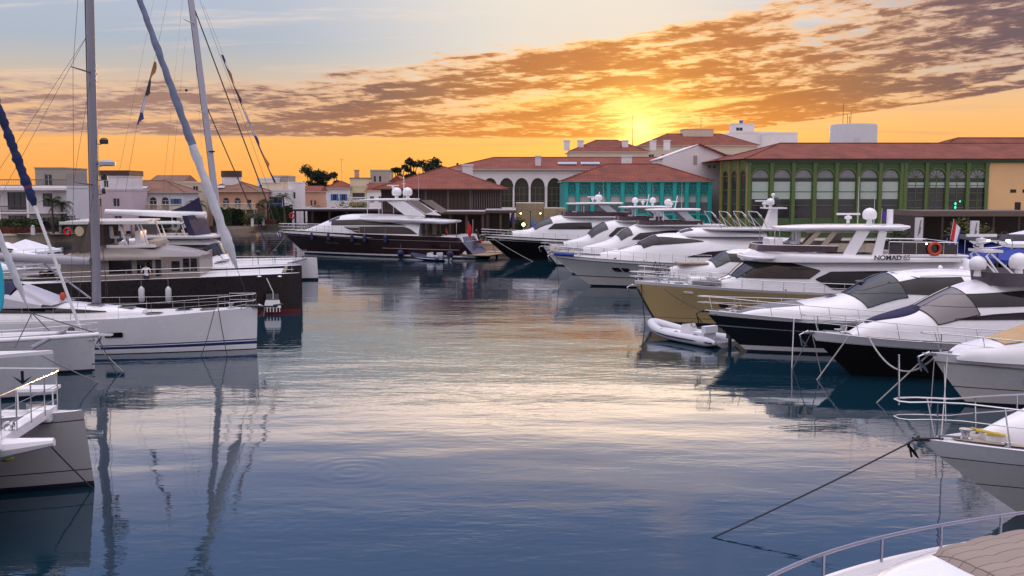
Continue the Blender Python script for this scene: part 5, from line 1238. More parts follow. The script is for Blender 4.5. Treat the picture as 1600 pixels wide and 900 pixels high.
mb = MB(); mx = b.loc(1196, 345, 0)[0]; mb.prism([(mx - .9, -.5, 4.9), (mx + .2, -.5, 4.9), (mx - .35, -.35, 6.6), (mx - .85, -.35, 6.6)], (0, 1.0, 0)); mb.box((mx - 1.5, -1.2, 6.6), (mx + .2, 1.2, 6.72)); mo = mb.build('radar_mast', gel, b.e)
radar_bar(b, mx + .1, 0, 7.05, 1.6, mo); dome(b, mx - .2, .75, 7.15, .34, parent=mo); dome(b, mx - .95, -.7, 7.2, .40, parent=mo, m=blackp); dome(b, mx - .6, 0, 7.75, .16, 'mast_head', parent=mo)
b.rail(9.5, .70, n=12, ext=.2); b.anchor(); b.hatch(L * .88, 0); cushion(b, 'sunpad', 15.2, 17.4, -1.0, 1.0, 2.36, .14, greyf, 2); b.cleats([20.3, 15])
bD = b
# blue fender net on its bow
mb = MB(); x0, z_ = b.loc(866, 396, .8)
mb.tube([(x0, .7, 2.78), (x0 - 1.6, 1.4, 2.72)], .13, 8); tag(mb.build('rolled_cover', bluef), 'rolled blue cover lying on the bow of the all white yacht', 'cover'); bpy.context.view_layer.update()
o = bpy.data.objects['rolled_cover']; o.location = b.o; o.rotation_euler = (0, 0, b.h)

# E: small white cruiser between
L, B = 14, 4.2
b = Boat('motor_cruiser', 'small white cruiser wedged between the white and the gold yacht', 'motorboat', (1034, 476), L, B, 180, 1.5, g_y)
b.hull([(0, 1.5), (L * .5, 1.7), (L, 2.15)], pd=2.4, pw=1.5, bul=.12)
hp = b.curve([(1046, 418), (1075, 411), (1105, 408), (1133, 393), (1160, 389), (1240, 392)], 0)
l = Loft(b, [(0, 1.4), (L, 1.9)], hp, [(hp[0][0], 1.7), (hp[-1][0] - 3, 1.45), (hp[-1][0], .4)], n=3, sweep=.9); l.body('deckhouse', gel)
l.front(b.loc(1132, 393, 0)[0], b.loc(1108, 406, 0)[0], .88, 2); l.side(b.curve([(1128, 408), (1190, 412)], 1.6), b.curve([(1128, 407), (1146, 398), (1190, 398)], 1.6))
x0, x1 = sorted((b.loc(1057, 414, 0)[0], b.loc(1104, 410, 0)[0])); cushion(b, 'sunpad', x0, x1, -.9, .9, interp(hp, (x0 + x1) / 2) - .05, .14, beigef, 1)
b.rail(6, .62, n=7, ext=.2); b.anchor(); bE = b
mb = MB()
for k in range(7): mb.tube([b.world(13.3 - .25 * k, -.3 + .13 * k, 2.1), b.world(13.0 - .3 * k, .1 + .1 * (k % 3), 3.1 - .1 * k), b.world(12.8 - .25 * k, .5 - .1 * k, 2.2)], .03, 5)
tag(mb.build('coiled_rope_heap', roped), 'tangle of dark ropes at the bow of the small white cruiser', 'rope')

# F: gold yacht
L, B = 20.6, 5.6
b = Boat('motor_yacht', 'gold hulled yacht with tall white superstructure, beige hardtop arches and lifebuoy', 'yacht', (1026, 505), L, B, 179, 1.4, g_y)
s0 = 2.62
sh = [(0, 1.9), (L * .3, 2.05), (L * .6, 2.25), (L * .85, 2.48), (L, s0)]
b.hull(sh, pd=2.4, pw=1.7, bands=[('z', 0, 1), ('z', .12, 2), ('f', .10, 3), ('f', .115, 2), ('f', .93, 4)], mats=[antif, boot, gold, M('gold_line', (.20, .13, .05), .4), gel], kw=.88, bul=.12, flare=1.5)
b.portholes([.775], .52, .50, .13, m=blackp); b.portholes([.86], .80, .50, .045, m=gel)
yn = 2.35
z0 = [(0, 1.7), (L * .6, 2.05), (L, 2.4)]
# lower house
hp = b.curve([(1122, 437), (1138, 431), (1152, 418), (1176, 402), (1190, 399), (1250, 398), (1400, 398), (1500, 402)], 0)
l = Loft(b, z0, hp, [(hp[0][0], 2.45), (hp[0][0] + 8, 2.5), (hp[-1][0] - 3.3, 2.2), (hp[-1][0] - 1.2, 1.6), (hp[-1][0], .7)], n=5, tum=.10, sweep=1.3); l.body('deckhouse', gel)
l.side(b.curve([(1168, 436), (1271, 436), (1288, 424)], yn), b.curve([(1168, 435), (1188, 413), (1251, 412), (1288, 423)], yn), m=glassb)
l.side(b.curve([(1280, 437), (1304, 452), (1390, 452)], yn), b.curve([(1280, 436), (1303, 425), (1390, 424)], yn), m=glass)
l.front(b.loc(1170, 405, 0)[0], b.loc(1140, 429, 0)[0], .90, 3)
slab(b, 'windshield_brow', b.loc(1200, 402, 0)[0], b.loc(1156, 402, 0)[0], 2.35, b.loc(1176, 401, 0)[1] + .12, .22, gel, p=2.6); 
# upper deck moulding
za = b.loc(1250, 398, 0)[1]; up = b.curve([(1172, 398), (1183, 388), (1200, 384), (1260, 386), (1320, 392), (1400, 398), (1440, 405), (1500, 412)], yn)
xf, xr = up[-1][0], up[0][0]
l3 = Loft(b, [(0, za - .25), (L, za - .35)], [(xr, za + .12), (lerp(xr, xf, .4), za + .16), (lerp(xr, xf, .7), za + .30), (xf - .8, za + .42), (xf, za + .12)], [(xr, 2.45), (xr + 5, 2.55), (xf - 2, 2.3), (xf - .6, 1.5), (xf, .5)], n=4.5, sweep=.6, tum=-.05); l3.body('upper_deck', gel)
coaming(b, 'flybridge_screen', xf - 5.4, xf - .5, 2.25, za + .30, za + .68, maroon, p=2.8, zaft=za + .62, rimm=gel)
# hardtop, arches
hx0, hx1 = sorted((b.loc(1398, 357, 0)[0], b.loc(1208, 357, 0)[0])); hz = b.loc(1290, 354, 0)[1]
slab(b, 'hardtop', hx0 - .4, hx1, 2.2, hz + .06, .26, gel, camber=.10, drop=.14, p=3.2)
def Q(*p): return [b.loc(x, y, 2.2) for x, y in p]
plate(b, Q((1316, 400), (1336, 400), (1362, 360), (1342, 358)), .14, gel, 'arch', (2.2, 2.0)); plate(b, Q((1363, 400), (1378, 402), (1388, 362), (1376, 360)), .14, gel, 'arch', (2.2, 2.0))
plate(b, Q((1247, 392), (1257, 392), (1288, 361), (1279, 360)), .10, beigef, 'awning_arm', (2.05, 1.95)); plate(b, Q((1277, 392), (1286, 393), (1312, 362), (1303, 361)), .10, beigef, 'awning_arm', (2.05, 1.95))
mb = MB(); mb.box((hx0 + .8, -1.9, hz - .30), (hx1 - 1.5, 1.9, hz - .21)); mb.build('hardtop_lining', beigef, b.e)
for px_ in (1240, 1207): xx = b.loc(px_ + 4, 380, 2.0)[0]; [post(b, (xx, sd * 1.9, za + .3), (xx, sd * 1.9, hz - .15), .03) for sd in (1, -1)]
helm_seat(b, xf - 3.0, .7, za + .3); helm_seat(b, xf - 3.0, -.3, za + .3); cushion(b, 'sofa', xf - 7.5, xf - 4.6, -2.0, 2.0, za + .28, .5, beigef, 3); cushion(b, 'console', xf - 2.2, xf - 1.4, -.6, 1.2, za + .3, .75, gel)
# aft upper rails with dark infill and lifebuoy position
ax0, ax1 = sorted((b.loc(1495, 400, 2.3)[0], b.loc(1388, 400, 2.3)[0])); mb = MB(); g = MB(); zr = za + .15
for sd in (1, -1):
    mb.tube([(ax1, sd * 2.35, zr + .75), (ax0, sd * 2.35, zr + .70)], .035, 6); g = MB(); g.box((ax0, sd * 2.32 - .01, zr + .02), (ax1, sd * 2.32 + .01, zr + .60)); g.build('rail_infill', smoke, b.e)
    for k in range(6): xx = lerp(ax0, ax1, k / 5); mb.tube([(xx, sd * 2.35, zr), (xx, sd * 2.35, zr + .74)], .025, 5)
mb.tube([(ax0, 2.35, zr + .7), (ax0, -2.35, zr + .7)], .035, 6); mb.build('aft_rail', steel, b.e)
slab(b, 'aft_deck_roof', ax0 - .8, ax1 + 1, 2.5, zr - .02, .20, gel, p=6)
xx = b.loc(1356, 342, 0)[0]; dome(b, xx, .3, hz + .72, .42); radar_bar(b, b.loc(1325, 349, 0)[0], 0, hz + .55, 1.4); whip(b, b.loc(1336, 345, 0)[0], .5, hz, 3.0); whip(b, b.loc(1370, 345, 0)[0], -.5, hz, 1.8)
mb = MB(); x9 = b.loc(1387, 346, 0)[0]; mb.box((x9 - .14, .2, hz + .15), (x9 + .14, .5, hz + 1.05)); mb.build('antenna_box', gel, b.e)
text('NOMAD', .40, 'name_lettering', M('letter_black', (.02, .02, .02), .4), b.e, (0, 0, 0), (0, 0, 0)); tx, tz = b.loc(1365, 404, 2.6)
o = bpy.data.objects['name_lettering']; o.location = (tx, 2.68, za - .12); o.rotation_euler = (pi / 2, 0, pi)
o.scale = (1.05, .9, 1); o2 = text('65', .40, 'number_lettering', M('letter_grey', (.25, .25, .26), .4), b.e, (tx - 1.68, 2.68, za - .12), (pi / 2, 0, pi))
b.rail(4, .55, n=14, ext=.3, inset=.10); b.anchor(-.35); b.cleats([18.6, 12]); b.hatch(17.9, 0)
cushion(b, 'foredeck_lounge', b.loc(1120, 433, 0)[0], b.loc(1078, 436, 0)[0], -1.3, 1.3, 2.46, .28, greyf, 2); cushion(b, 'locker', b.loc(1100, 432, 0)[0], b.loc(1076, 432, 0)[0], -.5, .9, 2.46, .42, gel)
text('RYAL', .26, 'bow_lettering', MATS['letter_black'], b.e, (0, 0, 0), (0, 0, 0)); bp = Vector(b.P(.915, 'f', .80, 1)); o = bpy.data.objects['bow_lettering']; bpy.data.objects.remove(o)
mb = MB(); st = [Vector(b.P(.998, 'f', f, 1)) for f in (0, .3, .6, .8)]; mb.tube([Vector((p.x + .03, 0, p.z)) for p in st], .07, 6); mb.build('stem_guard', blackp, b.e)
bF = b
lb = MB(); 
for k in range(24): pass
def torus(mb, c, R_, r, mi=0, nx=Vector((1, 0, 0)), ny=Vector((0, 0, 1)), n=20):
    pts = [Vector(c) + nx * R_ * cos(2 * pi * i / n) + ny * R_ * sin(2 * pi * i / n) for i in range(n + 1)]; mb.tube(pts, r, 8, mi, cap=False)
xx, zz = b.loc(1461, 389, 2.5); torus(lb, b.world(xx, 2.46, zz), .33, .10); tag(lb.build('lifebuoy', orange), 'orange lifebuoy hung on the aft rail of the gold yacht', 'lifebuoy')
xx, zz = b.loc(1476, 402, 2.3); flag(b.world(ax0 - .3, .4, zr + .3), 1.7, (.9, 1.1), [red, whitef, bluef], 'red and white ensign at the stern of the gold yacht', lean=(.25, 0), stripes='i', seed=3)
flag(b.world(b.loc(1378, 352, 0)[0], -.2, hz + .1), 1.0, (.8, .6), [M('purple_cloth', (.09, .04, .22), .8)], 'small purple pennant behind the white dome on the gold yacht', lean=(.05, 0), seed=5)

# G: dark blue sport yacht
L, B = 17.5, 4.8
b = Boat('sport_yacht', 'dark navy hulled coupe yacht with long white foredeck and grey sunpad', 'yacht', (1168, 549), L, B, 181, 2.2, g_y)
sh = [(0, 1.35), (L * .4, 1.55), (L * .75, 1.85), (L, 2.1)]
b.hull(sh, pd=2.3, pw=1.5, bands=[('z', 0, 1), ('z', .10, 2), ('f', .12, 3), ('f', .60, 4), ('f', .63, 3), ('f', .90, 5)], mats=[antif, boot, gel, navy, M('grey_line', (.30, .32, .36), .3), gel], kw=.86, bul=.06, flare=1.35)
hp = b.curve([(1150, 489), (1180, 480), (1250, 470), (1315, 459), (1345, 442), (1376, 428), (1410, 423), (1465, 420), (1540, 424), (1640, 440), (1700, 470)], 0)
l = Loft(b, [(0, 1.3), (L * .75, 1.8), (L, 2.05)], hp, [(hp[0][0], 1.8), (hp[0][0] + 6, 2.0), (hp[-1][0] - 6, 1.75), (hp[-1][0] - 3, 1.5), (hp[-1][0], .35)], n=2.7, tum=.14, sweep=1.7, nx=46); l.body('deckhouse', gel)
l.front(b.loc(1382, 428, 0)[0], b.loc(1318, 457, 0)[0], .95, 2, m=wglass)
l.side(b.curve([(1378, 464), (1410, 460), (1470, 462), (1530, 464)], 1.9), b.curve([(1378, 463), (1420, 447), (1470, 437), (1530, 436)], 1.9), m=glass)
x0, x1 = sorted((b.loc(1178, 478, 0)[0], b.loc(1285, 467, 0)[0])); mb = MB(); rows = []
for i in range(9):
    x = lerp(x0, x1, i / 8); rows.append([l.pt(l.inv_x(x), math.acos(min(1, abs(y) ** (l.n / 2))), 1 if y > 0 else -1, .06 if abs(y) < .6 else .01) for y in (-.62, -.6, -.3, .3, .6, .62)])
mb.grid(rows); mb.build('sunpad', greyf, b.e, ang=60)
mb = MB(); rows = []
xa_, xb_ = sorted((b.loc(1500, 420, 0)[0], b.loc(1420, 423, 0)[0]))
for i in range(7): x = lerp(xa_, xb_, i / 6); rows.append([l.pt(x, math.acos(min(1, abs(y) ** (l.n / 2))), 1 if y > 0 else -1, .02) for y in (-.6, -.3, .3, .6)])
mb.grid(rows); mb.build('sunroof', gel2, b.e)
b.rail(6.5, .60, n=8, ext=.35, mid=True, lean=-.12, bowlift=.1); b.anchor(-.1, 1.0, blackp); b.cleats([16.2, 10]); b.rub(.90, .035)
for px_ in (1300, 1345): mb = MB(); x, z = b.loc(px_ + 45, 455, .3); mb.tube([l.pt(x, pi / 2 - .1, 1, .05), l.pt(x - .9, pi / 2 - .6, 1, .06)], .018, 5); mb.build('wiper', blackp, b.e)
for x_, w_ in ((9.6, .55), (11.2, .5)): 
    p_ = l.pt(x_, pi / 2, 1, .03); b.hatch(x_, 0, w_, z=p_.z, l=.5)
mb = MB()
for sd in (1, -1): mb.tube([l.pt(x_, .62, sd, .25) for x_ in (3.5, 5, 6.5)], .018, 6); [mb.tube([l.pt(x_, .62, sd, .0), l.pt(x_, .62, sd, .25)], .012, 5) for x_ in (3.5, 5, 6.5)]
mb.build('grab_rail', steel, b.e)
for k in range(3): mb = MB(); p_ = l.pt(5.5 - k * .9, pi / 2, 1, .0); mb.lathe([(.10, 0), (.12, .05), (.05, .16)], (p_.x, .4 * (k - 1), p_.z), 10); mb.build('roof_vent', gel, b.e)
bG = b

# H: black hulled sport yacht
L, B = 17, 4.7
b = Boat('sport_yacht', 'black hulled white yacht with purple foredeck cover and grey flybridge screen', 'yacht', (1330, 586), L, B, 181, 1.9, g_y)
sh = [(0, 1.35), (L * .45, 1.55), (L * .8, 1.75), (L, 1.95)]
b.hull(sh, pd=2.3, pw=1.5, bands=[('z', 0, 1), ('z', .06, 2), ('f', .78, 3)], mats=[antif, black, black, gel], kw=.86, bul=.06, flare=1.3)
hp = b.curve([(1325, 520), (1360, 500), (1400, 487), (1425, 480), (1450, 467), (1474, 455), (1500, 444), (1528, 437), (1570, 436), (1700, 445), (1800, 465)], 0)
l = Loft(b, [(0, 1.3), (L * .75, 1.7), (L, 1.9)], hp, [(hp[0][0], 1.8), (hp[0][0] + 6, 2.0), (hp[-1][0] - 5.5, 1.8), (hp[-1][0] - 2.5, 1.45), (hp[-1][0], .4)], n=2.7, tum=.14, sweep=1.8, nx=46); l.body('deckhouse', gel)
l.front(b.loc(1486, 450, 0)[0], b.loc(1424, 481, 0)[0], .95, 2, m=M('warm_windshield', (.16, .13, .135), .1, spec=.8))
l.side(b.curve([(1505, 484), (1545, 484), (1640, 480)], 2.0), b.curve([(1505, 483), (1550, 466), (1640, 458)], 2.0), m=glass); l.side(b.curve([(1530, 503), (1650, 500)], 2.0), b.curve([(1530, 502), (1580, 494), (1650, 488)], 2.0), m=glass)
x0, x1 = sorted((b.loc(1352, 497, 0)[0], b.loc(1430, 478, 0)[0])); mb = MB(); rows = []
for i in range(12):
    x = lerp(x0, x1, i / 11); k_ = sin(pi * (.10 + .86 * i / 11)) ** .45; rows.append([l.pt(x, math.acos(min(1, abs(y * k_) ** (l.n / 2))), 1 if y > 0 else -1, (.04 if abs(y) < .55 else .0) + .015 * (1 - abs(y)) * (1 + .5 * sin(i * 2.1 + y * 5))) for y in (-.58, -.54, -.4, -.2, .0001, .2, .4, .54, .58)])
mb.grid(rows); mb.build('foredeck_cover', purplef, b.e, ang=70)
zc = b.loc(1560, 438, 0)[1]; xc = b.loc(1530, 436, 0)[0]
coaming(b, 'flybridge_screen', xc - 6, xc + .1, 1.8, zc - .15, zc + .42, M('grey_screen', (.09, .075, .085), .35, var=.1), p=2.6, lean=-.1); slab(b, 'flybridge_deck', xc - 7, xc - .2, 1.85, zc + .02, .2, gel)
mb = MB(); xm, _ = b.loc(1520, 400, -.5); xm -= .2
for sd in (1, -1): mb.tube([(xm - .5, sd * .9, zc), (xm + .2, sd * .7, zc + 1.1), (xm - .1, sd * .6, zc + 1.35)], .05, 6); mb.tube([(xm - 1.3, sd * .9, zc), (xm + .0, sd * .7, zc + 1.2)], .04, 6)
mb.box((xm - .5, -.75, zc + 1.25), (xm + .3, .75, zc + 1.36)); ao = mb.build('radar_arch', gel, b.e); torus(mb2 := MB(), (xm - .3, 0, zc + 1.55), .7, .03, nx=Vector((1, 0, 0)), ny=Vector((0, .6, .25))); mb2.build('antenna_hoop', steel, ao)
radar_bar(b, xm + .1, 0, zc + 1.75, 1.3, ao); dome(b, xm - 1.5, .2, zc + .80, .42); dome(b, xm + .45, .5, zc + .75, .36)
b.rail(6, .62, n=7, ext=.35, mid=True, lean=-.12, bowlift=.1); b.anchor(-.1, 1.0); b.cleats([15.6, 9.5]); b.rub(.785, .03)
bH = b; b.portholes([.60], .50, 1.6, .22, m=M('dark_port', (.05, .04, .04), .1))
p_ = l.pt(8.3, pi / 2, 1, .03); b.hatch(8.3, 0, .9, z=p_.z, l=.6)
mb = MB(); p_ = l.pt(5.2, pi / 2, 1, .0); mb.lathe([(.10, 0), (.12, .05), (.05, .16)], (p_.x, .5, p_.z), 10); mb.tube([(p_.x, -.4, p_.z), (p_.x + .4, -.4, p_.z + .18), (p_.x + .9, -.4, p_.z)], .02, 6); mb.build('horn', steel, b.e)

# I: grey white cruiser
L, B = 15, 4.5
b = Boat('motor_cruiser', 'pale grey hulled cruiser with beige cockpit top, third from the camera', 'motorboat', (1512, 632), L, B, 182, 1.5, g_y)
sh = [(0, 1.5), (L * .5, 1.65), (L, 2.0)]
b.hull(sh, pd=2.2, pw=1.6, bands=[('z', 0, 1), ('z', .12, 2), ('f', .30, 3), ('f', .32, 2), ('f', .82, 4)], mats=[antif, boot, gel2, boot, gel], kw=.88, bul=.08, flare=1.3)
b.portholes([.80], .50, .9, .16)
hp = b.curve([(1484, 553), (1500, 541), (1525, 534), (1570, 524), (1600, 513), (1650, 498), (1760, 496)], 0)
l = Loft(b, [(0, 1.45), (L, 1.8)], hp, [(hp[0][0], 1.8), (hp[-1][0] - 3, 1.6), (hp[-1][0] - .8, 1.0), (hp[-1][0], .45)], n=3, tum=.1, sweep=1.0, nx=40); l.body('deckhouse', gel)
l.side(b.curve([(1507, 548), (1538, 546)], 1.2), b.curve([(1507, 546), (1538, 539)], 1.2), both=True)
x0, x1 = sorted((b.loc(1545, 520, 0)[0], b.loc(1620, 500, 0)[0])); mb = MB(); rows = []
for i in range(7): x = lerp(x0, x1, i / 6); rows.append([l.pt(x, math.acos(min(1, abs(y) ** (l.n / 2))), 1 if y > 0 else -1, .05) for y in (-.7, -.3, .3, .7)])
mb.grid(rows); mb.build('sunpad', M('tan_cushion', (.50, .33, .17), .8, var=.1), b.e)
b.rail(5, .65, n=7, ext=.35, bowlift=.1, lean=-.10); b.anchor(-.1, 1.1); b.cleats([13.6]); b.rub(.82, .03, m=greyf); bI = b

# J: big near cruiser
L, B = 16, 4.9
b = Boat('motor_cruiser', 'near white cruiser with tall open pulpit rails and yellow cleated rope', 'motorboat', (1592, 802), L, B, 184, 2.6, g_y)
sh = [(0, 1.5), (L * .6, 1.7), (L, 1.95)]
b.hull(sh, pd=2.2, pw=1.55, bands=[('z', 0, 1), ('z', .05, 2), ('f', .36, 3), ('f', .375, 2), ('f', .74, 3), ('f', .755, 4)], mats=[antif, gel2, gel2, boot, gel], kw=.86, bul=.05, flare=1.35, nu=40)
hp = b.curve([(1535, 672), (1560, 660), (1600, 642), (1680, 606), (1800, 560)], 0)
l = Loft(b, [(0, 1.5), (L, 1.85)], hp, [(hp[0][0], 2.0), (hp[-1][0] - 3, 1.35), (hp[-1][0] - 1.2, .75), (hp[-1][0], .2)], n=2.2, tum=.1, sweep=1.2, nx=40); l.body('deckhouse', gel)
mb = MB(); rows = [[(x, y * (b.wd(x / L) - .35), b.zs(x / L) - .05 + .075) for y in (-1, -.5, 0, .5, 1)] for x in [lerp(11.5, 15.2, i / 8) for i in range(9)]]; mb.grid(rows); mb.build('foredeck_panel', M('sand_deck', (.42, .34, .28), .8, var=.1, bump=.2), b.e)
b.rail(7, .85, n=6, ext=.65, mid=True, bowlift=.12, lean=-.12, r=.024, inset=.10); b.anchor(-.05, .75, blackp); b.hatch(12.2, 0, .6, z=2.12, l=.6); b.cleats([14.2])
mb = MB(); mb.tube([(16.6, 0, b.zs(1) + .85), (16.65, 0, b.zs(1) + 2.1)], .025, 6); mb.build('jack_staff', steel, b.e)
bJ = b
mb = MB()
for k in range(5): mb.tube([b.world(14.4 + .07 * k, .25 * sin(k * 1.7), 2.05 + .03 * k), b.world(14.2, .15 + .1 * k, 2.12), b.world(14.0 - .05 * k, -.1, 2.04)], .028, 6)
tag(mb.build('yellow_rope_coil', yellow), 'small yellow rope coil by the windlass of the near white cruiser', 'rope')

# K: nearest foredeck, bottom right
L, B = 16, 4.6
b = Boat('motor_yacht', 'nearest white yacht foredeck with curved rail and quilted tan sunpad', 'yacht', (1400, 1250), L, B, 187, 1.0, g_y)
hd = R(200); b.h = hd
b.o = Vector((2.5, 12.6, 0)) - Vector((cos(hd), sin(hd), 0)) * L; b.e.location = b.o; b.e.rotation_euler = (0, 0, hd); b.inv = Matrix.Rotation(-hd, 4, 'Z') @ Matrix.Translation(-b.o)
b.hull([(0, 1.7), (L * .6, 1.9), (L, 2.0)], pd=3.8, pw=1.5, bul=.12, nu=60, u0=.3); b.rail(3, .42, n=9, wrap=True, mid=False, r=.03, inset=.10, m=M('rail_steel', (.36, .35, .42), .25, metal=.9))
hp = [(0, 2.6), (L * .6, 2.50), (L - 4.2, 2.40), (L - 3.0, 2.20), (L - 2.0, 1.90)]
l = Loft(b, [(0, 1.6), (L, 1.8)], hp, [(0, 1.75), (L - 6, 1.65), (L - 4, 1.35), (L - 2.4, .5)], n=3.5, tum=.15, nx=44, sweep=.6); l.body('coachroof', gel)
mb = MB(); rows = []; xs_ = [lerp(L * .30, L - 4.5, i / 60) for i in range(61)]
for i, x in enumerate(xs_):
    r = []
    for j in range(25):
        y = lerp(-.66, .66, j / 24); qu = .030 * abs(sin(i * pi / 6)) ** .5 + .022 * abs(sin(j * pi / 12)) ** .5; ed = 0 if j in (0, 24) or i in (0, 60) else 1
        r.append(l.pt(x, math.acos(min(1, abs(y) ** (l.n / 2))), 1 if y > 0 else -1, (.05 + qu) * ed + .004))
    rows.append(r)
mb.grid(rows); mb.build('sunpad', quilt(), b.e, ang=50); bK = b

# ================================================================ boats on the left
g_s = 'sailing boats on the left'
def mast(b, x, y, z0, z1, rake=0., r=.16, spreaders=(), name='mast', m=None, w_=1.2, sway=0.):
    t = Vector((x - rake, y + sway, z1)); p = Vector((x, y, z0)); mb = MB(); n = 14; vs = []
    for i in range(9):
        c = p.lerp(t, i / 8); k = 1 - .25 * (i / 8) ** 3
        vs.append([(c.x + r * 1.35 * k * cos(2 * pi * j / n), c.y + r * .85 * k * sin(2 * pi * j / n), c.z) for j in range(n)])
    mb.grid(vs, closed=True); mb.add(vs[-1], [tuple(range(n))]); mo = mb.build(name, m or alu, b.e, ang=50)
    for f in spreaders:
        c = p.lerp(t, f)
        for sd in (1, -1): s = MB(); s.tube([(c.x, c.y, c.z), (c.x - .35, c.y + sd * w_, c.z + .12)], [.05, .03], 6); s.build('spreader', m or alu, mo)
    tr = MB(); tr.tube([p + Vector((-r * 1.4, 0, 0)), t + Vector((-r * 1.4, 0, 0))], .03, 4); tr.build('mast_track', blackp, mo)
    return p, t, mo
def stay(b, pts, r=.012, name='shroud', m=None): mb = MB(); mb.tube(pts, r, 5); return mb.build(name, m or rigm, b.e)
def furled(b, p, q, r0, r1, m, seed=1, name='furled_sail', wob=.25, bands=None):
    """sail rolled on its stay: a slack spindle with folds"""
    rnd = random.Random(seed); p, q = Vector(p), Vector(q); n = 46; mb = MB(); rows = []; d = (q - p).normalized(); a = d.cross(Vector((0, 1, 0))).normalized(); c = a.cross(d)
    for i in range(n + 1):
        f = i / n; r = lerp(r0, r1, f) * (1 + wob * .6 * sin(i * 1.3) * sin(i * .37 + seed)) * min(1, (f * 12 + .25)) * min(1, (1 - f) * 12 + .3); o = p.lerp(q, f) + Vector((-.9, 0, 0)) * 0
        rows.append([o + (a * cos(2 * pi * j / 10 + i * .5) * (1 + .18 * (j % 2)) + c * sin(2 * pi * j / 10 + i * .5) * .8) * r for j in range(10)])
    mb.grid(rows, mi=(lambda i, j: 1 if bands and any(s <= i / n < e_ for s, e_ in bands) else 0), closed=True); return mb.build(name, m if isinstance(m, list) else [m], b.e, ang=70)

# --- main sloop --------------------------------------------------
L, B = 17.5, 4.9
b = Boat('sailing_yacht', 'long white sloop with twin blue waterline stripes and navy sprayhood', 'sailboat', (401, 545), L, B, 0, .10, g_s)
sh = [(0, 1.72), (L * .3, 1.70), (L * .65, 1.82), (L, 2.16)]
b.hull(sh, pd=1.9, pw=1.7, u0=.38, tr=.86, kw=.93, bands=[('z', 0, 1), ('z', .03, 2), ('f', .085, 3), ('f', .16, 2), ('f', .185, 3), ('f', .215, 2)], mats=[antif, boot, gel, blue], bul=.03, flare=.9, stemk=1.0, inner=gel, transom=-.3)
b.portholes([.62, .30], .52, .85, .14)
hp = [(0.8, 2.5), (2.2, 2.72), (4.8, 2.70), (7.0, 2.52), (9.6, 2.28), (11.8, 2.06)]
l = Loft(b, [(0, 1.65), (L * .5, 1.72), (L, 2.0)], hp, [(.8, 1.45), (5, 1.65), (9, 1.25), (11.8, .45)], n=3., tum=.25, sweep=.8, nx=40); l.body('coachroof', gel)
l.side([(2.0, 2.02), (5.5, 2.02), (8.6, 1.98), (9.6, 2.0)], [(2.0, 2.32), (5.5, 2.34), (8.6, 2.12), (9.6, 2.02)])
for x, y in ((10.9, -.15), (12.4, -.5), (13.6, .45), (15.0, 0), (9.4, -.3)): b.hatch(x, y, .5, z=(b.zs(x / L) + .02 if x > 11.9 else interp(hp, x) + .0), l=.75)
# sprayhood and bimini
mb = MB(); rows = []
for x, h in ((1.2, .95), (2.6, 1.12), (4.6, 1.15), (5.4, .98)): rows.append([(x + .2 * (1 - abs(c)), 1.5 * c, 2.35 + h * (1 - c * c * .75) * 1.0) for c in [lerp(-1, 1, k / 12) for k in range(13)]])
mb.grid(rows); o = mb.build('sprayhood', purplef, b.e, ang=70)
mb = MB(); rows = []
for x, h in ((5.42, .98), (6.5, .55), (7.6, .10)): rows.append([(x + .35 * (1 - c * c), 1.5 * c, 2.36 + h * (1 - c * c * .75)) for c in [lerp(-.96, .96, k / 12) for k in range(13)]])
mb.grid(rows); mb.build('sprayhood_window', M('clear_vinyl', (.45, .43, .48), .12, spec=.8), b.e, ang=70)
mb = MB(); rows = [[(x, y, 2.3 + k * (.8 if x < 5.5 else .8 - (x - 5.5) * .36)) for x in (3.2, 4.2, 5.5, 7.2)] for y, k in ((-1.56, 0), (-1.56, .55), (-1.42, .80))]; mb.grid(rows); mb.build('side_curtain', MATS['clear_vinyl'], b.e)
mx = b.loc(151, 468, 0)[0]; p, t, mo = mast(b, mx, 0, 2.35, 24.6, -.38, .17, (.27, .52, .78), w_=1.55)
mz = 4.55; bm = MB(); bm.tube([(mx - .25, 0, mz - .05), (mx - 1.5, 0, mz), (mx - 7.2, 0, mz + .28)], [.17, .21, .24], 12); bm.build('boom', M('boom_paint', (.34, .33, .36), .4, var=.06), b.e)
bm = MB(); bm.tube([(mx - .3, 0, 2.6), (mx - 2.6, 0, mz - .2)], .05, 8); bm.build('vang', alu, b.e)
bx, bz = L - .35, 2.2
stay(b, [(bx, 0, bz), p.lerp(t, .97) + Vector((.2, 0, 0))], .014, 'forestay'); ft = p.lerp(t, .97) + Vector((.2, 0, 0)); fb = Vector((bx, 0, bz))
whs = M('sail_white', (.60, .60, .64), .85, var=.1, bump=.3, bscale=14); blc = M('sail_blue_cover', (.17, .20, .30), .8, var=.25, bump=.3, bscale=10)
furled(b, fb.lerp(ft, .09), fb.lerp(ft, .86), .24, .10, [whs, blc], 3, bands=((.22, .235), (.36, 1.0)))
mb = MB(); mb.lathe([(.16, 0), (.16, .18), (.10, .2)], (bx - .02, 0, bz + .15), 12); mb.build('furler_drum', blackp, b.e)
for sd in (1, -1):
    tip = p.lerp(t, .27) + Vector((-.35, sd * 1.55, .12)); stay(b, [(mx - .4, sd * 2.2, 1.75), tip, p.lerp(t, .52) + Vector((-.35, sd * 1.3, .1)), p.lerp(t, .95)], .011); stay(b, [(mx - .2, sd * 2.1, 1.75), p.lerp(t, .27)], .011)
    stay(b, [(.3, sd * 1.6, 1.8), p.lerp(t, .60) + Vector((-.2, 0, 0)), ], .010, 'backstay'); stay(b, [tip, p.lerp(t, .52)], .009)
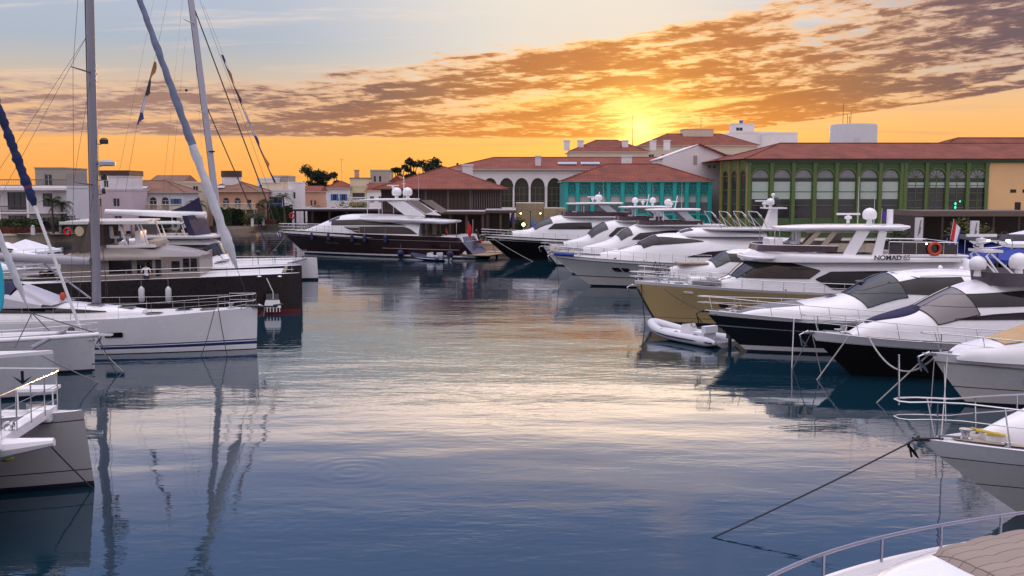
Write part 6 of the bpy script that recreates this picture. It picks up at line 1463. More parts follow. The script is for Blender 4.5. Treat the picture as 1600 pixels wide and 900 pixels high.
# lifelines with stanchions, pulpit
b.rail(.6, .66, inset=.10, n=10, wrap=False, xb=L - 1.6, r=.010, m=steel); mb = MB()
for dz in (.66, .33): mb.tube([(L - 1.7, 1.0, 2.1 + dz), (L - .8, .55, 2.15 + dz), (L - .15, .3, 2.18 + dz), (L - .1, -.3, 2.18 + dz), (L - .8, -.55, 2.15 + dz), (L - 1.7, -1.0, 2.1 + dz)], .018, 6)
for x, y in ((L - 1.7, 1.0), (L - .7, .5), (L - .15, .3)):
    for sd in (1, -1): mb.tube([(x, sd * y, 2.08), (x, sd * y, 2.8)], .018, 6)
mb.build('pulpit', steel, b.e)
mb = MB(); mb.box((L - .3, -.12, 2.14), (L + 1.0, .12, 2.22)); mb.tube([(L + .8, 0, 2.24), (L + 1.3, 0, 2.3)], .05, 6); mb.build('bowsprit', blackp, b.e); b.anchor(.02, .9)
# instruments on the mast's forward side
for zz, w_ in ((10.4, .22), (9.3, .42), (8.6, .16), (7.9, .10)):
    c = p.lerp(t, (zz - 2.35) / 21.65); mb = MB(); mb.box((c.x + .2, -.04, zz - .03), (c.x + .42, .04, zz + .01)); mb.lathe([(w_ * .7, 0), (w_, .05), (w_, .2), (w_ * .5, .3)], (c.x + .42 + w_ * .6, 0, zz), 12); mb.build('radar_reflector' if w_ < .3 else 'radar_dome', blackp if w_ < .4 else gelg, mo)
bL = b
mb = MB(); mb.ball((0, 0, 0), .16, 10); o = mb.build('yellow_bag', orange); o.location = b.world(mx - 1.5, -.5, 2.75); o.scale = (1, .8, 1.4); tag(o, 'small orange bag on the coachroof near the mast of the long sloop', 'bag')
line(b.world(L - 1.9, -1.05, 2.1), b.world(L - 2.2, -2.6, -.1), 'slack dark line from the sloop bow to the water, left strand', .02, .15, roped); line(b.world(L - 1.7, -1.0, 2.15), b.world(L - .9, -2.4, -.1), 'slack dark line from the sloop bow to the water, right strand', .02, .1, roped)

# --- second sloop, blue furled genoa -----------------------------
L, B = 11, 3.6
b = Boat('sailing_boat', 'smaller white sloop with flat foredeck, dark blue furled genoa and bowsprit', 'sailboat', (148, 578), L, B, 0, .05, g_s)
b.hull([(0, 1.25), (L * .5, 1.3), (L, 1.52)], pd=1.9, pw=1.7, kw=.92, bands=[('z', 0, 1), ('z', .05, 2), ('f', .10, 3), ('f', .14, 2), ('f', .86, 1), ('f', .89, 2)], mats=[antif, boot, gel, boot], bul=.03, flare=.9, stemk=1)
l = Loft(b, [(0, 1.2), (L, 1.4)], [(0, 1.75), (5, 1.72), (7.6, 1.5), (8.6, 1.4)], [(0, 1.1), (5, 1.05), (8.6, .4)], n=3, tum=.2); l.body('coachroof', gel); l.side([(1, 1.42), (6, 1.42)], [(1, 1.6), (6, 1.55)])
mx = 5.9; p, t, mo = mast(b, mx, 0, 1.6, 16.5, .2, .10, (.4, .7)); fb = Vector((L - .55, 0, 1.65)); ft = p.lerp(t, .98)
stay(b, [fb, ft], .014, 'forestay'); furled(b, fb.lerp(ft, .39), fb.lerp(ft, .82), .19, .16, [M('sail_dark_blue', (.010, .022, .095), .8, var=.5, scale=2), M('sail_violet', (.16, .05, .12), .8, var=.4)], 8, wob=.35, bands=((.12, .15), (.74, .77)))
mb = MB(); mb.tube([fb, fb.lerp(ft, .395)], .07, 8); mb.build('forestay_foil', wpaint, b.e)
mb = MB(); mb.box((L - 1.2, -.12, 1.56), (L + .8, .12, 1.64)); mb.build('bowsprit', gel, b.e); b.anchor(.06, .7)
b.rail(1, .6, n=6, wrap=True, r=.014, ext=.05); 
mb = MB(); mb.ball((L - .9, -.3, 1.85), .16, 10); mb.build('rope_bag', blackp, b.e); mb = MB(); mb.lathe([(.14, 0), (.14, .22)], (L - .55, 0, 1.6), 12); mb.build('furler_drum', blackp, b.e); bS = b

# --- light grey catamaran and near catamaran ----------------------
def cathull(b, y0, B2, L, sh, mats, bands, name='hull', bul=.03, ylift=0):
    q = Boat.__new__(Boat); q.__dict__.update(b.__dict__); q.B = B2; q.L = L
    q.hull(sh, draft=.5, pd=2.2, pw=2.0, u0=.5, tr=.8, kw=.86, bands=bands, mats=mats, bul=bul, flare=.8, stemk=1)
    for o in [c for c in b.e.children if c.name.split('.')[0] in ('hull', 'deck') and not c.get('_m')]: o.location = (0, y0, 0); o['_m'] = 1
    return q
L = 13.5
b = Boat('catamaran', 'light grey catamaran bow with black anchor emblem and bowsprit, second from the camera', 'catamaran', (91, 620), L, 1.9, 10, -.12, g_s)
zt = 1.85
q = cathull(b, 0, 1.9, L, [(0, 1.5), (L * .5, 1.65), (L, zt)], [antif, boot, gelg if False else M('pale_grey_hull', (.50, .50, .53), .3, coat=.3, var=.05, streak=.15), gel], [('z', 0, 1), ('z', .12, 2), ('f', .92, 3)])
cathull(b, 5.6, 1.9, L, [(0, 1.5), (L * .5, 1.65), (L, zt)], [antif, boot, MATS['pale_grey_hull'], gel], [('z', 0, 1), ('z', .12, 2), ('f', .92, 3)])
bd = MB(); bd.box((0, .6, 1.1), (L * .62, 5.0, 1.6)); bd.build('bridge_deck', gel, b.e); cr = Loft(b, [(0, 1.6), (L, 1.6)], [(.5, 3.0), (6, 3.0), (8.2, 1.8)], [(.5, 2.3), (7, 2.2), (8.2, 1.8)], n=4); o = cr.body('coachroof', gel); o.location = (0, 2.8, 0); [setattr(w_, 'location', (0, 2.8, 0)) for w_ in cr.side([(1, 2.2), (7, 2.2)], [(1, 2.7), (6.4, 2.6)])]
mb = MB(); mb.tube([(L - .9, .3, zt + .05), (L - .9, 5.3, zt + .05)], .09, 10); mb.build('crossbeam', alu, b.e); mb = MB(); mb.tube([(6.5, 2.8, 1.75), (L - .9, 2.8, zt + .1), (L + 1.1, 2.8, zt + .2)], .10, 10); mb.build('bowsprit', gel, b.e)
for yy in (0.4, 2.8, 5.2): stay(b, [(L - 1.5, yy, zt + .08), (L - 1.5, 2.8, zt + 1.15)] if yy != 2.8 else [(L + 1.0, 2.8, zt + .25), (L - 1.5, 2.8, zt + 1.15)], .022, 'bridle')
p, t, mo = mast(b, 7.2, 2.8, 3.0, 19, .2, .14, (.5,)); fb = Vector((L - 1.5, 2.8, zt + .9)); ft = p.lerp(t, .95); stay(b, [fb, ft], .012, 'forestay'); furled(b, fb.lerp(ft, .04), fb.lerp(ft, .9), .13, .08, [whs], 5); 
ax, az_ = b.loc(35, 592, .95); mb = MB()                           # black anchor emblem on the flank
for pts in ([(-.35, .1), (0, -.22), (.35, .1), (.2, .02), (.05, -.08), (.05, .3), (-.05, .3), (-.05, -.08), (-.2, .02)],): mb.prism([(ax + u, -.955, az_ + v) for u, v in pts], (0, .05, 0))
mb.build('anchor_emblem', boot, b.e); cross = b
# near catamaran
L = 14
b = Boat('catamaran', 'nearest catamaran with grey plumb bow, white crossbeam and sloping guard rail', 'catamaran', (148, 760), L, 2.1, 7, -.22, g_s)
zt = 2.12; bn = [('z', 0, 1), ('z', .16, 2), ('f', .165, 3), ('f', .18, 2), ('f', .94, 3)]
sh = [(0, 1.75), (L * .5, 1.95), (L, zt)]; mts = [antif, boot, M('warm_grey_hull', (.36, .345, .35), .35, coat=.3, var=.05, scale=.7, streak=.18), boot]
bn = [('z', 0, 1), ('z', .16, 2), ('f', .165, 3), ('f', .18, 2), ('f', .86, 3), ('f', .875, 2)]
q = cathull(b, 0, 2.1, L, sh, mts, bn); cathull(b, -7.4, 2.1, L, sh, mts, bn)
bd = MB(); bd.box((0, -6.2, 1.2), (L * .55, -.8, 1.8)); bd.build('bridge_deck', gel, b.e)
cr = Loft(b, [(0, 1.8), (L, 1.8)], [(.2, 3.2), (5, 3.2), (7.4, 1.9)], [(.2, 2.6), (6, 2.5), (7.4, 2.0)], n=4); o = cr.body('coachroof', gel); o.location = (0, -3.5, 0)
for w_ in cr.side([(1, 2.3), (6.4, 2.3)], [(1, 2.9), (5.6, 2.8)]): w_.location = (0, -3.5, 0)
# crossbeam: a boxy white spar between the bows with a seat pod on it
xb_ = L - 1.0; mb = MB(); mb.prism([(xb_ - .20, -.2, zt - .12), (xb_ + .20, -.2, zt - .12), (xb_ + .16, -.2, zt + .10), (xb_ - .16, -.2, zt + .10)], (0, -6.6, 0)); mb.box((xb_ - .28, -.45, zt - .2), (xb_ + .28, .15, zt + .13)); cb = mb.build('crossbeam', gel, b.e, smooth=False)
mb = MB(); mb.tube([(L * .5, -3.3, 1.75), (xb_ - .2, -3.3, zt - .22), (xb_ + 1.3, -3.3, zt - .05)], [.30, .30, .10], 10); mb.build('longeron', gel, b.e)
mb = MB(); mb.ball((xb_ + .1, -3.0, zt - .45), .17, 10, sc=(1, 1, .8)); mb.build('mooring_lamp', yellow, b.e); mb = MB(); torus(mb, (xb_, -2.6, zt + .2), .10, .03); torus(mb, (xb_ + .12, -2.6, zt + .2), .10, .03, 0, Vector((0, 1, 0))); mb.build('shackle', steel, b.e)
tr = MB(); tr.add([(L * .55, -6.4, zt - .1), (xb_ - .25, -6.4, zt - .03), (xb_ - .25, -.8, zt - .03), (L * .55, -.8, zt - .1)], [(0, 1, 2, 3)]); tr.build('trampoline', M('net', (.10, .10, .12), .9), b.e)
# guard rail across the front and along the hull
mb = MB(); zr = zt + 1.12; A = Vector((L - .55, -.25, zr)); Bp = Vector((xb_ - .1, -6.6, zr))
mb.tube([Vector((2, .8, zr - .15)), Vector((L - 2.4, .75, zr - .05)), A + Vector((-.1, .5, 0)), A, Bp, Bp + Vector((-.9, -.9, 0))], .020, 8)
for f in (.33, .66): mb.tube([A - Vector((0, 0, 1.1 * f)), Bp - Vector((0, 0, 1.1 * f))], .009, 5)
for k in range(9): c = A.lerp(Bp, k / 8); mb.tube([c, c - Vector((0.02, 0, 1.02))], .019, 6)
for k in range(6): x = lerp(3, L - .9, k / 5); mb.tube([(x, .76, zr - .1), (x, .76, zt - .2)], .018, 6)
mb.build('guard_rail', steel, b.e)
mb = MB(); mb.box((L - 1.75, .05, zt + .52), (L - .75, .65, zt + .60)); mb.tube([(L - 1.7, .1, zt), (L - 1.7, .1, zt + .52)], .02, 6); mb.tube([(L - .8, .1, zt), (L - .8, .1, zt + .52)], .02, 6); mb.build('pulpit_seat', gel, b.e, smooth=False)
mb = MB(); [torus(mb, (L - 1.3, .2, zt + .06 + .05 * k), .20, .022, 0, Vector((1, 0, 0)), Vector((0, 1, 0))) for k in range(3)]; mb.build('rope_coil', rope, b.e)
x_ = L - 5.2; b2h = q; mb = MB(); mb.box((x_ - .3, -.25, 2.05), (x_ + .3, .25, 2.12)); mb.box((x_ - .25, -.2, 2.121), (x_ + .25, .2, 2.13), 1); mb.build('hatch', [alu, glass], b.e, smooth=False)
for x_ in (L - 1.9, L - 4.0): mb = MB(); mb.tube([(x_ - .14, -.75, zt + .05), (x_ + .14, -.75, zt + .05)], .022, 6); mb.box((x_ - .05, -.77, zt - .1), (x_ + .05, -.73, zt + .04)); mb.build('cleat', steel, b.e)
mb = MB(); mb.lathe([(.13, 0), (.14, .06), (.09, .1), (.09, .2), (.12, .24)], (L - 3.0, .1, zt - .02), 14); mb.build('winch', steel, b.e)
bN = b

# --- dark grey catamaran ------------------------------------------
L = 19
b = Boat('catamaran', 'dark graphite catamaran with taupe roof, flybridge and two white fenders', 'catamaran', (470, 487), L, 2.6, 11, .0, g_s)
zt = 2.62; sh = [(0, 2.2), (L * .5, 2.45), (L, zt)]; bn = [('z', 0, 1), ('z', .20, 2)]
mg = [antif, redm, greyh]; q = cathull(b, 0, 2.6, L, sh, mg, bn); cathull(b, 7.2, 2.6, L, sh, mg, bn)
mb = MB(); mb.box((0, 1.0, 1.3), (L * .66, 6.2, 2.42)); mb.build('bridge_deck', greyh, b.e)
mb = MB(); mb.add([(L * .66, 1.2, 2.4), (L - 1.2, 1.2, 2.5), (L - 1.2, 6, 2.5), (L * .66, 6, 2.4)], [(0, 1, 2, 3)]); mb.build('foredeck', nonskid, b.e); mb = MB(); mb.tube([(L - 1.1, .8, 2.5), (L - 1.1, 6.4, 2.5)], .14, 10); mb.build('crossbeam', greyh, b.e)
yb = -.55                                                          # saloon side wall
def X(px, py=420, y=.55): return b.loc(px, py, y)[0]
def Zp(px, py, y=.55): return b.loc(px, py, y)[1]
x0, x1 = X(95), X(312); zr = Zp(200, 402); mb = MB()
# saloon walls as a real box with openings on the near side
ops = [(X(170) - x0, X(206) - x0, Zp(180, 428), Zp(180, 403), False), (X(214) - x0, X(238) - x0, Zp(180, 428), Zp(180, 404), False), (X(243) - x0, X(252) - x0, Zp(250, 432), Zp(250, 404), False), (X(268) - x0, X(281) - x0, Zp(270, 424), Zp(270, 408), False), (X(286) - x0, X(296) - x0, Zp(270, 424), Zp(270, 404), False), (X(298) - x0, X(308) - x0, Zp(270, 424), Zp(270, 404), False)]
wall(mb, (x0, yb), (x1, yb), 2.35, zr, ops, .12); mb.box((x1 - .12, yb + .121, 2.35), (x1, 7.6, zr)); mb.box((x0, yb + 3.0, 2.35), (x1 - .13, yb + 3.1, zr), 1); mb.box((x0, yb + .13, 2.3), (x1 - .13, 7.6, 2.45), 1)
mb.build('saloon_wall', [taupe, dkint], b.e, smooth=False)
for o_ in ops: window(b.e, (x0, yb), (x1, yb), o_, blackp, glass, t=.06, nx=1, ny=1, bars=.03)
rp = b.curve([(92, 407), (110, 396), (150, 387), (200, 383), (260, 388), (300, 395), (322, 402)], -1.5); zb_ = Zp(200, 406)
l = Loft(b, [(0, zb_), (L, zb_)], [(x, max(z, zb_ + .05)) for x, z in [(rp[0][0], zb_ + .1), (rp[0][0] + 1.5, zb_ + .6), (lerp(rp[0][0], rp[-1][0], .45), zb_ + .85), (lerp(rp[0][0], rp[-1][0], .8), zb_ + .55), (rp[-1][0], zb_ + .12)]], [(rp[0][0], 4.2), (lerp(rp[0][0], rp[-1][0], .5), 4.6), (rp[-1][0] - 1.2, 4.0), (rp[-1][0], 2.4)], n=2.6, tum=.0, sweep=1.2)
o = l.body('saloon_roof', taupe); o.location = (0, 3.6, 0)
zf = zb_ + .72; mb = MB(); mb.box((X(160, 380), .6, zf), (X(238, 380), 6.6, zf + .18)); mb.build('flybridge_floor', gel, b.e)
hx0, hx1 = X(96, 345), X(222, 345); hz = b.loc(150, 345, -1)[1]
mb = MB(); mb.box((hx0, .3, hz - .12), (hx1, 6.9, hz)); mb.box((hx0 - .3, .1, hz - .2), (hx1 + .2, .3, hz - .02)); mb.build('flybridge_hardtop', gel2, b.e)
mb = MB(); mb.prism([(X(105, 380), .2, zf - .3), (X(148, 380), .2, zf - .3), (X(150, 360), .2, hz - .2), (X(116, 355), .2, hz - .2)], (0, .15, 0)); mb.build('side_screen', taupef, b.e); mb = MB(); mb.prism([(X(105, 380), 6.8, zf - .3), (X(148, 380), 6.8, zf - .3), (X(150, 360), 6.8, hz - .2), (X(116, 355), 6.8, hz - .2)], (0, .15, 0)); mb.build('side_screen', taupef, b.e)
for px_ in (180, 214): xx = X(px_ , 360); mb = MB(); mb.tube([(xx + .5, .5, zf + .15), (xx, .5, hz - .1)], .05, 6); mb.tube([(xx + .5, 6.7, zf + .15), (xx, 6.7, hz - .1)], .05, 6); mb.build('support_post', gel, b.e)
for k, (px_, yy) in enumerate(((170, 1.6), (188, 1.6), (196, 3.4), (176, 4.6))): helm_seat(b, X(px_, 370), yy, zf + .18, whitef, 1.1)
cushion(b, 'console', X(203, 370), X(212, 370), 1.2, 3.6, zf + .18, .9, gel); cushion(b, 'sunpad', X(222, 380), X(240, 380), 1.0, 5.6, zf + .1, .32, beigef, 2)
# taupe sail cover rising to the mast
mz0 = b.loc(150, 400, -1)[1]; mb = MB(); mb.prism([(X(122, 405), -.25, zf - .35), (X(152, 405), -.25, zf - .35), (X(153, 330), -.1, Zp(150, 318)), (X(148, 330), -.1, Zp(150, 318)), (X(136, 350), -.2, Zp(136, 352))], (0, .35, 0)); mb.build('sail_bag', taupef, b.e)
mb = MB(); mb.lathe([(.32, 0), (.32, .03)], (0, 0, 0), 24); o = mb.build('round_badge', M('badge_cream', (.62, .50, .30), .5), b.e); o.rotation_euler = (pi / 2, 0, 0); o.location = (X(120, 363), .17, Zp(120, 362)); o.scale = (.85, 1, .5); 
for yy in (-1.1,):
    mb = MB(); zz = [sinterp(sh, x) for x in (2, 6, 10, 14, 18.6)]
    for dz in (.62, .32): mb.tube([(x, yy, z + dz) for x, z in zip((2, 6, 10, 14, 18.6), zz)], .014, 5)
    for k in range(9): x = lerp(2, 18.5, k / 8); mb.tube([(x, yy, sinterp(sh, x) - .02), (x, yy, sinterp(sh, x) + .63)], .016, 5)
    mb.build('guard_rail', steel, b.e)
for px_ in (405, 437): x, z = b.loc(px_ , 432, 1.3); mb = MB(); mb.lathe([(.14, -.06), (.16, 0), (.10, .05)], (x, -1.28, z), 12); o = mb.build('fairlead', steel, b.e)
# swim ladder plate with anchor on the bow
x, z = b.loc(427, 470, 1.2); mb = MB(); mb.box((x - .45, -1.14, z - .45), (x + .35, -1.08, z + .45)); mb.build('bow_plate', M('plate_dark', (.10, .11, .11), .5), b.e)
mb = MB(); mb.prism([(x - .5, -1.22, z + .05), (x + .4, -1.22, z + .05), (x + .5, -1.30, z - .45), (x - .6, -1.30, z - .45)], (0, .07, 0)); mb.tube([(x, -1.25, z + .1), (x, -1.3, z + .6), (x - .4, -1.2, z + 1.5)], .03, 6)
for k in range(5): mb.tube([(x - .4 + k * .2, -1.3, z - .45), (x - .4 + k * .2, -1.32, z - .72)], .035, 5)
mb.build('stern_anchor', gel, b.e); bG2 = b
for px_, lb in ((221, 'white cylinder fender hung left on the graphite catamaran hull'), (263, 'white cylinder fender hung right on the graphite catamaran hull')):
    x, z = b.loc(px_, 461, 1.55); fender(b.world(x, -1.50, z), lb, fenw, .19, 1.0, 'white fenders', 1.4)

# --- white catamaran behind ----------------------------------------
L = 17
b = Boat('catamaran', 'white catamaran behind the graphite one, with tall raked mast and navy boom cover', 'catamaran', (470, 450), L, 2.2, 0, -.1, g_s)
zt = 2.05; sh = [(0, 1.7), (L * .5, 1.85), (L, zt)]; mg = [antif, boot, gel]; cathull(b, 0, 2.2, L, sh, mg, bn); cathull(b, 7.6, 2.2, L, sh, mg, bn)
mb = MB(); mb.box((0, .8, 1.1), (L * .62, 6.8, 1.9)); mb.build('bridge_deck', gel, b.e); mb = MB(); mb.tube([(L - 1.0, .5, 2.0), (L - 1.0, 7.2, 2.0)], .12, 10); mb.build('crossbeam', alu, b.e)
mb = MB(); mb.add([(L * .62, 1, 1.86), (L - 1.1, 1, 1.95), (L - 1.1, 6.6, 1.95), (L * .62, 6.6, 1.86)], [(0, 1, 2, 3)]); mb.build('trampoline', nonskid, b.e)
hp = [(X_ := b.loc(200, 400, -3)[0], 4.0), (b.loc(300, 380, -3)[0], 4.15), (b.loc(335, 380, -3)[0], 3.7), (b.loc(352, 385, -3)[0], 2.2)]
l = Loft(b, [(0, 1.85), (L, 1.85)], hp, [(hp[0][0], 3.4), (hp[2][0], 3.3), (hp[3][0], 2.5)], n=4, sweep=1.0); o = l.body('coachroof', gel); o.location = (0, 3.8, 0)
for w_ in l.side([(hp[0][0] + 1, 2.7), (hp[3][0] - .6, 2.7)], [(hp[0][0] + 1, 3.6), (hp[2][0] + .2, 3.5), (hp[3][0] - .6, 2.8)]): w_.location = (0, 3.8, 0)
for w_ in l.front(hp[2][0] + .15, hp[3][0] - .25, .9, 3, m=glass): w_.location = (0, 3.8, 0)
slab_ = slab(b, 'flybridge_deck', b.loc(230, 380, -3)[0], b.loc(344, 380, -3)[0], 3.2, 4.32, .25, gel); slab_.location = (0, 3.8, 0)
zt2 = b.loc(250, 347, -3)[1]; mb = MB(); mb.box((b.loc(222, 347, -3)[0], 1.3, zt2 - .12), (b.loc(296, 347, -3)[0], 6.2, zt2)); mb.build('flybridge_hardtop', gel, b.e)
mb = MB(); mb.box((b.loc(222, 347, -3)[0], 1.3, 4.4), (b.loc(256, 347, -3)[0], 1.38, zt2 - .13)); mb.build('side_screen', M('screen_grey', (.07, .06, .06), .5), b.e)
for px_ in (262, 293): xx = b.loc(px_, 360, -3)[0]; [post(b, (xx + .3, yy, 4.3), (xx, yy, zt2 - .1), .05, m=gel) for yy in (1.5, 6.0)]
xx = b.loc(300, 360, -3)[0]; mb = MB(); mb.prism([(xx + .2, 1.4, 4.35), (xx + .8, 1.4, 4.35), (xx + .1, 1.4, 6.0), (xx - .3, 1.4, 6.0)], (0, 4.6, 0)); mb.build('folded_cover', purplef, b.e)
helm_seat(b, b.loc(278, 370, -3)[0], 2.6, 4.35); helm_seat(b, b.loc(285, 370, -3)[0], 3.6, 4.35, M('brown_seat', (.12, .07, .06), .7))
mx, mz = b.loc(345, 378, -3.8); p0_ = Vector((mx, 3.8, 4.2)); Y0 = b.world(0, 3.8, 0).y; tp = D(299, 0, Y0); tl = b.inv @ tp; dz = (tl.z - 4.2); k_ = 1.25
p, t, mo = mast(b, mx, 3.8, 4.2, 4.2 + dz * k_, (mx - tl.x) * k_, .20, (.42, .72), w_=1.7, m=M('mast_white', (.44, .43, .50), .4, var=.05))
bo = [b.loc(322, 336, -3.8), b.loc(165, 331, -3.8)]; mb = MB(); mb.tube([(bo[0][0], 3.8, bo[0][1]), (bo[1][0], 3.8, bo[1][1])], [.30, .24], 12); mb.build('boom', gel, b.e)
mb = MB(); q0 = [b.loc(x, y, -3.8) for x, y in ((268, 329), (290, 321), (311, 308), (317, 330))]; mb.prism([(x, 3.7, z) for x, z in q0], (0, .2, 0)); mb.build('boom_cover', purplef, b.e)
mb = MB(); mb.tube([(b.loc(318, 375, -3.8)[0], 3.8, 4.4), (b.loc(290, 340, -3.8)[0], 3.8, bo[0][1] - .2)], .05, 6); mb.build('vang', wpaint, b.e)
xf = L - 1.0; F0 = Vector((xf, 3.8, 2.2)); blk = M('stay_black', (.02, .02, .025), .6)
def up(px, py): return b.inv @ D(px, py, Y0)
stay(b, [up(442, 382), up(306, 20), up(306, 20) + (up(306, 20) - up(442, 382)) * .1], .055, 'furled_stay', blk); stay(b, [up(455, 392), up(312, 0)], .014, 'forestay'); stay(b, [up(420, 390), up(322, 165)], .05, 'staysail', blk)
for x_, y_ in ((275, 0), (262, 240),): pass
for a, c_ in (((250, 345), (285, 0)), ((330, 330), (318, 150)), ((262, 340), (290, 60)), ((180, 300), (240, 0)), ((320, 300), (301, 30))): stay(b, [up(*a), up(*c_)], .010)
mb = MB(); c = up(291, 141); mb.ball(c, .13, 10); mb.tube([c + Vector((-.6, 0, .05)), c, c + Vector((.6, 0, -.02))], .012, 5); mb.build('wind_ball', blackp, b.e)
c = up(331, 237); mb = MB(); mb.lathe([(.1, -.08), (.3, 0), (.3, .05), (.05, .1)], c, 12); mb.tube([c, c + Vector((-.5, 0, -.1))], .02, 5); mb.build('radar_dome', blackp, mo)
for k, (px_, yy) in enumerate(((404, -.2), (424, 1.2))): x_ = b.loc(px_, 395, 0)[0]; mb = MB(); mb.ball((x_, yy, 2.95 - .0), .24, 12); mb.tube([(x_, yy, 2.0), (x_, yy, 2.8)], .03, 5); mb.build('deck_light', blackp, b.e)
mb = MB()
for dz in (.35, .68): mb.tube([(x, -.9, 1.95 + dz + .005 * x) for x in (5, 9, 13, 16.8)], .014, 5)
for k in range(8): x = lerp(5, 16.7, k / 7); mb.tube([(x, -.9, 1.85), (x, -.9, 2.7)], .016, 5)
for yy in (3.0, 4.6): mb.tube([(16.0, yy, 2.0), (16.2, yy, 2.9), (16.6, yy + .4, 2.9), (16.6, yy + .4, 2.0)], .02, 5)
mb.build('guard_rail', steel, b.e); bW = b
# pennants strung on the stays
pen = [M('pennant_dark', (.05, .04, .06), .8), M('pennant_white', (.55, .52, .60), .8), M('pennant_navy', (.06, .07, .22), .8), M('pennant_orange', (.40, .16, .05), .8)]
def pennants(P0, P1, n, w_, label, seed, Y=None):
    rnd = random.Random(seed); a, c = D(*P0, Y), D(*P1, Y); mb = MB(); mb.tube([a, c], .012, 5)
    d = (c - a) / n; side = Vector((.42, -.2, -.9)).normalized()
    rows = []
    for i in range(n * 3 + 1):
        f = i / (n * 3); o = a.lerp(c, f); ww_ = w_ * (.35 + .65 * abs(sin(f * 9 + seed))) * (0.6 + .4 * rnd.random()); rows.append([o, o + Vector((ww_ * .6, .06 * sin(i), -.15 * ww_)), o + Vector((ww_ * (.9 + .2 * sin(i * 2)), -.1 * cos(i * 1.7), -.6 * ww_))])
    mb.grid(rows, mi=lambda i, j: 1 + (i // 4 + seed) % 4); o = mb.build('pennant_string', [rigm] + pen, ang=80); tag(o, label, 'bunting', 'strings of pennants'); return o
pennants((345, 85), (385, 185), 5, .35, 'twisted dark and white pennants high on the stay right of the raked mast', 2, 86); pennants((385, 185), (428, 285), 5, .38, 'lower pennants on the stay that drops towards the black yacht', 5, 84)
stay(b, [up(430, 290), up(318, 8)], .010)
pennants((241, 96), (214, 195), 5, .40, 'limp dark and violet pennant hanging in mid air between the masts', 7, 80); mb = MB(); mb.tube([D(214, 195, 80), D(196, 300, 80)], .012, 5); mb.tube([D(241, 96, 80), D(262, 0, 80)], .012, 5); tag(mb.build('flag_halyard', rigm), 'thin halyard holding the limp violet pennant', 'rope')

# ================================================================ brown yacht across the end of the basin
L, B = 26.5, 6.4
b = Boat('motor_yacht', 'big dark brown hulled yacht lying broadside, white upper works and two white domes', 'yacht', (477, 396), L, B, 160, 3.6)
zt = b.loc(433, 358, 0)[1]
sh = [(0, zt * .82), (L * .3, zt * .87), (L * .62, zt * .93), (L * .85, zt * .98), (L, zt)]
b.hull(sh, pd=2.8, pw=1.6, tr=.88, bands=[('z', 0, 1), ('z', .16, 2), ('z', .34, 3), ('f', .74, 4), ('f', .765, 3)], mats=[antif, boot, gel, brown, M('silver_line', (.40, .33, .32), .3, metal=.5)], bul=.45, transom=2.2)
b.portholes([.74, .70, .57], .48, .95, .10, m=M('slot_glass', (.10, .06, .05), .2)); yn = 2.75
mb = MB(); mb.tube([Vector(b.P(u_ / 20, 'f', .30, 1)) + Vector((0, .03, 0)) for u_ in range(1, 10)], .06, 4); mb.build('hull_moulding', M('moulding', (.22, .16, .15), .4), b.e)
z0 = [(x, sinterp(sh, x) - .45) for x in (0, L * .3, L * .6, L)]
hp = b.curve([(480, 358), (497, 352), (519, 343), (535, 337), (552, 334.5), (600, 334), (650, 338), (668, 345)], 0)
l = Loft(b, z0, hp, [(hp[0][0], 2.75), (hp[0][0] + 6, 2.8), (hp[-1][0] - 5, 2.3), (hp[-1][0] - 1.5, 1.4), (hp[-1][0], .5)], n=3.4, tum=.10, sweep=1.5, nx=40); l.body('deckhouse', gel)
l.side(b.curve([(519, 352.3), (560, 352), (632, 352.4)], yn), b.curve([(519, 345), (560, 343.5), (590, 345.5), (632, 352)], yn), m=glassb)
l.side(b.curve([(538, 355), (558, 364), (600, 365), (651, 366)], yn), b.curve([(538, 354.4), (600, 354), (630, 354.5), (640, 358), (651, 365.6)], yn), m=glassb)
l.front(b.loc(536, 337, 0)[0], b.loc(520, 342, 0)[0], .8, 3)
# overhanging upper deck
ua = b.loc(713, 345, 0)[0]; uf = b.loc(560, 338, 0)[0]; zu = b.loc(690, 346, 2.8)[1]
slab(b, 'upper_deck', ua, uf, 2.95, zu + .22, .42, gel, p=2.6, camber=.12, aftdrop=.25); coaming(b, 'flybridge_coaming', ua + 5, uf - .4, 2.5, zu + .1, zu + .60, gel, p=2.6, t=.1)
hx0, hx1 = sorted((b.loc(649, 312, 0)[0], b.loc(564, 313, 0)[0])); hz = b.loc(600, 311, 0)[1]; slab(b, 'hardtop', hx0, hx1, 2.3, hz, .25, gel, camber=.1, drop=.2, p=2.6)
def Q(*p): return [b.loc(x, y, 2.4) for x, y in p]
plate(b, Q((603, 315), (628, 314), (664, 338), (632, 336)), .2, gel, 'arch', (2.4, 2.1)); plate(b, Q((634, 313), (650, 313), (676, 331), (664, 334)), .1, M('tan_glass', (.25, .20, .17), .2), 'aft_screen', (2.3, 2.1))
for px_ in (574, 592): xx = b.loc(px_, 325, 2.0)[0]; [post(b, (xx, sd * 2.0, zu + .8), (xx, sd * 2.0, hz - .15), .05, m=gel) for sd in (1, -1)]
xx = b.loc(630, 305, 0)[0]; dome(b, xx + .65, .5, hz + .85, .62, ped=.3); dome(b, xx - .75, .3, hz + .85, .62, ped=.3)
mb = MB(); mb.tube([(xx - .1, 0, hz), (xx - .1, 0, hz + 2.6)], [.10, .04], 6); mb.tube([(xx - .1, -.6, hz + 1.9), (xx - .1, .6, hz + 1.9)], .03, 5); mb.build('light_mast', gel, b.e); radar_bar(b, xx + 1.4, 0, hz + 1.5, 1.6); whip(b, xx - 2.5, .8, hz, 3.8)
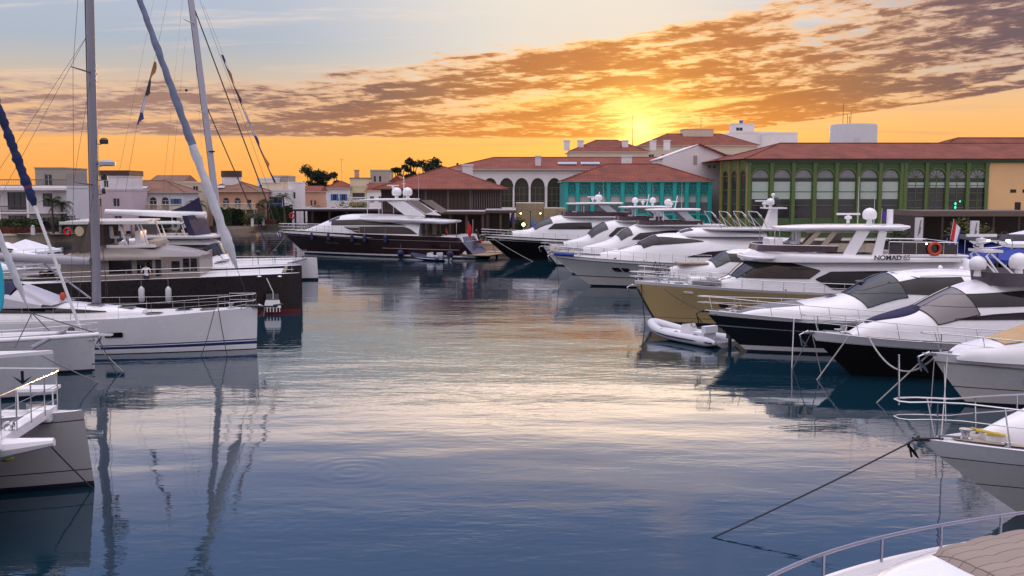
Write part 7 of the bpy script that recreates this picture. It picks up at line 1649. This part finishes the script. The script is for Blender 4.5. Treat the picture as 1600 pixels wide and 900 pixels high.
mb = MB(); mb.box((b.loc(686, 360, 2.3)[0] - 1, -2.6, zt * .76 - .4), (b.loc(655, 360, 2.3)[0], 2.6, zt * .76 - .35)); mb.build('cockpit_deck', teak, b.e)
mb = MB(); x1 = b.loc(664, 360, 2.3)[0]; mb.box((x1 - .1, -2.5, zt * .76 - .3), (x1, 2.5, zu)); mb.build('saloon_door', glassb, b.e, smooth=False)
mb = MB()
for yy in (2.5, -2.5): mb.prism([(3.4, yy, sh[0][1] - .1), (-.6, yy, .55), (-1.0, yy, .55), (-.2, yy, sh[0][1] + .25), (1.8, yy, sh[0][1] + .2)], (0, -.35 if yy > 0 else .35, 0))
mb.prism([(.2, -2.2, sh[0][1] - .1), (-.9, -2.2, .5), (-.4, -2.2, .5), (1.6, -2.2, sh[0][1] - .1)], (0, 4.4, 0)); mb.build('transom_stairs', gel, b.e, smooth=False)
slab(b, 'swim_platform', -4.0, .4, 2.7, .50, .18, teak, p=5)
for sd in (1, -1): post(b, (.3, sd * 2.6, sh[0][1]), (.3, sd * 2.6, zu + .1), .05)
b.rail(L * .5, .75, n=10, ext=.2, inset=.2, r=.03); b.anchor(-.3, 1.2); b.cleats([24, 14]); cushion(b, 'sunpad', 19.6, 21.6, -1.2, 1.2, sinterp(sh, 20.5) - .38, .35, greyf, 2)
bP = b
g_f = 'hanging fenders'
for k, (px_, py_) in enumerate(((481, 370), (510, 371), (549, 373), (569, 373), (602, 374))):
    x, z = b.loc(px_, py_, 3.25); y = max(b.wd(x / L), 1.2); q = ('nearest the bow', 'second from the bow', 'in the middle', 'under the saloon window', 'nearest the stern')[k]
    fender(b.world(x, b.P(x / L, 'f', .62, 1)[1] + .2, z), 'navy fender on the brown yacht flank, ' + q, fend, .24, 1.0, g_f, .9)
for px_, lb in ((628, 'round navy ball fender beside the tender bow'), (705, 'round navy ball fender at the brown yacht quarter')):
    x, z = b.loc(px_, 397, 3.0); ballfender(b.world(x, 3.35, .55), lb, .45)
flag(b.world(-.2, .8, sh[0][1]), 1.9, (.8, 1.4), [red], 'red ensign drooping at the stern of the brown yacht', lean=(.3, 0), seed=4)

# ---- inflatable tenders --------------------------------------------
def tender(name, label, loc_, rz, L, m, stripe, outboard=True, console=True):
    e = empty(name, loc_, rz, label, 'inflatable boat', 'inflatable tenders'); W_ = L * .15; r = L * .044; mb = MB(); pts = []
    for sd in (1, -1):
        p = [(0, sd * W_, r * 1.0), (L * .3, sd * W_, r * 1.0), (L * .62, sd * W_ * .95, r * 1.15), (L * .82, sd * W_ * .70, r * 1.7), (L * .94, sd * W_ * .32, r * 2.3), (L * .985, 0, r * 2.5)]
        pts += p if sd > 0 else p[:-1][::-1]
    P = [Vector(p) for p in pts]; f = []
    for i in range(len(P) - 1):
        for k in range(4):
            t = k / 4; a, b_, c, d = P[max(0, i - 1)], P[i], P[i + 1], P[min(len(P) - 1, i + 2)]; f.append(.5 * ((2 * b_) + (c - a) * t + (2 * a - 5 * b_ + 4 * c - d) * t * t + (3 * b_ - 3 * c + d - a) * t ** 3))
    f.append(P[-1]); n = len(f); mb.tube(f, [r * (.35 if i in (0, n - 1) else .75 if i in (1, n - 2) else 1) for i in range(n)], 12); mb.build('tube', m, e, ang=60)
    s = MB(); c0 = Vector((L * .4, 0, 0)); s.tube([p + (Vector((p.x - L * .45, p.y * 2.5, 0)).normalized() * r * .98) * (1 if abs(p.y) > .05 or True else 0) for p in f[1:-1]], r * .18, 6); s.build('rubbing_strake', stripe, e)
    h = MB(); rows = []
    for i in range(13):
        x = L * .92 * i / 12; k = 1 - (i / 12) ** 3; rows.append([(x, W_ * k, r * (1 + .9 * (i / 12) ** 2)), (x, W_ * .5 * k, -.02 + r * 1.3 * (i / 12) ** 3), (x, 0, -.15 + r * 1.8 * (i / 12) ** 3), (x, -W_ * .5 * k, -.02 + r * 1.3 * (i / 12) ** 3), (x, -W_ * k, r * (1 + .9 * (i / 12) ** 2))])
    h.grid(rows); h.add(rows[0], [(0, 1, 2, 3, 4)]); h.build('rigid_hull', gel, e)
    fl = MB(); fl.add([(.05, W_ * .8, r * .7), (L * .75, W_ * .7, r * 1.1), (L * .75, -W_ * .7, r * 1.1), (.05, -W_ * .8, r * .7)], [(0, 3, 2, 1)]); fl.build('floor', greyf, e)
    if console:
        c = MB(); c.prism([(L * .42, -.28, r), (L * .56, -.28, r), (L * .53, -.28, r + .62), (L * .45, -.28, r + .70)], (0, .56, 0)); co = c.build('console', gel, e, smooth=False); w_ = MB(); torus(w_, (L * .43, 0, r + .66), .17, .02, 0, Vector((.4, 0, .9)), Vector((0, 1, 0)), 14); w_.build('steering_wheel', blackp, co)
        c = MB(); c.box((L * .22, -.45, r * .8), (L * .36, .45, r + .34)); c.box((L * .20, -.45, r + .34), (L * .25, .45, r + .70)); c.build('seat', whitef, e)
    if outboard:
        o = MB(); o.prism([(-.32, -.15, r + .2), (-.02, -.15, r + .22), (.0, -.15, r + .62), (-.34, -.15, r + .66)], (0, .30, 0)); o.box((-.2, -.06, -.35), (-.08, .06, r + .2)); o.build('outboard_motor', blackp, e)
    for k, (xx, sd) in enumerate(((.25, 1), (.5, 1), (.7, 1), (.25, -1), (.5, -1), (.7, -1))): hh = MB(); hh.tube([(L * xx - .15, sd * W_, r * 2), (L * xx, sd * W_, r * 2.25), (L * xx + .15, sd * W_, r * 2)], .02, 5); hh.build('grab_handle', blackp, e)
    return e
p = G(1137, 543); q = G(1018, 522); v = q - p; Lt = v.length; t1 = tender('inflatable_tender', 'white inflatable tender with black rubbing stripe below the gold bow', (p.x, p.y, 0.02), math.atan2(v.y, v.x), Lt, M('tube_white', (.62, .62, .66), .5, var=.06), boot)
p = G(700, 408); q = G(634, 405); v = q - p; tender('inflatable_tender', 'small white and navy tender alongside the dark brown yacht', (p.x, p.y, 0.02), math.atan2(v.y, v.x), v.length * .85, fend, MATS['tube_white'])

# ================================================================ people
def person(loc_, rz, label, top=shirt, bottom=trouser, h=1.76, pose='stand', group='people on the dock'):
    e = empty('person', loc_, rz, label, 'person', group); k = h / 1.76
    arm = {'stand': [(.0, .22, 1.42), (.02, .27, 1.14), (.10, .25, .90), (.13, .24, .80)], 'work': [(.0, .22, 1.42), (.10, .27, 1.18), (.30, .20, 1.14), (.38, .17, 1.16)]}[pose]
    v = [(0, 0, .96), (0, 0, 1.12), (0, 0, 1.32), (0, 0, 1.44), (.015, 0, 1.54), (.03, 0, 1.62), (.02, 0, 1.72)]; r = [(.15, .125), (.135, .105), (.165, .12), (.10, .08), (.058, .058), (.085, .078), (.07, .07)]
    ed = [(i, i + 1) for i in range(6)]
    for sd in (1, -1):
        o = len(v); lf = .06 * sd
        v += [(0, sd * .095, .90), (.02 + lf * .5, sd * .105, .50), (-.01 + lf, sd * .11, .10), (.15 + lf, sd * .12, .04)]; r += [(.095, .09), (.062, .06), (.045, .043), (.04, .035)]; ed += [(0, o), (o, o + 1), (o + 1, o + 2), (o + 2, o + 3)]
        o = len(v); v += [(a, sd * y, z) for a, y, z in arm]; r += [(.060, .055), (.045, .043), (.034, .034), (.038, .022)]; ed += [(3, o), (o, o + 1), (o + 1, o + 2), (o + 2, o + 3)]
        for f in range(3): q = len(v); x, y, z = arm[-1]; v.append((x + .05, sd * (y - .03 + .025 * f), z - (.07 if pose == 'stand' else .0))); r.append((.010, .010)); ed.append((o + 3, q))
    me = bpy.data.meshes.new('tmp'); me.from_pydata([(a * k, b_ * k, c * k) for a, b_, c in v], ed, []); o = bpy.data.objects.new('tmp', me); COL.objects.link(o)
    md = o.modifiers.new('s', 'SKIN'); md.use_smooth_shade = True; 
    for i, sv in enumerate(me.skin_vertices[0].data): sv.radius = (r[i][0] * k, r[i][1] * k); sv.use_root = (i == 0)
    o.modifiers.new('u', 'SUBSURF').levels = 1
    bpy.context.view_layer.update(); nm = bpy.data.meshes.new_from_object(o.evaluated_get(bpy.context.evaluated_depsgraph_get())); bpy.data.objects.remove(o)
    nm.name = 'body'; nm.materials.clear()
    for m in (skin, top, bottom, blackp): nm.materials.append(m)
    for p_ in nm.polygons:
        c = p_.center / k; z = c.z; rad = abs(c.y)
        p_.material_index = 3 if z < .09 else 2 if z < .98 and rad < .215 else 0 if (z > 1.49 or (rad > .17 and (z < 1.20 if pose == 'stand' else c.x > .16))) else 1
    bo = bpy.data.objects.new('body', nm); COL.objects.link(bo); bo.parent = e
    hr = MB(); hr.ball((-.012 * k, 0, 1.68 * k), .098 * k, 12, sc=(1.05, .92, .95)); hr.build('hair', hairm, e)
    fc = MB(); fc.ball((.115 * k, 0, 1.635 * k), .014 * k, 6); [fc.ball((.10 * k, s_ * .032 * k, 1.665 * k), .010 * k, 6, 1) for s_ in (1, -1)]; fc.build('face', [skin, blackp], e); return e
zd = QZ + .0
person((*D(736, 385, 125.2).xy, .62), R(200), 'man in white shirt and dark trousers standing on the stern platform dock', h=1.8)
mb = None
e = empty('wooden_dock', (D(745, 392, 124).x, 124, 0), 0, 'low wooden dock with piles behind the brown yacht stern', 'dock'); mb = MB(); mb.box((-3.5, -1.2, .42), (5, 2.2, .60)); mb.build('decking', teak, e, smooth=False)
for k in range(5): mb = MB(); mb.lathe([(.14, -1), (.14, .416)], (-3.2 + k * 1.9, -.9, 0), 8); mb.build('pile', brownd, e)
person((D(751, 385, 124.6).x, 124.6, .60), R(150), 'figure in red life vest standing beside the man in the white shirt', top=redshirt, h=1.75, pose='work')
person((D(744, 385, 126.5).x, 127.3, QZ), R(250), 'figure in dark clothes half hidden behind the red vest', top=trouser, h=1.74)
person(bP.world(2.4, .9, zt * .76 - .35), R(30), 'person in red top in the cockpit of the brown yacht', top=redshirt, group=None)
x, z = bG2.loc(228, 412, .8); person(bG2.world(x, -.85, z - 1.76), R(100), 'man in white T-shirt walking the side deck of the graphite catamaran', group=None, h=1.78)

# ================================================================ street furniture on the right quay
def lamp(px_, py_, y, heads, label, h_arm=.55, lit=True, group='street lamps'):
    P = D(px_, py_, y); e = empty('street_lamp', (P.x, P.y, QZ), 0, label, 'street lamp', group); h = P.z - QZ
    mb = MB(); mb.lathe([(.16, 0), (.16, .12), (.09, .2), (.06, 1.2), (.05, h - .2), (.07, h)], (0, 0, 0), 10); mb.build('pole', blackp, e)
    for s_ in heads:
        a = MB(); a.tube([(0, 0, h - .15), (s_ * h_arm * .4, 0, h + .22), (s_ * h_arm * .9, 0, h + .2), (s_ * h_arm, 0, h + .02)], .03, 6); ao = a.build('arm', blackp, e)
        c = MB(); c.lathe([(.03, .0), (.07, -.10), (.22, -.24), (.30, -.30), (.28, -.30), (.05, -.14)], (s_ * h_arm, 0, h + .04), 16); c.build('lamp_shade', blackp, ao); bl = MB(); bl.ball((s_ * h_arm, 0, h - .27), .13, 10); bl.build('bulb', lampon if lit else gel, ao)
    return e
lamp(1560, 368, 62, (-1, 1), 'double headed street lamp with glowing bulbs by the blue tents', .62)
lamp(829, 330, 143, (-1, 1), 'distant double headed lamp in front of the sandstone block', 1.4)
def tent(px_, y, w_, m, label, ztop, zbot, name='market_tent', group='peaked tents on the quay', x=None, base=QZ):
    X_ = px2x(px_, y) if x is None else x; e = empty(name, (X_, y, base), 0, label, 'tent', group); zt_, zb = ztop - base, zbot - base; h = w_ / 2; mb = MB(); rows = []
    for k in range(9):
        f = k / 8; r = h * (f ** .85 if k else .02); z = zb + (zt_ - zb) * (1 - f) ** 1.35; n = 24; ring = []
        for j in range(n):
            t = 2 * pi * j / n; c, s_ = cos(t), sin(t); q = max(abs(c), abs(s_)); ring.append((r * c / q, r * s_ / q, z))
        rows.append(ring)
    rows.append([(x, y_, z - .28) for x, y_, z in rows[-1]]); mb.grid(rows, closed=True); mb.build('canopy', m, e, ang=40)
    for sx in (-1, 1):
        for sy in (-1, 1): p_ = MB(); p_.tube([(sx * (h - .06), sy * (h - .06), 0), (sx * (h - .06), sy * (h - .06), zb)], .035, 5); p_.build('leg', steel, e)
    return e
for px_, y, w_, m, lb, a, b_ in ((1503, 72, 3.6, bluef, 'bright blue peaked tent behind the gold yacht stern', zof(372, 72), zof(397, 72)), (1550, 70, 4.6, bluef, 'larger bright blue peaked tent under the street lamp', zof(378, 70), zof(401, 70)), (1612, 80, 6.5, whitef, 'white marquee at the edge beside the blue tents', zof(358, 80), zof(378, 80)), (1592, 66, 3.2, bluef, 'blue peaked tent farthest to the side', zof(388, 66), zof(404, 66))): tent(px_, y, w_, m, lb, a, b_)
def banner(px_, pyt, pyb, y, w_, label):
    zt_, zb = zof(pyt, y), QZ; e = empty('sign_pillar', (px2x(px_, y), y, QZ), 0, label, 'sign', 'white sign pillars'); mb = MB(); mb.box((-w_ / 2, -.15, 0), (w_ / 2, .15, zt_ - QZ)); mb.build('panel', M('sign_white', (.66, .64, .66), .5, var=.05, streak=.1), e, smooth=False)
    g = MB(); zz = zt_ - QZ - (zt_ - zof(pyb, y)) * .5; g.tube([(-.12, -.17, zz - .7), (-.02, -.17, zz - .1), (.10, -.17, zz + .7)], .035, 4); g.tube([(.02, -.17, zz - .5), (.1, -.17, zz + .1)], .03, 4); g.build('emblem', M('emblem_grey', (.10, .10, .12), .6), e); return e
banner(1435, 340, 372, 88, .62 * 1.0 + .0, 'white sign pillar beside the brown kiosk corner'); banner(1522, 345, 378, 80, .60, 'white sign pillar in front of the olive tree')
e = empty('flood_light', (px2x(1444, 76), 76, QZ), 0, 'bright flood light on a pole behind the gold yacht rail', 'lamp'); h = zof(382, 76) - QZ; mb = MB(); mb.tube([(0, 0, 0), (0, 0, h)], .04, 6); mb.build('pole', steel, e); mb = MB(); mb.ball((0, -.1, h), .22, 10); mb.ball((-.5, -.1, h - .1), .14, 8); mb.build('bulb', lampw, e)
e = empty('flood_light', (px2x(818, 128), 128.6, QZ), 0, 'pale green glowing lamp at the dock near the pergola canopy', 'lamp'); h = zof(351, 128) - QZ; mb = MB(); mb.tube([(0, 0, 0), (0, 0, h)], .04, 6); mb.build('pole', steel, e); mb = MB(); mb.ball((0, -.1, h), .22, 10); mb.build('bulb', M('lamp_green', (1, 1, .6), .5, emit=((.9, 1.0, .45), 8)), e)
# closed blue parasols near the pergola
for px_, py_, lb in ((801, 327, 'closed blue parasol at the corner of the pergola canopy'), (833, 341, 'teal closed parasol near the double lamp')):
    y = 140; P = D(px_, py_, y); e = empty('parasol', (P.x, y, QZ), 0, lb, 'parasol'); mb = MB(); mb.tube([(0, 0, 0), (0, 0, P.z - QZ)], .04, 6); mb.build('pole', steel, e); mb = MB(); mb.lathe([(.05, P.z - QZ), (.25, P.z - QZ - .8), (.45, P.z - QZ - 2.0), (.3, P.z - QZ - 2.1)], (0, 0, 0), 9); mb.build('cloth', bluef if px_ < 810 else w_blue, e)
# boats of a back row on the right quay, only their tops show
def backboat(px_, py_, y, L, label, m=gel, bim=None, head=180):
    P = D(px_, py_, y); b = Boat('motor_cruiser', label, 'motorboat', (px_, 300 + CAMH * 1555.6 / y), L, L * .28, head, .6, 'motor yachts moored on the right quay'); b.hull([(0, 2.4), (L, 2.9)], mats=[antif, boot, m], bul=.2)
    l = Loft(b, [(0, 2.2), (L, 2.5)], [(1, P.z), (L * .5, P.z), (L * .7, P.z - 1.1), (L * .85, 2.7)], [(1, L * .11), (L * .6, L * .10), (L * .85, .5)], n=3, sweep=.5); l.body('deckhouse', m); l.side([(1.5, P.z - 1.0), (L * .65, P.z - 1.1)], [(1.5, P.z - .35), (L * .5, P.z - .35), (L * .65, P.z - .9)])
    if bim: zb = P.z + 1.3; slab(b, 'bimini', 2, L * .6, L * .12, zb, .12, bim, camber=.35, p=4); [post(b, (x, sd * L * .11, P.z - .2), (x, sd * L * .11, zb), .025) for x in (2.4, L * .55) for sd in (1, -1)]
    b.rail(L * .4, .6, n=6); return b
backboat(1375, 402, 71, 13, 'white boat with charcoal bimini behind the gold yacht', bim=M('charcoal_canvas', (.035, .033, .038), .9))
backboat(1500, 408, 58, 13, 'white cruiser at the blue tents between gold and black hulled yachts')
# blue boat covers
# ================================================================ left pontoon clutter
e = empty('pontoon', (-44, 78, 0), 0, 'long low concrete pontoon behind the catamarans', 'pontoon'); mb = MB(); mb.box((-1.6, -62, .1), (1.6, 34, .62)); mb.build('deck', M('pontoon_concrete', (.33, .31, .30), .9, var=.15), e, smooth=False)
for k in range(9): mb = MB(); mb.lathe([(.2, -1.5), (.2, 2.2), (.05, 2.5)], (1.75, -56 + k * 11, 0), 10); mb.build('pile', steel if False else M('pile_grey', (.25, .25, .27), .6), e)
y = 112; X_ = px2x(40, y); tent(40, y, 5.6, whitef, 'white peaked tent on the far pontoon above the grey boom', zof(374, y), zof(391, y), group=None, base=.62, x=X_)
e = empty('pontoon', (X_, y + 1, 0), 0, 'short pontoon carrying the white peaked tent', 'pontoon'); mb = MB(); mb.box((-14, -4, .1), (16, 4, .62)); mb.build('deck', MATS['pontoon_concrete'], e, smooth=False)
def backsail(px_, y, L, label, m=gel, head=0, lh=3.2, stripe=boot, cabm=None):
    b = Boat('motorboat', label, 'motorboat', (px_, 300 + CAMH * 1555.6 / y), L, L * .3, head, .6, 'boats by the left pontoon'); b.hull([(0, 1.3), (L, 1.8)], mats=[antif, stripe, m], bul=.2)
    l = Loft(b, [(0, 1.2), (L, 1.5)], [(.6, lh), (L * .45, lh), (L * .62, 2.2), (L * .8, 1.65)], [(.6, L * .11), (L * .5, L * .11), (L * .8, .4)], n=3.5, sweep=.5); l.body('deckhouse', cabm or m); l.side([(1., 2.0), (L * .55, 2.0)], [(1., lh - .4), (L * .42, lh - .4), (L * .55, 2.3)]); b.rail(L * .4, .6, n=6); b.cleats([L * .8]); return b
backsail(92, 100, 11, 'white motorboat behind the graphite catamaran stern', lh=3.0); backsail(60, 82, 10, 'cruiser with covered cabin above the grey boom', lh=2.9, cabm=whitef); backsail(16, 70, 9, 'open boat with blue sides at the left pontoon', lh=2.6, stripe=blue, cabm=purplef)
# stall with goods on the pontoon seen under the boom
e = empty('market_stall', (px2x(100, 66), 66, .0), 0, 'open stall shelf stacked with brown and white goods under the boom', 'stall'); mb = MB(); z0_ = zof(450, 66)
mb.box((-2.4, -.6, 0), (2.4, .6, z0_)); mb.build('counter', brownw, e, smooth=False)
rnd = random.Random(5); cols = [whitef, M('terracotta', (.30, .10, .06), .8), M('sand_box', (.40, .30, .20), .8), brownd, M('turquoise_box', (.05, .25, .28), .7)]
for k in range(26):
    x, z = rnd.uniform(-2.3, 2.2), z0_ + .01 + .42 * (k % 3); mb = MB(); s_ = rnd.uniform(.14, .3); h_ = rnd.uniform(.2, .38); mb.lathe([(s_ * .7, 0), (s_, h_ * .4), (s_ * .8, h_)], (0, 0, 0), 8 if k % 2 else 4); o = mb.build('goods_box' if not k % 2 else 'goods_pot', cols[k % 5], smooth=k % 2 == 1); o.location = (px2x(100, 66) + x, 66 + rnd.uniform(-.3, .3), z)
    tag(o, ('%s %s on the %s shelf of the stall under the boom' % (('white', 'terracotta', 'sandy', 'dark brown', 'turquoise')[k % 5], 'box' if not k % 2 else 'round pot', ('lowest', 'middle', 'top')[k % 3])), 'box' if not k % 2 else 'pot', 'goods on the stall')
for k in range(3):
    mb = MB(); mb.box((-2.4, -.4, 0), (2.4, .4, .04)); o = mb.build('shelf', brownd, e, smooth=False); o.location = (0, 0, z0_ + .40 + .42 * k - .035)
# pale teal board standing at the left edge
P = D(4, 400, 40); e = empty('paddle_board', (D(0, 450, 40).x - .1, 40, zof(487, 40)), 0, 'turquoise paddle board standing upright at the picture edge', 'paddle board'); mb = MB(); hh = zof(405, 40) - zof(487, 40); mb.prism([(.22 * cos(2 * pi * i / 20), 0, hh / 2 + hh / 2 * sin(2 * pi * i / 20)) for i in range(20)], (0, .12, 0)); mb.build('board', M('turquoise', (.02, .42, .55), .4), e)

# ================================================================ mooring lines on the right
def wl(px_, py_): return G(px_, py_, -.1)
line(bJ.world(16.1, 0, 1.95), wl(1094, 849), 'long taut dark line from the near cruiser bow down to the open water', .020, .05, roped)
for a, c_, lb, r_, sg in ((bG.world(13.6, 2.0, 1.9), wl(1237, 578), 'pale line from the navy yacht side to the water', .028, 0), (bH.world(16.9, 0, 1.9), wl(1237, 579), 'pale line from the black hulled yacht bow slanting to the navy yacht', .022, 0), (bH.world(16.9, .05, 1.85), wl(1284, 588), 'upright line below the black hulled yacht anchor', .022, 0),
                       (bH.world(15.6, 1.0, 1.9), wl(1274, 597), 'slanting pale line beside the black hulled yacht stem', .030, 0), (bH.world(14.9, 1.3, 1.9), bI.world(15.0, .3, 1.85), 'white slack line looping from the black hull to the grey cruiser', .035, .95), (bI.world(15.1, 0, 1.9), wl(1366, 633), 'pale line from the grey cruiser bow to the water', .028, 0),
                       (bI.world(14.9, .1, 1.8), wl(1454, 640), 'upright thin line under the grey cruiser bow', .018, 0), (bI.world(14.6, .5, 1.9), bJ.world(15.6, .2, 2.0), 'thin line from the grey cruiser to the near cruiser', .016, .1), (bI.world(14.3, -.4, 1.9), wl(1478, 664), 'second thin line dropping by the grey cruiser stem', .018, 0),
                       (bF.world(20.2, .2, 2.4), bF.world(20.0, .9, -.1), 'dark line hanging from the gold bow', .03, 0), (bF.world(18.9, 1.0, 2.2), bG.world(17.0, .3, 1.9), 'dark line from the gold yacht fairlead to the navy yacht bow', .022, .2), (bD.world(22.2, .5, 2.6), bD.world(22.0, 1.5, -.1), 'dark line hanging from the all white yacht bow', .02, 0)):
    line(a, c_, lb, r_, sg, roped if lb.startswith('dark') else rope)
line(bS.world(11.2, -.2, 1.6), wl(185, 590), 'dark mooring line crossing below the smaller sloop bow', .022, .03, roped); line(bS.world(11.0, -.5, 1.5), wl(196, 584), 'pale mooring line from the smaller sloop bow to the water', .022, .02)
line(cross.world(13.3, -.9, 1.8), wl(158, 600), 'pale mooring line from the light grey catamaran', .022, .02); line(bN.world(13.4, -.9, 1.4), G(150, 768, -.1), 'short dark line at the nearest catamaran bow', .02, .02, roped)
line(bP.world(25.5, 0, zt - .6), bP.world(27.2, 1.5, -.1), 'pale chain hanging from the brown yacht bow', .03, 0)
line(bA.world(23.2, 0, 3.1), G(775, 395, .6), 'dark line from the black hulled bow to the dock', .03, .3, roped); line(bA.world(23.0, .4, 2.6), G(835, 410, -.1), 'line slanting under the black hulled yacht bow', .03, .1)

for px_, py_, yy, lb in ((106, 362, 152, 'red lifebuoy post on the villa promenade'), (457, 337, 192, 'red lifebuoy post beside the white curved wall')):
    P = D(px_, py_, yy); e = empty('lifebuoy_stand', (P.x, yy, QZ), 0, lb, 'lifebuoy stand', 'lifebuoy posts on the shore'); mb = MB(); mb.tube([(0, 0, 0), (0, 0, P.z - QZ + .5)], .06, 6); mb.build('pole', wpaint, e); mb = MB(); torus(mb, (0, -.15, P.z - QZ), .5, .16); mb.build('lifebuoy_ring', red, e)

for k, (px_, yy) in enumerate(((395, 186), (412, 192), (458, 206), (290, 176), (633, 168), (52, 149))):
    X_ = px2x(px_, yy); e = empty('service_bollard', (X_, yy, QZ), 0, 'white service post on the promenade, ' + ('below the peach house', 'by the low palm', 'at the white curved wall', 'in front of the arched white house', 'left of the timber pavilion', 'before the modern villa')[k], 'bollard', 'white service posts'); mb = MB(); mb.box((-.22, -.22, 0), (.22, .22, 1.15)); mb.build('post_body', wpaint, e, smooth=False); mb = MB(); mb.lathe([(.2, 1.15), (.28, 1.2), (.2, 1.4), (.02, 1.5)], (0, 0, 0), 10); mb.build('post_cap', gelg, e)
